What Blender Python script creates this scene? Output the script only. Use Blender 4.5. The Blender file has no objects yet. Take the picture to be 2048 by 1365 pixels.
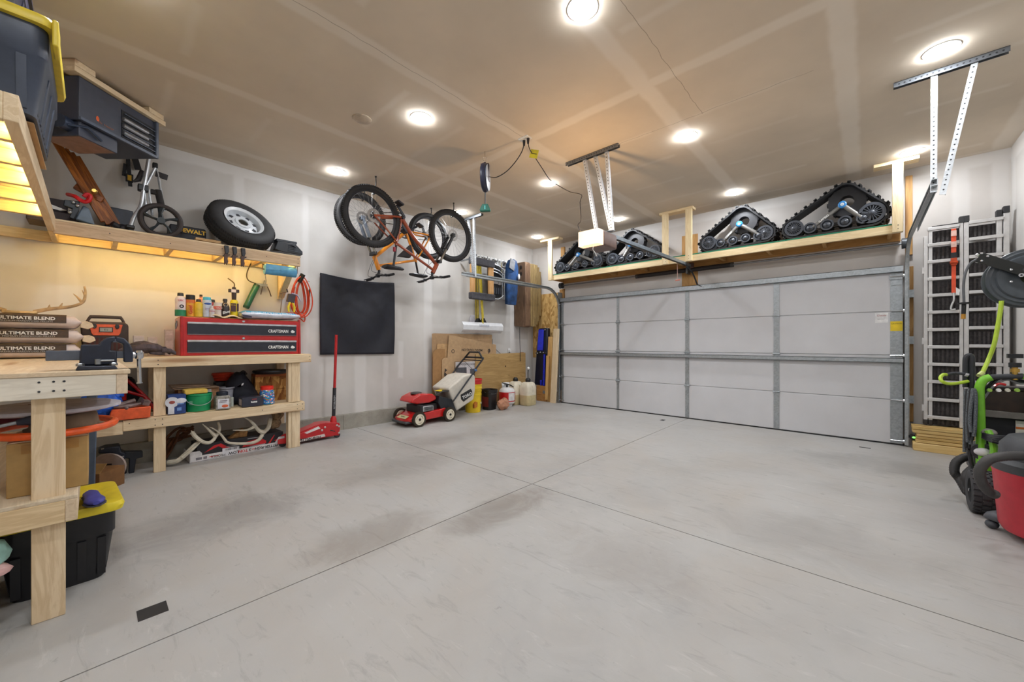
import bpy, bmesh, math, random
from mathutils import Vector, Matrix, Euler
random.seed(7)
SC = bpy.context.scene
COL = SC.collection
PI = math.pi
rad = math.radians

# ---------------------------------------------------------------- camera, world, exposure
CAM_H, FPX, YAW, HOR = 1.205, 771.05, rad(42.612), 687.63
cam = bpy.data.cameras.new('camera')
cam.sensor_width = 36.0
cam.lens = FPX / 2048 * 36.0
cam.shift_y = (HOR - 682.5) / 2048
cam.clip_start = 0.02
camo = bpy.data.objects.new('camera', cam)
COL.objects.link(camo)
camo.location = (0, 0, CAM_H)
camo.rotation_euler = (PI / 2, 0, YAW)
SC.camera = camo
world = bpy.data.worlds.new('world')
SC.world = world
world.use_nodes = True
world.node_tree.nodes['Background'].inputs[0].default_value = (1, 1, 1, 1)
world.node_tree.nodes['Background'].inputs[1].default_value = 0.0
SC.view_settings.view_transform = 'Standard'
SC.view_settings.look = 'None'
SC.view_settings.gamma = 1.0
SC.view_settings.use_curve_mapping = False
SC.view_settings.exposure = 0.0
LAMP_STRENGTH = 258.0      # the ceiling downlights' diffusers
STRIP_STRENGTH = 170.0     # warm strips under the shelves
OPENER_STRENGTH = 1.1     # the opener's light lens
try:
    SC.cycles.max_bounces = 8
    SC.cycles.diffuse_bounces = 5
    SC.cycles.sample_clamp_indirect = 6.0
    SC.cycles.caustics_reflective = False
    SC.cycles.caustics_refractive = False
except Exception:
    pass

# ---------------------------------------------------------------- where a sight line meets a plane of the room
_F = Vector((-math.sin(YAW), math.cos(YAW), 0))
_R = Vector((math.cos(YAW), math.sin(YAW), 0))
def at(u, v, **k):
    (a, val), = k.items()
    i = 'xyz'.index(a)
    d = _F + _R * ((u - 1024) / FPX) + Vector((0, 0, (HOR - v) / FPX))
    o = Vector((0, 0, CAM_H))
    return o + d * ((val - o[i]) / d[i])
def wy(u, x): return at(u, 600, x=x).y          # world y along a plane x = const
def wx(u, y): return at(u, 600, y=y).x

# ---------------------------------------------------------------- mesh builder
class MB:
    def __init__(s): s.bm = bmesh.new(); s.M = None; s.mi = 0
    def add(s, vs, fs):
        if s.M is not None: vs = [s.M @ Vector(v) for v in vs]
        bv = [s.bm.verts.new(v) for v in vs]
        for f in fs:
            try:
                fc = s.bm.faces.new([bv[i] for i in f]); fc.material_index = s.mi
            except ValueError: pass
        return s
    def box(s, x0, x1, y0, y1, z0, z1):
        vs = [(x, y, z) for z in (z0, z1) for y in (y0, y1) for x in (x0, x1)]
        return s.add(vs, [(0, 2, 3, 1), (4, 5, 7, 6), (0, 1, 5, 4), (2, 6, 7, 3), (0, 4, 6, 2), (1, 3, 7, 5)])
    def bx(s, c, sz, rot=(0, 0, 0)):
        m = Matrix.Translation(c) @ Euler(rot).to_matrix().to_4x4()
        h = [a / 2 for a in sz]
        vs = [m @ Vector((x * h[0], y * h[1], z * h[2])) for z in (-1, 1) for y in (-1, 1) for x in (-1, 1)]
        return s.add(vs, [(0, 2, 3, 1), (4, 5, 7, 6), (0, 1, 5, 4), (2, 6, 7, 3), (0, 4, 6, 2), (1, 3, 7, 5)])
    def bar(s, p0, p1, w, h, up=(0, 0, 1)):
        p0, p1 = Vector(p0), Vector(p1); d = (p1 - p0).normalized(); up = Vector(up)
        a = d.cross(up)
        if a.length < 1e-4: a = d.cross(Vector((0, 1, 0)))
        a.normalize(); b = a.cross(d).normalized()
        vs = [p + a * (i * w / 2) + b * (j * h / 2) for p in (p0, p1) for i, j in ((-1, -1), (1, -1), (1, 1), (-1, 1))]
        return s.add(vs, [(3, 2, 1, 0), (4, 5, 6, 7), (0, 1, 5, 4), (1, 2, 6, 5), (2, 3, 7, 6), (3, 0, 4, 7)])
    def ring_loft(s, rings, closed=False, caps=True, cyc=True):
        n = len(rings[0]); vs = [p for r in rings for p in r]; fs = []
        m = len(rings)
        for i in range(m if closed else m - 1):
            j = (i + 1) % m
            for k in range(n if cyc else n - 1):
                l = (k + 1) % n
                fs.append((i * n + k, i * n + l, j * n + l, j * n + k))
        if caps and not closed:
            fs.append(tuple(reversed(range(n)))); fs.append(tuple((m - 1) * n + k for k in range(n)))
        return s.add(vs, fs)
    def tube(s, pts, r, n=8, closed=False, caps=True, flat=1.0):
        pts = [Vector(p) for p in pts]; m = len(pts)
        rs = r if isinstance(r, (list, tuple)) else [r] * m
        rings = []; prev = None
        for i, p in enumerate(pts):
            if closed: t = pts[(i + 1) % m] - pts[i - 1]
            else: t = pts[min(i + 1, m - 1)] - pts[max(i - 1, 0)]
            if t.length < 1e-9: t = Vector((0, 0, 1))
            t.normalize()
            if prev is None:
                a = t.cross(Vector((0, 0, 1)))
                if a.length < 0.05: a = t.cross(Vector((0, 1, 0)))
            else: a = prev - t * prev.dot(t)
            a.normalize(); prev = a; b = t.cross(a)
            rings.append([p + a * (math.cos(k * 2 * PI / n) * rs[i]) + b * (math.sin(k * 2 * PI / n) * rs[i] * flat) for k in range(n)])
        return s.ring_loft(rings, closed, caps)
    def cyl(s, p0, p1, r, r2=None, n=16): return s.tube([p0, p1], [r, r if r2 is None else r2], n)
    def lathe(s, prof, o=(0, 0, 0), axis='z', n=24, closed=False):
        # prof: (radius, height) pairs along the axis
        o = Vector(o); rings = []
        ax = {'z': (Vector((1, 0, 0)), Vector((0, 1, 0)), Vector((0, 0, 1))), 'y': (Vector((1, 0, 0)), Vector((0, 0, -1)), Vector((0, 1, 0))),
              'x': (Vector((0, 1, 0)), Vector((0, 0, 1)), Vector((1, 0, 0)))}[axis]
        for r, h in prof:
            r = max(r, 1e-4)
            rings.append([o + ax[2] * h + ax[0] * (r * math.cos(k * 2 * PI / n)) + ax[1] * (r * math.sin(k * 2 * PI / n)) for k in range(n)])
        return s.ring_loft(rings, closed, not closed)
    def prism(s, poly, a0, a1, axis='y'):
        # poly in the two other axes, in order (x,z) for y, (y,z) for x, (x,y) for z
        def P(p, a): return {'y': (p[0], a, p[1]), 'x': (a, p[0], p[1]), 'z': (p[0], p[1], a)}[axis]
        n = len(poly)
        vs = [P(p, a0) for p in poly] + [P(p, a1) for p in poly]
        fs = [tuple(range(n)), tuple(reversed(range(n, 2 * n)))] + [(i, i + n, (i + 1) % n + n, (i + 1) % n) for i in range(n)]
        return s.add(vs, fs)
    def ball(s, c, r, n=12, m=8):
        r = (r, r, r) if not isinstance(r, (tuple, list)) else r
        rings = []
        for i in range(m + 1):
            t = PI * i / m; rr = max(math.sin(t), 1e-3)
            rings.append([(c[0] + r[0] * rr * math.cos(k * 2 * PI / n), c[1] + r[1] * rr * math.sin(k * 2 * PI / n), c[2] - r[2] * math.cos(t)) for k in range(n)])
        return s.ring_loft(rings)
    def torus(s, c, R, r, axis='y', n=32, m=8):
        ax = {'z': ((1, 0, 0), (0, 1, 0)), 'y': ((1, 0, 0), (0, 0, 1)), 'x': ((0, 1, 0), (0, 0, 1))}[axis]
        a, b = Vector(ax[0]), Vector(ax[1])
        return s.tube([Vector(c) + a * (R * math.cos(k * 2 * PI / n)) + b * (R * math.sin(k * 2 * PI / n)) for k in range(n)], r, m, closed=True)
    def jitter(s, amt, seed=0):
        rnd = random.Random(seed)
        for v in s.bm.verts: v.co += Vector((rnd.uniform(-amt, amt), rnd.uniform(-amt, amt), rnd.uniform(-amt, amt)))
        return s
    def obj(s, name, mats, parent=None, bevel=0, ang=35, loc=None, rot=None, sub=0, seg=2):
        bmesh.ops.recalc_face_normals(s.bm, faces=s.bm.faces)
        me = bpy.data.meshes.new(name); s.bm.to_mesh(me); s.bm.free()
        for m in (mats if isinstance(mats, (list, tuple)) else [mats]): me.materials.append(m)
        me.shade_smooth()
        if not sub: me.set_sharp_from_angle(angle=rad(ang))
        o = bpy.data.objects.new(name, me); COL.objects.link(o)
        if parent: o.parent = parent
        if loc is not None: o.location = loc
        if rot is not None: o.rotation_euler = rot
        if bevel:
            b = o.modifiers.new('edge', 'BEVEL'); b.width = bevel; b.segments = seg; b.limit_method = 'ANGLE'; b.angle_limit = rad(40)
        if sub:
            b = o.modifiers.new('round', 'SUBSURF'); b.levels = sub; b.render_levels = sub
        return o

def thing(name, label, cat, loc=(0, 0, 0), rz=0, group=None, rot=None):
    o = bpy.data.objects.new(name, None); COL.objects.link(o)
    o.empty_display_size = 0.05
    o.location = loc; o.rotation_euler = rot if rot else (0, 0, rz)
    return tag(o, label, cat, group)
def tag(o, label, cat, group=None):
    o['label'] = label; o['category'] = cat
    if group: o['group'] = group
    return o
def struct(o):
    o['kind'] = 'structure'; return o
LW = PI / 2          # things on the long wall: local x runs along the wall, local y into it
def arc(c, r, a0, a1, n, plane='xz'):
    out = []
    for i in range(n + 1):
        a = rad(a0 + (a1 - a0) * i / n); p, q = r * math.cos(a), r * math.sin(a)
        out.append({'xz': (c[0] + p, c[1], c[2] + q), 'xy': (c[0] + p, c[1] + q, c[2]), 'yz': (c[0], c[1] + p, c[2] + q)}[plane])
    return out
def curve(pts, k=6):
    # Catmull-Rom through the points
    P = [Vector(p) for p in pts]; P = [P[0] * 2 - P[1]] + P + [P[-1] * 2 - P[-2]]; out = []
    for i in range(1, len(P) - 2):
        for j in range(k):
            t = j / k; a, b, c, d = P[i - 1:i + 3]
            out.append(0.5 * ((2 * b) + (c - a) * t + (2 * a - 5 * b + 4 * c - d) * t * t + (3 * b - a - 3 * c + d) * t ** 3))
    return out + [P[-2]]
def text(s, size, mat, parent, loc, rot=(PI / 2, 0, 0), name='lettering', ext=0.0006, align='CENTER', sx=1.0, shear=0.0, bold=0.0):
    c = bpy.data.curves.new(name, 'FONT'); c.body = s; c.size = size; c.extrude = ext; c.align_x = align; c.align_y = 'CENTER'
    c.resolution_u = 2; c.shear = shear; c.offset = bold
    t = bpy.data.objects.new(name, c); COL.objects.link(t)
    dg = bpy.context.evaluated_depsgraph_get()
    me = bpy.data.meshes.new_from_object(t.evaluated_get(dg)); bpy.data.objects.remove(t)
    me.materials.clear(); me.materials.append(mat)
    o = bpy.data.objects.new(name, me); COL.objects.link(o); o.parent = parent; o.location = loc; o.rotation_euler = rot; o.scale = (sx, 1, 1)
    return o

# ---------------------------------------------------------------- materials
def lin(c):
    f = lambda v: (v / 255 / 12.92) if v <= 10.3 else ((v / 255 + 0.055) / 1.055) ** 2.4
    return (f(c[0]), f(c[1]), f(c[2]), 1)
class NT:
    def __init__(s, name):
        s.m = bpy.data.materials.new(name); s.m.use_nodes = True; s.t = s.m.node_tree
        s.b = s.t.nodes['Principled BSDF']
    def n(s, typ, **kw):
        nd = s.t.nodes.new(typ)
        for k, v in kw.items():
            if k.startswith('i_'): nd.inputs[k[2:].replace('_', ' ')].default_value = v
            else: setattr(nd, k, v)
        return nd
    def l(s, a, b): s.t.links.new(a, b)
    def math(s, op, a, b=None, c=None):
        nd = s.t.nodes.new('ShaderNodeMath'); nd.operation = op
        for i, v in enumerate((a, b, c)):
            if v is None: continue
            if isinstance(v, (int, float)): nd.inputs[i].default_value = v
            else: s.l(v, nd.inputs[i])
        return nd.outputs[0]
    def ramp(s, fac, stops):
        nd = s.n('ShaderNodeValToRGB'); e = nd.color_ramp.elements
        while len(e) < len(stops): e.new(0.5)
        for i, (p, c) in enumerate(stops): e[i].position = p; e[i].color = c if len(c) == 4 else lin(c)
        s.l(fac, nd.inputs[0]); return nd.outputs[0]
    def mix(s, fac, a, b, mode='MIX'):
        nd = s.n('ShaderNodeMix', data_type='RGBA', blend_type=mode)
        for i, v in ((0, fac), (6, a), (7, b)):
            if isinstance(v, (int, float)): nd.inputs[i].default_value = v
            elif isinstance(v, tuple): nd.inputs[i].default_value = v if len(v) == 4 else lin(v)
            else: s.l(v, nd.inputs[i])
        return nd.outputs[2]
    def coord(s, scale=(1, 1, 1), kind='Object'):
        tc = s.n('ShaderNodeTexCoord'); mp = s.n('ShaderNodeMapping'); mp.inputs['Scale'].default_value = scale
        s.l(tc.outputs[kind], mp.inputs[0]); return mp.outputs[0]
    def noise(s, vec, scale, detail=4, rough=0.55, dist=0.0):
        nd = s.n('ShaderNodeTexNoise'); nd.inputs['Scale'].default_value = scale; nd.inputs['Detail'].default_value = detail
        nd.inputs['Roughness'].default_value = rough; nd.inputs['Distortion'].default_value = dist
        s.l(vec, nd.inputs['Vector']); return nd.outputs['Fac']
    def bump(s, h, strength=0.3, dist=0.01):
        nd = s.n('ShaderNodeBump'); nd.inputs['Strength'].default_value = strength; nd.inputs['Distance'].default_value = dist
        s.l(h, nd.inputs['Height']); s.l(nd.outputs[0], s.b.inputs['Normal'])
    def base(s, c):
        if isinstance(c, tuple): s.b.inputs['Base Color'].default_value = c if len(c) == 4 else lin(c)
        else: s.l(c, s.b.inputs['Base Color'])
    def set(s, rough=0.5, metal=0.0, spec=0.5):
        s.b.inputs['Roughness'].default_value = rough; s.b.inputs['Metallic'].default_value = metal
        s.b.inputs['Specular IOR Level'].default_value = spec
_mats = {}
def mat(c, rough=0.5, metal=0.0, var=0.10, scale=18.0, bump=0.0, spec=0.5, coat=0.0):
    key = ('p', c, rough, metal, var, scale, bump, spec, coat)
    if key in _mats: return _mats[key]
    t = NT('paint_%d_%d_%d' % c); t.set(rough, metal, spec)
    v = t.coord(); f = t.noise(v, scale)
    lo = tuple(max(0, x * (1 - var)) for x in c); hi = tuple(min(255, x * (1 + var * 0.6)) for x in c)
    t.base(t.ramp(f, [(0.3, lo), (0.7, hi)]))
    if bump: t.bump(t.noise(v, scale * 6, 3), bump, 0.004)
    if coat: t.b.inputs['Coat Weight'].default_value = coat
    _mats[key] = t.m; return t.m
def emit(c, strength):
    key = ('e', c, strength)
    if key in _mats: return _mats[key]
    t = NT('light'); t.base((255, 255, 255))
    t.b.inputs['Emission Color'].default_value = lin(c); t.b.inputs['Emission Strength'].default_value = strength
    _mats[key] = t.m; return t.m
def wood(axis='x', lo=(196, 166, 122), hi=(230, 206, 168), dark=(150, 108, 68), rough=0.62, seed=0.0, fine=1.0):
    key = ('w', axis, lo, hi, dark, rough, seed, fine)
    if key in _mats: return _mats[key]
    t = NT('pine_wood'); t.set(rough, 0, 0.35)
    sc = {'x': (0.9, 9, 9), 'y': (9, 0.9, 9), 'z': (9, 9, 0.9)}[axis]
    sc = tuple(a * fine for a in sc)
    v = t.coord(sc)
    off = t.n('ShaderNodeVectorMath', operation='ADD'); t.l(v, off.inputs[0])
    oi = t.n('ShaderNodeObjectInfo'); cmb = t.n('ShaderNodeCombineXYZ'); r = t.math('MULTIPLY', oi.outputs['Random'], 40.0)
    for k in range(3): t.l(r, cmb.inputs[k])
    t.l(cmb.outputs[0], off.inputs[1]); v = off.outputs[0]
    g = t.noise(v, 1.6, 6, 0.6, 1.1)
    ring = t.math('SINE', t.math('MULTIPLY', g, 34.0)); ring = t.math('MULTIPLY_ADD', ring, 0.5, 0.5)
    c = t.ramp(t.math('MULTIPLY_ADD', g, 0.75, t.math('MULTIPLY', ring, 0.25)), [(0.25, lo), (0.75, hi)])
    vo = t.n('ShaderNodeTexVoronoi'); vo.inputs['Scale'].default_value = 0.62
    t.l(v, vo.inputs['Vector'])
    k = t.ramp(vo.outputs['Distance'], [(0.06, (1, 1, 1, 1)), (0.17, (0, 0, 0, 1))])
    t.base(t.mix(t.math('MULTIPLY', k, 0.8), c, dark)); t.bump(g, 0.12, 0.004)
    _mats[key] = t.m; return t.m
def osb(lo=(170, 128, 70), hi=(226, 190, 126), scale=26):
    key = ('osb', lo, hi, scale)
    if key in _mats: return _mats[key]
    t = NT('strand_board'); t.set(0.7, 0, 0.3); v = t.coord((1, 1, 0.45))
    vo = t.n('ShaderNodeTexVoronoi'); vo.inputs['Scale'].default_value = scale; t.l(v, vo.inputs['Vector'])
    sp = t.n('ShaderNodeSeparateColor'); t.l(vo.outputs['Color'], sp.inputs[0])
    t.base(t.ramp(sp.outputs[0], [(0.0, lo), (0.45, tuple((a + b) / 2 for a, b in zip(lo, hi))), (1.0, hi)])); t.bump(sp.outputs[1], 0.2, 0.003)
    _mats[key] = t.m; return t.m
def galv(c=(168, 174, 178), rough=0.45):
    key = ('g', c, rough)
    if key in _mats: return _mats[key]
    t = NT('galvanized_steel'); t.set(rough, 0.75, 0.5); v = t.coord()
    vo = t.n('ShaderNodeTexVoronoi'); vo.inputs['Scale'].default_value = 55; t.l(v, vo.inputs['Vector'])
    sp = t.n('ShaderNodeSeparateColor'); t.l(vo.outputs['Color'], sp.inputs[0])
    t.base(t.ramp(sp.outputs[0], [(0, tuple(x * 0.94 for x in c)), (1, tuple(min(255, x * 1.05) for x in c))]))
    _mats[key] = t.m; return t.m
BLACK = mat((26, 27, 30), 0.45); RUBBER = mat((30, 30, 32), 0.8, bump=0.2); DARK = mat((44, 46, 52), 0.5)
GREY = mat((92, 95, 100), 0.5); LGREY = mat((168, 170, 172), 0.45); WHITE = mat((232, 232, 230), 0.5, var=0.03)
CHROME = mat((205, 208, 212), 0.18, 1.0, 0.03); STEEL = mat((150, 154, 158), 0.35, 0.9); RED = mat((196, 28, 30), 0.32, var=0.05, coat=0.4)
YELLOW = mat((236, 204, 40), 0.45, var=0.05); ORANGE = mat((228, 96, 34), 0.5, var=0.06); BLUE = mat((40, 92, 190), 0.5)
CARD = mat((184, 146, 102), 0.85, var=0.07, scale=9); GALV = galv(); BRASS = mat((196, 160, 84), 0.35, 0.9)
WX, WY_, WZ = wood('x'), wood('y'), wood('z')
PLY = wood('x', (208, 182, 142), (228, 206, 170), (190, 156, 112), 0.65)
# ---------------------------------------------------------------- the room
XL, XR, YB, YD, ZC = -5.45, 1.13, -1.25, 6.60, 3.29
def drywall(name, ax, paper, mud, rects, soft=0.03, wob=0.05, tone=0.04, cracks=()):
    t = NT(name); t.set(0.92, 0, 0.15)
    tc = t.n('ShaderNodeTexCoord'); v0 = tc.outputs['Object']
    nz = t.n('ShaderNodeTexNoise'); nz.inputs['Scale'].default_value = 4.5; nz.inputs['Detail'].default_value = 5; t.l(v0, nz.inputs['Vector'])
    w = t.n('ShaderNodeVectorMath', operation='MULTIPLY_ADD'); t.l(nz.outputs['Color'], w.inputs[0])
    w.inputs[1].default_value = (wob, wob, wob); t.l(v0, w.inputs[2])
    w2 = t.n('ShaderNodeVectorMath', operation='SUBTRACT'); t.l(w.outputs[0], w2.inputs[0]); w2.inputs[1].default_value = (wob / 2,) * 3
    sep = t.n('ShaderNodeSeparateXYZ'); t.l(w2.outputs[0], sep.inputs[0])
    U, V = sep.outputs[ax[0]], sep.outputs[ax[1]]
    acc = None
    for r in rects:
        cu, cv, hu, hv = r[:4]; k = r[4] if len(r) > 4 else 1.0
        d = t.math('MAXIMUM', t.math('SUBTRACT', t.math('ABSOLUTE', t.math('SUBTRACT', U, cu)), hu),
                   t.math('SUBTRACT', t.math('ABSOLUTE', t.math('SUBTRACT', V, cv)), hv))
        mr = t.n('ShaderNodeMapRange', interpolation_type='SMOOTHSTEP'); t.l(d, mr.inputs[0])
        mr.inputs[1].default_value = -soft; mr.inputs[2].default_value = soft * 0.5; mr.inputs[3].default_value = k; mr.inputs[4].default_value = 0
        acc = mr.outputs[0] if acc is None else t.math('MAXIMUM', acc, mr.outputs[0])
    g = t.noise(v0, 1.1, 5); g2 = t.noise(v0, 60, 3)
    pc = t.ramp(g, [(0.3, tuple(x * (1 - tone) for x in paper)), (0.7, tuple(min(255, x * (1 + tone)) for x in paper))])
    fac = acc if acc is not None else 0.0
    fac = t.math('MULTIPLY', fac, t.math('MULTIPLY_ADD', t.noise(v0, 3, 4), 0.7, 0.45)) if acc is not None else 0.0
    col = t.mix(fac, pc, mud)
    for a, c, lo, hi in cracks:
        P, Q = (U, V) if a == 'u' else (V, U)
        ln_ = t.math('LESS_THAN', t.math('ABSOLUTE', t.math('SUBTRACT', P, c)), 0.0022)
        k = t.math('MULTIPLY', ln_, t.math('LESS_THAN', t.math('ABSOLUTE', t.math('SUBTRACT', Q, (lo + hi) / 2)), (hi - lo) / 2))
        col = t.mix(t.math('MULTIPLY', k, 0.6), col, (120, 104, 88))
    t.base(col); t.bump(g2, 0.05, 0.002)
    return t.m
# ceiling
JO = [0.43, 1.1, 1.75, 2.4, 3.73, 4.36, 5.0, 5.63, 6.27]
R = [(x, 2.7, h, 4.2, k) for x, h, k in ((-5.03, .055, .9), (-3.84, .06, .9), (-2.57, .075, .9), (-1.33, .075, .9), (-0.12, .075, 1.0))]
R += [(-2.2, 3.03, 3.4, 0.06, .9), (-5.42, 2.7, .06, 4.2, .7), (1.08, 2.7, .11, 4.2, .8), (-2.2, 6.57, 3.4, .05, .7)]
rr = random.Random(3)
for i, y in enumerate(JO):
    for c in (-4.45, -3.2, -1.95, -0.72, 0.5):
        if rr.random() < 0.78: R.append((c + rr.uniform(-.12, .12), y + rr.uniform(-.015, .015), rr.uniform(.26, .46), 0.035, rr.uniform(.3, .62)))
ceil_m = drywall('ceiling_drywall', (0, 1), (212, 199, 181), (228, 219, 206), R, cracks=(('u', -1.095, 2.0, 3.73), ('u', -2.555, .7, 2.95), ('v', 3.72, -2.0, -.3)))
wl_r = [(y, 1.7, h, 1.7, k) for y, h, k in ((-0.15, .07, .7), (1.17, .06, .9), (1.9, .045, .7), (2.65, .09, .8), (3.05, .05, .5), (3.83, .09, .9), (5.05, .06, .7), (5.95, .09, .9))]
wl_r += [(2.7, 3.25, 4.2, .085, .9), (2.7, 1.5, 4.2, .05, .35), (3.31, .95, .05, .3, .8), (1.55, .8, .08, .35, .5), (3.3, 1.65, .04, .12, .5), (6.5, 1.7, .07, 1.7, .8), (4.5, 1.85, .05, .4, .4), (2.35, 1.2, .04, .5, .5)]
wl_m = drywall('wall_drywall', (1, 2), (206, 203, 199), (224, 222, 220), wl_r, tone=0.05)
wd_r = [(x, 2.2, .07, 1.3, .8) for x in (-5.38, .78, 1.06)] + [(-2.2, 3.24, 3.4, .09, .8), (-2.2, 2.42, 3.4, .05, .5)]
wd_m = drywall('door_wall_drywall', (0, 2), (206, 201, 196), (222, 219, 216), wd_r)
wr_m = drywall('plain_drywall', (1, 2), (206, 203, 199), (224, 222, 220), [(y, 1.7, .07, 1.7, .8) for y in (0.4, 1.6, 2.8, 4.0, 5.2, 6.5)] + [(2.7, 3.2, 4.2, .09, .8)])
struct(MB().box(XL - .12, XR + .12, YB - .12, YD + .2, ZC, ZC + .1).obj('ceiling', ceil_m))
struct(MB().box(XL - .12, XL, YB - .12, YD + .2, 0, ZC).obj('wall_left', wl_m))
struct(MB().box(XR, XR + .12, YB - .12, YD + .2, 0, ZC).obj('wall_right', wr_m))
struct(MB().box(XL, XR, YB - .12, YB, 0, ZC).obj('wall_back', wr_m))
DX0, DX1, DZ = -4.575, 0.315, 2.13
w = MB(); w.box(XL, DX0 + .03, YD, YD + .14, 0, ZC); w.box(DX1 - .03, XR, YD, YD + .14, 0, ZC); w.box(DX0 + .03, DX1 - .03, YD, YD + .14, DZ, ZC)
struct(w.obj('wall_front', wd_m))
# floor: four slabs with saw-cut joints between them
def concrete():
    t = NT('floor_concrete'); t.set(0.5, 0, 0.35); v = t.coord()
    a = t.noise(v, 0.55, 6, 0.62, 0.4); b = t.noise(v, 2.4, 7, 0.68, 0.8); c = t.noise(v, 14, 6, 0.7); d = t.noise(t.coord((1.2, 5, 1)), 3.0, 5, 0.7, 1.2)
    base = t.ramp(a, [(0.3, (146, 144, 142)), (0.5, (169, 167, 164)), (0.7, (184, 182, 179))])
    base = t.mix(t.ramp(b, [(0.3, (0, 0, 0, 1)), (0.75, (1.00, 1.00, 1.00, 1))]), base, (178, 176, 173))
    warm = t.ramp(t.noise(v, 0.9, 5, 0.6, 1.0), [(0.45, (0, 0, 0, 1)), (0.85, (0.6, 0.6, 0.6, 1))])
    base = t.mix(warm, base, (170, 160, 148))
    st = t.ramp(d, [(0.3, (0.75, 0.75, 0.75, 1)), (0.44, (0, 0, 0, 1))])
    base = t.mix(t.math('MULTIPLY', st, 0.5), base, (134, 130, 126))
    sp = t.ramp(c, [(0.28, (0.90, 0.90, 0.90, 1)), (0.36, (0, 0, 0, 1))])
    base = t.mix(t.math('MULTIPLY', sp, 0.6), base, (120, 116, 112))
    lt = t.ramp(t.noise(t.coord((2.2, 9, 1)), 2.2, 6, 0.7, 0.6), [(0.6, (0, 0, 0, 1)), (0.74, (0.78, 0.78, 0.78, 1))])
    base = t.mix(t.math('MULTIPLY', lt, 0.55), base, (202, 200, 196))
    sx = t.n('ShaderNodeSeparateXYZ'); t.l(v, sx.inputs[0])
    def spot(cx, cy, hx, hy, k, col, base):
        # old oil and tyre stains, each with its own ragged outline
        d_ = t.math('ADD', t.math('POWER', t.math('ABSOLUTE', t.math('DIVIDE', t.math('SUBTRACT', sx.outputs[0], cx), hx)), 2.0), t.math('POWER', t.math('ABSOLUTE', t.math('DIVIDE', t.math('SUBTRACT', sx.outputs[1], cy), hy)), 2.0))
        d_ = t.math('ADD', d_, t.math('MULTIPLY_ADD', b, 3.2, -1.6))
        mr = t.n('ShaderNodeMapRange', interpolation_type='SMOOTHSTEP'); t.l(d_, mr.inputs[0]); mr.inputs[1].default_value = 1.3; mr.inputs[2].default_value = -.2; mr.inputs[3].default_value = 0; mr.inputs[4].default_value = k
        return t.mix(mr.outputs[0], base, col)
    for s_ in ((-1.95, 1.95, .2, .6, .6, (122, 113, 104)), (-2.3, 1.25, .25, .45, .5, (130, 121, 111)), (-3.4, 2.2, .4, .9, .4, (132, 124, 116)), (-3.3, .6, .45, .6, .55, (120, 117, 114)), (-4.0, 2.9, .35, .5, .35, (130, 122, 116)), (0.0, 5.3, .7, .45, .45, (130, 127, 124)), (-1.0, 2.0, .5, .3, .3, (138, 130, 122)), (-.2, 3.0, .6, .4, .3, (136, 130, 124))): base = spot(*s_, base)
    t.base(base)
    t.l(t.ramp(b, [(0.2, (0.42, 0.42, 0.42, 1)), (0.8, (0.62, 0.62, 0.62, 1))]), t.b.inputs['Roughness'])
    t.bump(t.math('MULTIPLY_ADD', c, 0.4, b), 0.08, 0.01)
    return t.m
fm = concrete(); jm = mat((70, 64, 58), 0.9)
JX, JY, G = -2.112, 2.55, 0.0035
w = MB()
for x0, x1 in ((XL - .1, JX - G), (JX + G, XR + .1)):
    for y0, y1 in ((YB - .1, JY - G), (JY + G, YD + .14)):
        w.box(x0, x1, y0, y1, -.1, 0)
w.mi = 1; w.box(XL - .1, XR + .1, YB - .1, YD + .14, -.12, -.012)
struct(w.obj('floor', [fm, jm]))
def curbm():
    t = NT('curb_concrete'); t.set(0.9, 0, 0.2); v = t.coord(); a = t.noise(v, 5, 6, 0.65); b = t.noise(v, 22, 4)
    base = t.ramp(a, [(0.3, (142, 138, 128)), (0.7, (172, 168, 158))])
    t.base(t.mix(t.ramp(b, [(0.27, (1.00, 1.00, 1.00, 1)), (0.34, (0, 0, 0, 1))]), base, (96, 90, 82))); t.bump(a, 0.2, 0.01); return t.m
CURB = curbm()
struct(MB().box(XL, XL + .075, YB, 2.368, 0, .205).box(XL, XL + .075, 2.372, YD, 0, .205).obj('baseboard_left', CURB))
struct(MB().box(XL, DX0 - .1, YD - .06, YD, 0, .205).obj('baseboard_front', CURB))
# jambs and header board around the garage door
w = MB(); w.box(DX1 + .025, DX1 + .092, YD - .04, YD, .28, 2.12); struct(w.obj('trim_1', wood('z', (150, 108, 60), (190, 148, 92), (100, 66, 34)), bevel=.002))
w = MB(); w.box(DX0 - .12, DX0 - .01, YD - .04, YD, .0, 2.33); struct(w.obj('trim_2', wood('z', (150, 108, 60), (190, 148, 92), (100, 66, 34)), bevel=.002))
struct(MB().box(-5.43, -4.72, YD - .012, YD, .9, 2.27).obj('trim_3', osb()))
# door casing far along the short wall
struct(MB().box(XR - .02, XR, 5.5, 5.6, 0, 2.1).box(XR - .02, XR, 4.6, 4.7, 0, 2.1).box(XR - .02, XR, 4.6, 5.6, 2.1, 2.2).box(XR - .008, XR, 4.7, 5.5, 0, 2.1).obj('door_2', WHITE))

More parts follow.
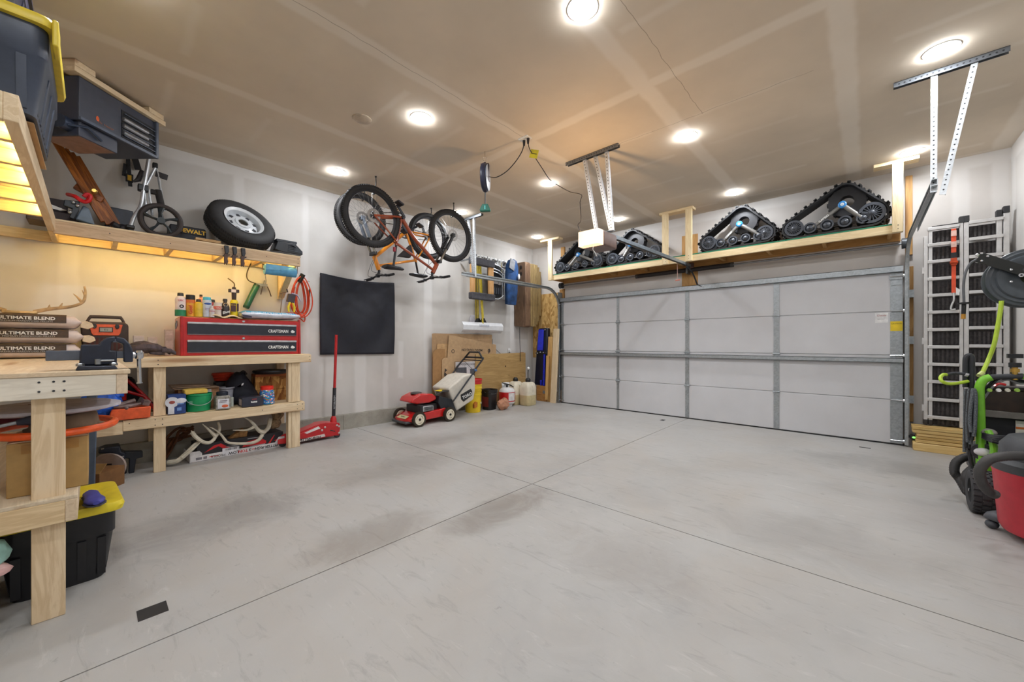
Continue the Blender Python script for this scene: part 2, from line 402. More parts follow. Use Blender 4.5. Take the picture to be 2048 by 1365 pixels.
# ---------------------------------------------------------------- sectional garage door
gd = struct(thing('door_1', 'white sectional garage door with galvanized stiles and struts', 'garage door', (0, 6.46, 0)))
PANEL = mat((208, 208, 211), 0.55, var=0.02, scale=3)
zs = [0.012, .535, 1.065, 1.59, 2.118]
for i in range(4):
    MB().box(DX0, DX1, 0, .045, zs[i] + .003, zs[i + 1] - .003).box(DX0, DX1, .012, .04, zs[i + 1] - .01, zs[i + 1] + .006).obj('door_section', PANEL, gd, bevel=.006)
MB().box(DX0 - .01, DX1 + .01, .0, .045, 0, .014).obj('bottom_seal', BLACK, gd)
sx = [DX0 + .028, wx(1236, 6.46), wx(1374.5, 6.46), wx(1553, 6.46), DX1 - .055]
sw = [.05, .045, .058, .066, .105]
for i, (x, wd) in enumerate(zip(sx, sw)):
    for j in range(4):
        MB().box(x - wd / 2, x + wd / 2, -.006, 0, zs[j] + .01, zs[j + 1] - .01).obj('stile', GALV, gd)
    for j in (1, 2, 3):
        m = MB().box(x - .034, x + .034, -.012, -.004, zs[j] - .035, zs[j] + .04); m.cyl((x - .042, -.016, zs[j]), (x + .042, -.016, zs[j]), .010, n=10)
        m.obj('hinge', GALV, gd)
for z, h in ((2.085, .075), (1.005, .055)):
    m = MB(); m.box(DX0, DX1, -.05, -.044, z - h / 2, z + h / 2)
    m.box(DX0, DX1, -.05, -.004, z + h / 2 - .005, z + h / 2).box(DX0, DX1, -.05, -.004, z - h / 2, z - h / 2 + .005)
    m.obj('strut', GALV, gd)
for xs in (DX0 - .03, DX1 + .01):
    for z in (0.06, .535, 1.065, 1.59, 2.0):
        s = 1 if xs < -2 else -1
        MB().cyl((xs, -.03, z), (xs + s * .12, -.03, z), .006, n=8).lathe([(.01, -.012), (.024, -.012), (.024, .012), (.01, .012)], (xs, -.03, z), 'x', 12).obj('roller', CHROME, gd)
MB().box(DX1 - .115, DX1 - .005, -.02, -.007, 1.965, 2.015).box(DX1 - .1, DX1 - .01, -.014, -.007, 1.9, 1.96).obj('top_bracket', GALV, gd)
MB().box(DX1 - .107, DX1 - .003, -.0075, -.0062, 1.355, 1.47).obj('caution_label', YELLOW, gd)
MB().box(DX1 - .24, DX1 - .125, -.0015, 0, 1.455, 1.575).obj('sticker', mat((236, 236, 236), .6), gd)
text('Genie', .035, mat((170, 90, 90), .6), gd, (DX1 - .185, -.0018, 1.545), shear=.3, name='sticker_lettering')
text('SAFETY FIRST', .011, BLACK, gd, (DX1 - .185, -.0018, 1.50), name='sticker_lettering')
text('CAUTION', .02, BLACK, gd, (DX1 - .055, -.0078, 1.44), name='label_lettering')
text('NOTICE', .016, BLACK, gd, (DX0 + .09, -.001, 1.565), name='stamp_lettering')

# ---------------------------------------------------------------- ceiling downlights
LENS = emit((246, 250, 255), LAMP_STRENGTH)
def place_words(x, y):
    row = 'in the row over the floor joint' if abs(y - 2.05) < .3 else ('in the middle row' if abs(y - 4.03) < .3 else 'in the row by the garage door')
    return row
LN = {(-1.30, 2.06): 'round recessed light high above the open floor, largest of all', (-3.03, 2.05): 'round recessed light between smoke cover and hanging cord reel',
      (-4.72, 2.01): 'round recessed light over the spare wheel beside the bicycles', (-1.33, 4.04): 'round recessed light above and beyond the opener motor bracket',
      (.39, 4.08): 'round recessed light beside the tall perforated track hanger', (.365, 6.02): 'round recessed light over the loft end post by the ramps',
      (-3.04, 4.02): 'round recessed light crossed by the opener power cord', (-4.73, 3.96): 'round recessed light just over the upside-down bicycle front wheel',
      (-1.345, 5.99): 'round recessed light over the loft between its twin posts and tracks', (-3.06, 5.96): 'round recessed light over the loft track next to the opener motor',
      (-4.73, 5.88): 'round recessed light in the far corner above the loft end plate'}
allp = list(LN) + [(-1.31, .1), (-3.03, .1), (.38, 2.06), (.38, .1)]
for x, y in allp:
    t = thing('recessed_light', LN.get((x, y), 'round recessed light in the ceiling row beyond the view'), 'ceiling light', (x, y, ZC), 0, 'recessed ceiling lights')
    MB().lathe([(.076, -.004), (.094, -.003), (.096, 0), (.076, 0)], n=28, closed=True).obj('trim_ring', WHITE, t)
    MB().lathe([(.078, -.003), (.076, -.009), (.068, -.014), (.05, -.0175), (.02, -.0195), (0, -.02)], n=28).obj('diffuser', LENS, t)
o = MB().lathe([(.085, 0), (.085, -.006), (.07, -.012), (0, -.014)], at(724, 238, z=ZC), n=24).obj('ceiling_cover', mat((188, 172, 152), .7))
tag(o, 'round blank cover plate on the ceiling', 'cover plate')
# ---------------------------------------------------------------- work benches and shelves of framing lumber
def L(name, label, cat, y, x, z, group=None, rot=None): return thing(name, label, cat, (x, y, z), LW, group, rot)
def zz(u, v, x): return at(u, v, x=x).z
def screws(par, pts, y, m=None):
    w = MB()
    for x, z in pts: w.lathe([(.0045, 0), (.0045, -.002), (.0, -.0022)], (x, y, z), 'y', 8)
    w.obj('screw', m or DARK, par)
PALE = dict(lo=(212, 186, 148), hi=(236, 216, 184), dark=(160, 114, 76))
PX, PY, PZ = wood('x', **PALE), wood('y', **PALE), wood('z', **PALE)
b = L('work_bench', 'long lumber work bench along the wall carrying the red tool chest', 'work bench', 0, XL, 0)
MB().box(-.9, 1.751, -.57, 0, 1.068, 1.083).obj('bench_top', PLY, b, bevel=.002)
MB().box(-.02, 1.751, -.608, -.57, .985, 1.074).obj('front_rail', PX, b, bevel=.003)
MB().box(1.713, 1.751, -.57, 0, .985, 1.066).obj('end_rail', PY, b, bevel=.003)
for x in (.381, 1.555):
    MB().box(x, x + .086, -.57, -.535, 0, 1.066).obj('leg', PZ, b, bevel=.003)
MB().box(1.517, 1.553, -.57, -.49, 0, 1.066).obj('leg', PZ, b, bevel=.003)
for x in (.381, 1.54): MB().box(x, x + .088, -.07, -.03, 0.0, 1.066).obj('leg', PZ, b, bevel=.003)
MB().box(-.02, 1.68, -.57, 0, .515, .53).obj('lower_shelf', PLY, b, bevel=.002)
MB().box(.18, 1.68, -.608, -.57, .425, .522).obj('shelf_rail', PX, b, bevel=.003)
MB().box(-.02, .18, -.604, -.566, .4, .51).obj('shelf_rail', PX, b, bevel=.003)
MB().box(1.6, 1.64, -.566, 0, .43, .513).obj('shelf_support', PY, b, bevel=.003)
screws(b, [(.41, 1.05), (.41, 1.01), (1.735, 1.055), (1.735, 1.015)], -.608)
screws(b, [(.44, .5), (.44, .45), (.39, .5), (.39, .45), (.22, .49), (1.60, .5), (1.655, .5), (1.655, .45), (1.60, .45), (1.25, .48)], -.608)
# bench across the end of the room; only its end shows
c = L('end_bench', 'lumber bench end in front with the black vise bolted on it', 'work bench', 0, -2.585, 0)
MB().box(-.62, .121, -.004, 2.2, 1.062, 1.081).obj('bench_top', wood('y', (204, 180, 148), (224, 204, 174)), c, bevel=.002)
MB().box(-.62, .074, 0, .038, .968, 1.062).obj('end_rail', wood('x', (214, 204, 186), (236, 228, 212), (190, 170, 140)), c, bevel=.003)
MB().box(.074, .112, 0, 2.2, .968, 1.062).obj('front_rail', wood('y', (206, 184, 156), (226, 206, 180)), c, bevel=.003)
MB().box(-.179, -.083, .038, .076, 0, 1.062).obj('leg', wood('z', (208, 180, 140), (234, 212, 178), (150, 98, 66), seed=1), c, bevel=.003)
MB().box(-.62, -.585, .038, .13, 0, 1.062).obj('leg', PZ, c, bevel=.003)
MB().box(-.62, -.083, 0, .038, .422, .517).obj('shelf_rail', wood('x', (204, 174, 130), (232, 208, 168)), c, bevel=.003)
MB().box(-.083, -.046, 0, 2.2, .422, .517).obj('shelf_rail', wood('y', (204, 180, 150), (226, 206, 176)), c, bevel=.003)
MB().box(-.62, -.046, .002, 2.2, .517, .534).obj('lower_shelf', wood('y', (196, 178, 150), (224, 208, 182)), c, bevel=.002)
screws(c, [(-.155, 1.04), (-.115, 1.04), (-.085, 1.04), (-.155, 1.0), (-.115, 1.0), (-.085, 1.0)], 0)
# high shelves
s = L('wall_shelf', 'high lumber shelf on the wall carrying the spare wheel', 'shelf', 0, XL, 2.12)
TAN = dict(lo=(186, 156, 124), hi=(214, 186, 152), dark=(130, 92, 62)); HON = dict(lo=(216, 188, 136), hi=(238, 214, 164), dark=(160, 116, 70))
MB().box(-.22, 1.645, -.57, -.532, -.012, .092).obj('front_rail', wood('x', **TAN), s, bevel=.003)
MB().box(-.85, 1.645, -.05, -.002, .005, .092).obj('ledger', wood('x', **HON), s, bevel=.003)
for x in (-.25, .12, .5, .9, 1.27, 1.607): MB().box(x, x + .038, -.532, -.05, .002, .088).obj('joist', wood('y', **HON), s, bevel=.003)
MB().box(-.22, 1.645, -.568, -.002, .092, .108).obj('deck', PLY, s, bevel=.002)
d = MB(); d.bar((1.59, -.05, -.01), (1.59, -.05, -.36), .06, .035); d.obj('bracket_block', wood('z', **HON), s, bevel=.003)
d = MB(); d.bar((1.59, -.48, 0), (1.59, -.06, -.33), .035, .07, (1, 0, 0)); d.obj('diagonal_brace', wood('y', **HON), s, bevel=.003)
screws(s, [(1.62, .07), (1.62, .02), (1.3, .05), (.9, .06), (.5, .04), (.1, .05)], -.57)
h = L('end_shelf', 'high lumber shelf end lit yellow underneath with the big tote on top', 'shelf', 0, -2.6, 2.125)
MB().box(-.25, -.209, 0, 2.3, 0, .115).obj('front_rail', wood('y', **PALE), h, bevel=.003)
MB().box(-.9, -.25, 0, .038, .0, .115).obj('end_rail', wood('x', **PALE), h, bevel=.003)
for y in (.33, .7, 1.1, 1.5, 1.9): MB().box(-.9, -.25, y, y + .038, .025, .1).obj('joist', wood('x', **HON), h, bevel=.003)
for k in range(6): MB().box(-.9, -.25, .04 + k * .37, .04 + k * .37 + .362, .1, .117).obj('deck_board', wood('x', **HON), h, bevel=.002)
# warm light strips behind the shelf rails
WARM = emit((255, 216, 132), STRIP_STRENGTH)
def strip(y0, y1, x, z, label, ax):
    t = thing('light_strip', label, 'light strip', (x, y0, z) if ax == 'y' else (y0, x, z))
    l = y1 - y0
    f = (lambda a, b, c, d, e, g: MB().box(a, b, c, d, e, g)) if ax == 'x' else (lambda a, b, c, d, e, g: MB().box(c, d, a, b, e, g))
    # stuck on the inner face of the rail, shining toward the wall behind
    f(0, l, -.0015, .0, -.008, .008).obj('strip_backing', WHITE, t); f(.01, l - .01, -.004, -.0015, -.006, .006).obj('diodes', WARM, t)
strip(-.2, 1.58, XL + .531, 2.16, 'warm glowing light strip under the shelf carrying the spare wheel', 'y')
strip(-4.85, -2.68, -.2515, 2.2, 'warm glowing light strip under the shelf carrying the big tote', 'x')
# ---------------------------------------------------------------- on the benches
# three pellet bags
BAGP = mat((214, 200, 194), .55, var=.04); BAGD = mat((72, 60, 52), .5, var=.2, scale=30)
def pellet_bag(k):
    lab = ['bottom pellet bag of the three, lying on the bench top', 'middle pellet bag of the three on the bench', 'topmost pellet bag of the three, under the deer antlers'][k]
    z = 1.083 + k * .121
    t = L('pellet_bag', lab, 'bag', -.45 + (.0, .012, .0)[k], -5.12, z, 'wood pellet bags')
    hw = .385; rings = []
    N = 18
    for i in range(N + 1):
        x = -hw + 2 * hw * i / N; e = min(1, (1 - abs(x) / hw) * 8) ** .5; e = max(e, .06)
        hh = .058 * e; dd = .2 * (0.86 + .14 * e)
        rings.append([(x, dd * math.copysign(abs(math.cos(a)) ** .55, math.cos(a)), .0605 + hh * math.copysign(abs(math.sin(a)) ** .7, math.sin(a))) for a in [2 * PI * j / 20 for j in range(20)]])
    m = MB(); m.ring_loft(rings); m.jitter(.002, k); m.obj('bag_body', BAGP, t, ang=60)
    f = MB(); f.ring_loft([[(x, -.2035 - .001 * math.sin(9 * x), zz_) for zz_ in (.05, .085, .105)] for x in [-.3 + .0667 * i for i in range(10)]], cyc=False, caps=False)
    f.ring_loft([[(x, -.2035 + (.02 if zz_ > .11 else 0), zz_) for zz_ in (.105, .1185)] for x in [-.3 + .0667 * i for i in range(10)]], cyc=False, caps=False)
    f.obj('printed_panel', BAGD, t)
    text('ULTIMATE BLEND', .034, WHITE, t, (.095, -.2065, .084), align='CENTER', bold=.001, sx=1.08)
    text('PREMIUM HARDWOOD PELLETS', .016, mat((190, 190, 188)), t, (.095, -.2065, .06), sx=1.15)
    if k < 9: text('core', .04, mat((170, 70, 60)), t, (-.2, -.2065, .075), shear=.3)
    e = MB(); e.prism([(hw - .01, .02), (hw + .035, .005), (hw + .07, .028), (hw + .06, .06), (hw + .03, .075), (hw - .01, .07)], -.1, -.06); e.obj('seam_flap', mat((226, 208, 178), .7), t, bevel=.004)
for k in range(3): pellet_bag(k)
ANT = mat((186, 158, 118), .6, var=.25, scale=14); ANTP = mat((206, 198, 180), .5, var=.12, scale=12); BONE = mat((196, 172, 128), .7, var=.2, scale=20)
def antler(mb, pts, r0, r1, tines=()):
    c = curve(pts, 6); n = len(c)
    mb.tube(c, [r0 + (r1 - r0) * i / (n - 1) for i in range(n)], 8)
    for tp, tr in tines:
        c = curve(tp, 4); n = len(c); mb.tube(c, [tr * (1 - .82 * i / (n - 1)) for i in range(n)], 7)
t = L('deer_antlers', 'brown deer antlers on a skull plate atop the pellet bags', 'antlers', -.40, -5.05, 1.4465)
m = MB()
antler(m, [(.07, 0, .02), (.16, -.01, .05), (.27, -.02, .075), (.34, -.02, .12), (.355, 0, .2), (.35, .02, .26)], .016, .007,
       [([(.15, -.01, .05), (.155, -.02, .085)], .012), ([(.21, -.02, .06), (.225, -.02, .105)], .012), ([(.335, -.02, .12), (.31, -.01, .16), (.285, 0, .19)], .012), ([(.352, 0, .18), (.335, .01, .23)], .008)])
antler(m, [(-.07, 0, .02), (-.16, -.01, .06), (-.24, -.02, .12), (-.3, -.02, .17), (-.32, 0, .26)], .016, .007, [([(-.15, -.01, .05), (-.16, -.02, .1)], .012), ([(-.28, -.02, .15), (-.26, 0, .22)], .01)])
m.obj('antlers', ANT, t)
m = MB(); m.ring_loft([[(x, d, z + (.012 - .0 * x)) for d, z in ((-.035, -.008), (.035, -.008), (.03, .012), (-.03, .012))] for x in (-.09, -.05, 0, .05, .09)]); m.obj('skull_plate', BONE, t, bevel=.005)
# jobsite radio
t = L('jobsite_radio', 'black and orange jobsite radio behind the vise', 'radio', .0 + wy(212, -5.2), -5.24, 1.083); t.scale = (.8, .85, 1.27)
RBK = mat((58, 46, 44), .6)
m = MB(); m.prism([(-.155, 0), (.155, 0), (.185, .03), (.185, .235), (.15, .255), (-.15, .255), (-.2, .235), (-.185, .03)], -.08, .08); m.obj('housing', RBK, t, bevel=.015, seg=3)
m = MB(); m.prism([(-.135, .235), (.135, .235), (.115, .17), (.1, .155), (-.1, .155), (-.115, .17)], -.088, -.078); m.obj('faceplate', mat((226, 100, 62), .5), t, bevel=.004)
MB().box(-.055, .055, -.092, -.086, .178, .215).obj('display', BLACK, t); MB().box(-.048, .048, -.0935, -.09, .183, .21).obj('screen', mat((168, 170, 160), .3), t)
text('87.5', .02, BLACK, t, (0, -.094, .196))
for s in (-1, 1): MB().lathe([(.018, -.086), (.018, -.1), (.014, -.103), (0, -.103)], (s * .09, 0, .222), 'y', 14).obj('knob', DARK, t)
m = MB(); m.tube(curve([(-.15, -.02, .25), (-.125, -.02, .285), (-.1, -.02, .29), (.1, -.02, .29), (.125, -.02, .285), (.15, -.02, .25)], 4), .012, 8); m.obj('carry_handle', RBK, t)
m = MB()
for i in range(9): m.box(-.15 + i * .035, -.13 + i * .035, -.0815, -.079, .03, .14)
m.obj('speaker_grille', mat((70, 30, 30), .7), t)
# bench vise on the near bench end, jaws pointing along local x
VIS = mat((34, 40, 56), .42, var=.15)
t = L('bench_vise', 'dark blue bench vise with chrome handle bolted to the bench end', 'vise', .0, -2.66, 1.0825)
y0 = 0.0
vx = lambda u: wy(u, -2.62)
m = MB(); m.prism([(vx(150), 0), (vx(237), 0), (vx(232), .016), (vx(155), .02)], -.02, .16); m.obj('base', VIS, t, bevel=.004)
m = MB(); a, b2, c2, d2, e2 = vx(157), vx(161), vx(198), vx(235), vx(246)
m.prism([(a, .02), (b2, .118), (c2, .118), (vx(203), .135), (vx(215), .152), (vx(232), .158), (vx(232), .132), (vx(224), .13), (vx(222), .09), (d2, .088), (d2, .02)], .02, .11); m.obj('fixed_jaw', VIS, t, bevel=.008, seg=3)
m = MB(); m.prism([(vx(232), .158), (vx(250), .148), (vx(262), .12), (vx(268), .085), (vx(268), .03), (vx(249), .03), (vx(248), .12), (vx(232), .132)], .02, .11); m.obj('moving_jaw', VIS, t, bevel=.006, seg=3)
m = MB(); m.box(vx(88), vx(160), .03, .1, .045, .09); m.box(vx(228), vx(250), .035, .095, .05, .085); m.obj('slide', mat((86, 92, 104), .45), t, bevel=.003)
m = MB(); m.box(vx(226), vx(244), .022, .108, .128, .146); m.obj('jaw_plate', mat((78, 84, 98), .4), t, bevel=.002)
m = MB(); m.cyl((vx(266), .065, .065), (vx(276), .065, .065), .017); m.lathe([(.013, -.02), (.02, -.01), (.02, .012), (.012, .022)], (vx(281), .065, .065), 'z', 14); m.cyl((vx(281), .065, .06), (vx(283), .065, -.075), .0085, n=12); m.cyl((vx(283), .065, -.08), (vx(283), .065, -.075), .012, n=12); m.obj('screw_handle', CHROME, t)
m = MB(); m.cyl((vx(196), -.004, .025), (vx(196), -.004, .05), .011, n=12); m.cyl((vx(190), -.004, .042), (vx(229), -.004, .042), .0045, n=8)
m.obj('lock_lever', STEEL, t)
m = MB()
for u in (160, 228): m.lathe([(.014, 0), (.014, .01), (.008, .014)], (vx(u), -.006, .018), 'z', 6)
m.obj('bolts', STEEL, t)
# low clutter on the bench between radio and tool chest
t = L('work_gloves', 'heap of dark work gloves beside the red tool chest', 'gloves', wy(302, -5.1), -5.05, 1.085); t.scale = (1, 1, 2.0)
for k, (x, y, a) in enumerate(((-.1, 0, .2), (-.02, -.03, -.15), (-.05, .05, .5))):
    m = MB(); m.ring_loft([[(x + dx, y + w * math.cos(q), .012 + k * .008 + .02 * h * (1 + math.sin(q)) ) for q in [2 * PI * j / 10 for j in range(10)]] for dx, w, h in ((-.12, .03, .6), (-.06, .05, 1), (0, .055, 1.1), (.06, .05, .9), (.1, .03, .7))]); m.jitter(.004, k)
    for f in range(4): m.tube([(x + .09, y - .035 + f * .022, .02 + k * .008), (x + .15, y - .045 + f * .03, .014 + k * .01), (x + .19, y - .05 + f * .034, .012)], [.012, .011, .008], 7)
    m.obj('glove', mat((78, 70, 78), .8, var=.3, scale=30), t, ang=70)
for k, (u, v, sz, lab) in enumerate(((277, 690, (.075, .06, .2), 'small white carton standing beside the radio'), (305, 690, (.07, .05, .19), 'small white carton in the middle behind the gloves'), (338, 688, (.07, .06, .19), 'lower white carton against the tool chest side'))):
    t = L('carton', lab, 'carton', wy(u, -5.3), -5.3, 1.083, 'small white cartons')
    MB().box(-sz[0] / 2, sz[0] / 2, -sz[1] / 2, sz[1] / 2, 0, sz[2]).obj('box_body', mat((206, 196, 196), .7), t, bevel=.002)
    MB().box(-sz[0] * .35, sz[0] * .35, -sz[1] / 2 - .0008, -sz[1] / 2, .01, sz[2] * .8).obj('label', mat((222, 214, 214), .6), t)
t = L('carton', 'upper white carton stacked against the tool chest side', 'carton', wy(338, -5.3), -5.3, 1.2735, 'small white cartons')
MB().box(-.035, .035, -.03, .03, 0, .075).obj('box_body', mat((206, 196, 196), .7), t, bevel=.002)
MB().box(-.024, .024, -.0308, -.03, .02, .06).obj('label', mat((222, 214, 214), .6), t)
# red tool chest
TY0, TY1, TX = .585, 1.665, -4.975
t = L('tool_chest', 'red two-drawer tool chest with black drawer fronts', 'tool chest', (TY0 + TY1) / 2, TX, 1.083)
W2, H2 = (TY1 - TY0) / 2, .385
MB().box(-W2, W2, 0, .4, 0, H2).obj('cabinet', RED, t, bevel=.008)
m = MB(); m.prism([(-.012, 0), (.0, H2 + .02), (.03, H2 + .02), (.03, 0)], W2 - .012, W2 + .014, 'x'); m.prism([(-.012, 0), (.0, H2 + .005), (.03, H2 + .005), (.03, 0)], -W2 - .004, -W2 + .022, 'x'); m.obj('end_frame', mat((172, 22, 26), .35), t, bevel=.006)
for z0 in (.212, .03):
    f = MB().box(-W2 + .05, W2 - .035, -.012, .004, z0, z0 + .128).obj('drawer', mat((38, 42, 54), .45), t, bevel=.003)
    MB().box(-W2 + .05, W2 - .035, -.02, -.01, z0 + .108, z0 + .128).obj('pull_rail', mat((196, 200, 206), .3, .4), f, bevel=.004)
    MB().box(-W2 + .05, W2 - .035, -.0135, -.011, z0, z0 + .006).obj('lower_trim', mat((120, 110, 112), .4), f)
    text('CRAFTSMAN', .046, WHITE, f, (W2 - .225, -.0135, z0 + .05), sx=.78, bold=.0015)
    m = MB(); m.ball((W2 - .075, -.0125, z0 + .048), (.022, .002, .014), 12, 6); m.ball((W2 - .079, -.0128, z0 + .058), (.012, .002, .009), 10, 6); m.obj('emblem', WHITE, f)
    MB().lathe([(.012, 0), (.012, -.006), (.008, -.008), (0, -.008)], (-.02, 0, z0 + .15), 'y', 14).obj('lock', CHROME, t)
MB().box(-W2 + .01, W2 - .01, .012, .39, H2, H2 + .008).obj('top_mat', mat((190, 140, 92), .8), t)
m = MB()
for k in range(3): m.torus((-W2 - .03 + k * .006, .05 + .03 * k, .3 + .01 * k), .03, .005, 'x', 18, 6)
m.obj('tape_ring', STEEL, t)
TT = 1.083 + H2 + .0085
# bottles and cans on the chest
def bottle(u, x, prof, mats, label, cat='bottle', name='bottle', bands=(), words=()):
    t = L(name, label, cat, wy(u, x), x, TT, 'bottles and cans on the tool chest')
    MB().lathe(prof, n=20).obj('container', mats[0], t)
    return t
def capm(t, r0, z0, r1, z1, m, name='cap'): MB().lathe([(r0, z0), (r1, z1 - .004), (r1 * .9, z1), (0, z1)], n=16).obj(name, m, t)
def band(t, r, z0, z1, m, name='label_band'): MB().lathe([(r, z0), (r + .0012, z0), (r + .0012, z1), (r, z1)], n=20, closed=True).obj(name, m, t)
GRN = mat((36, 130, 92), .4)
t = bottle(361, -5.05, [(0, 0), (.042, .003), (.043, .17), (.036, .19), (.022, .2), (.02, .215)], [mat((226, 214, 216), .4)], 'white and green additive bottle with black cap at the chest end', 'bottle')
band(t, .043, .005, .065, GRN); capm(t, .026, .205, .024, .235, BLACK)
text('CRC', .026, mat((206, 60, 80)), t, (0, -.0445, .158)); MB().torus((.004, -.0435, .1), .013, .005, 'y', 16, 6).obj('printed_ring', BLACK, t)
t = bottle(381, -5.05, [(0, 0), (.038, .003), (.038, .165), (.037, .175)], [mat((224, 160, 52), .4)], 'orange spray can with wide black cap', 'spray can', 'spray_can')
band(t, .038, .14, .17, mat((226, 120, 56), .4)); capm(t, .0385, .172, .0375, .222, BLACK)
text('Goof', .042, mat((204, 60, 30)), t, (-.004, -.0405, .07), rot=(PI / 2, -PI / 2, 0), bold=.001)
t = bottle(397, -5.03, [(0, 0), (.036, .003), (.036, .13), (.026, .15), (.017, .155)], [mat((220, 184, 52), .4)], 'plain yellow flask with black spout cap', 'bottle')
capm(t, .021, .15, .019, .182, BLACK)
t = bottle(402, -5.24, [(0, 0), (.03, .003), (.03, .2), (.012, .215), (.012, .235)], [mat((206, 140, 110), .4)], 'tall slim can with narrow black tip behind the yellow flask', 'spray can', 'spray_can')
capm(t, .014, .23, .013, .252, BLACK)
t = bottle(414, -5.03, [(0, 0), (.038, .004), (.039, .02), (.04, .15), (.037, .175), (.034, .178)], [mat((206, 216, 232), .35)], 'white cleaner bottle with sky blue cap', 'bottle')
capm(t, .036, .176, .033, .21, mat((60, 170, 206), .4)); MB().ball((0, -.039, .14), (.032, .004, .011), 14, 6).obj('oval_badge', mat((50, 90, 170), .4), t)
text('pro', .03, mat((150, 110, 170)), t, (0, -.0415, .09))
t = bottle(425, -5.16, [(0, 0), (.026, .003), (.026, .16), (.02, .17)], [mat((150, 44, 50), .4)], 'slim dark red can with black cap behind the white cleaner', 'spray can', 'spray_can')
capm(t, .022, .168, .021, .2, BLACK)
t = bottle(424, -4.985, [(0, 0), (.022, .002), (.022, .085), (.012, .095), (.01, .12)], [mat((214, 208, 210), .4)], 'little white squeeze bottle with a red stripe', 'bottle')
band(t, .022, .06, .066, mat((190, 50, 80), .4))
t = bottle(437, -5.05, [(0, 0), (.044, .003), (.045, .13), (.04, .145), (.04, .16), (0, .161)], [mat((224, 214, 206), .4)], 'white tub with a red label band', 'tub', 'tub')
band(t, .045, .085, .12, mat((224, 112, 92), .45)); text('SALVE', .02, WHITE, t, (0, -.048, .102))
t = bottle(450, -5.03, [(0, 0), (.04, .003), (.041, .11), (.03, .15), (.018, .165), (.017, .18)], [mat((40, 24, 26), .3)], 'black oil treatment bottle with white lettering', 'bottle')
capm(t, .021, .178, .02, .205, BLACK); text('Shot', .036, WHITE, t, (0, -.0435, .06), shear=.3, rot=(PI / 2, -.35, 0), bold=.001); MB().torus((0, -.034, .14), .018, .003, 'y', 18, 6).obj('badge', mat((200, 180, 150)), t)
# torch with yellow fuel cylinder
t = L('torch', 'yellow fuel cylinder with black torch head on the tool chest', 'torch', wy(468, -5.08), -5.08, TT)
MB().lathe([(0, 0), (.036, .004), (.037, .18), (.03, .2), (.018, .206)], n=20).obj('fuel_cylinder', mat((236, 214, 36), .35), t)
m = MB(); m.prism([(-.036, .075), (.01, .075), (.01, .165), (-.036, .165)], -.0385, -.03); m.prism([(.018, .08), (.036, .08), (.036, .165), (.018, .165)], -.034, -.02); m.obj('label', mat((76, 44, 46), .4), t)
text('MAP-PRO', .014, YELLOW, t, (-.013, -.039, .145))
m = MB(); m.cyl((0, 0, .2), (0, 0, .285), .02, .023, 12); m.box(-.05, .045, -.02, .02, .285, .32); m.cyl((.0, 0, .32), (.0, 0, .345), .02, .016, 12); m.obj('torch_head', mat((54, 42, 44), .5), t, bevel=.004)
MB().box(-.028, .014, -.0225, -.02, .285, .317).obj('trigger_label', mat((222, 210, 206), .6), t)
MB().tube(curve([(.002, 0, .34), (.004, 0, .375), (-.006, 0, .395), (-.035, 0, .42), (-.055, 0, .435)], 4), .006, 8).obj('burner_tube', mat((110, 92, 66), .4, .7), t)
# bag and rag on the chest
t = L('salt_bag', 'blue and silver printed bag lying on the tool chest', 'bag', wy(540, -5.02), -5.06, TT)
rings = []
for i in range(15):
    x = -.29 + .58 * i / 14; e = max(.12, min(1, (1 - abs(x) / .3) * 5) ** .5); h = (.048 - .012 * (x + .29) / .58) * e
    rings.append([(x, .13 * math.copysign(abs(math.cos(a)) ** .6, math.cos(a)), .048 + h * math.copysign(abs(math.sin(a)) ** .75, math.sin(a))) for a in [2 * PI * j / 20 for j in range(20)]])
m = MB(); m.ring_loft(rings); m.jitter(.0025, 5)
for f in m.bm.faces:
    cz = f.calc_center_median(); f.material_index = 1 if cz.z > .066 else 0
m.obj('bag_body', [mat((206, 210, 222), .3, .3), mat((64, 160, 206), .35)], t, ang=60)
text('PREMIUM ICE MELT BLEND', .034, mat((226, 236, 242), .3), t, (-.0, -.127, .066), rot=(1.2, 0, 0))
m = MB(); m.prism([(-.27, .01), (-.2, .01), (-.2, .03), (-.29, .042)], -.134, -.127); m.obj('label', mat((52, 50, 72), .5), t)
t = L('rag', 'cream rag draped over the tool chest edge', 'rag', wy(455, -4.98), -4.98, TT)
m = MB(); m.ring_loft([[(x, y, .016 + .012 * math.sin(x * 40 + y * 20) + (0 if y > -.01 else (y + .01) * 1.6)) for y in (.1, .06, .02, -.008, -.016)] for x in [-.13 + .02 * i for i in range(14)]], cyc=False, caps=False)
o = m.obj('cloth', mat((226, 206, 168), .9), t, ang=70); sm = o.modifiers.new('thick', 'SOLIDIFY'); sm.thickness = .006
# ---------------------------------------------------------------- under and on the wall shelf rail
def clamp(u, lab):
    t = L('spring_clamp', lab, 'clamp', wy(u, -4.9), -4.875, 2.16, 'spring clamps on the shelf rail')
    m = MB(); m.prism([(-.018, .055), (.018, .055), (.022, -.0), (.012, -.03), (-.01, -.03)], -.03, .005); m.obj('upper_grip', DARK, t, bevel=.004)
    m = MB(); m.prism([(-.02, -.03), (.016, -.03), (.008, -.08), (.014, -.11), (.002, -.145), (-.004, -.128), (-.018, -.145), (-.02, -.09)], -.028, -.005); m.obj('jaw', mat((84, 62, 54), .6), t, bevel=.003)
    m = MB(); m.cyl((-.03, -.016, -.055), (.03, -.016, -.035), .005, n=8); m.obj('pivot', DARK, t)
for u, l in ((451, 'dark spring clamp on the shelf rail, first of three from the bench end'), (467, 'dark spring clamp on the shelf rail between two others'), (484, 'dark spring clamp on the shelf rail, nearest the grease gun hose')): clamp(u, l.replace('nearest', 'next to'))
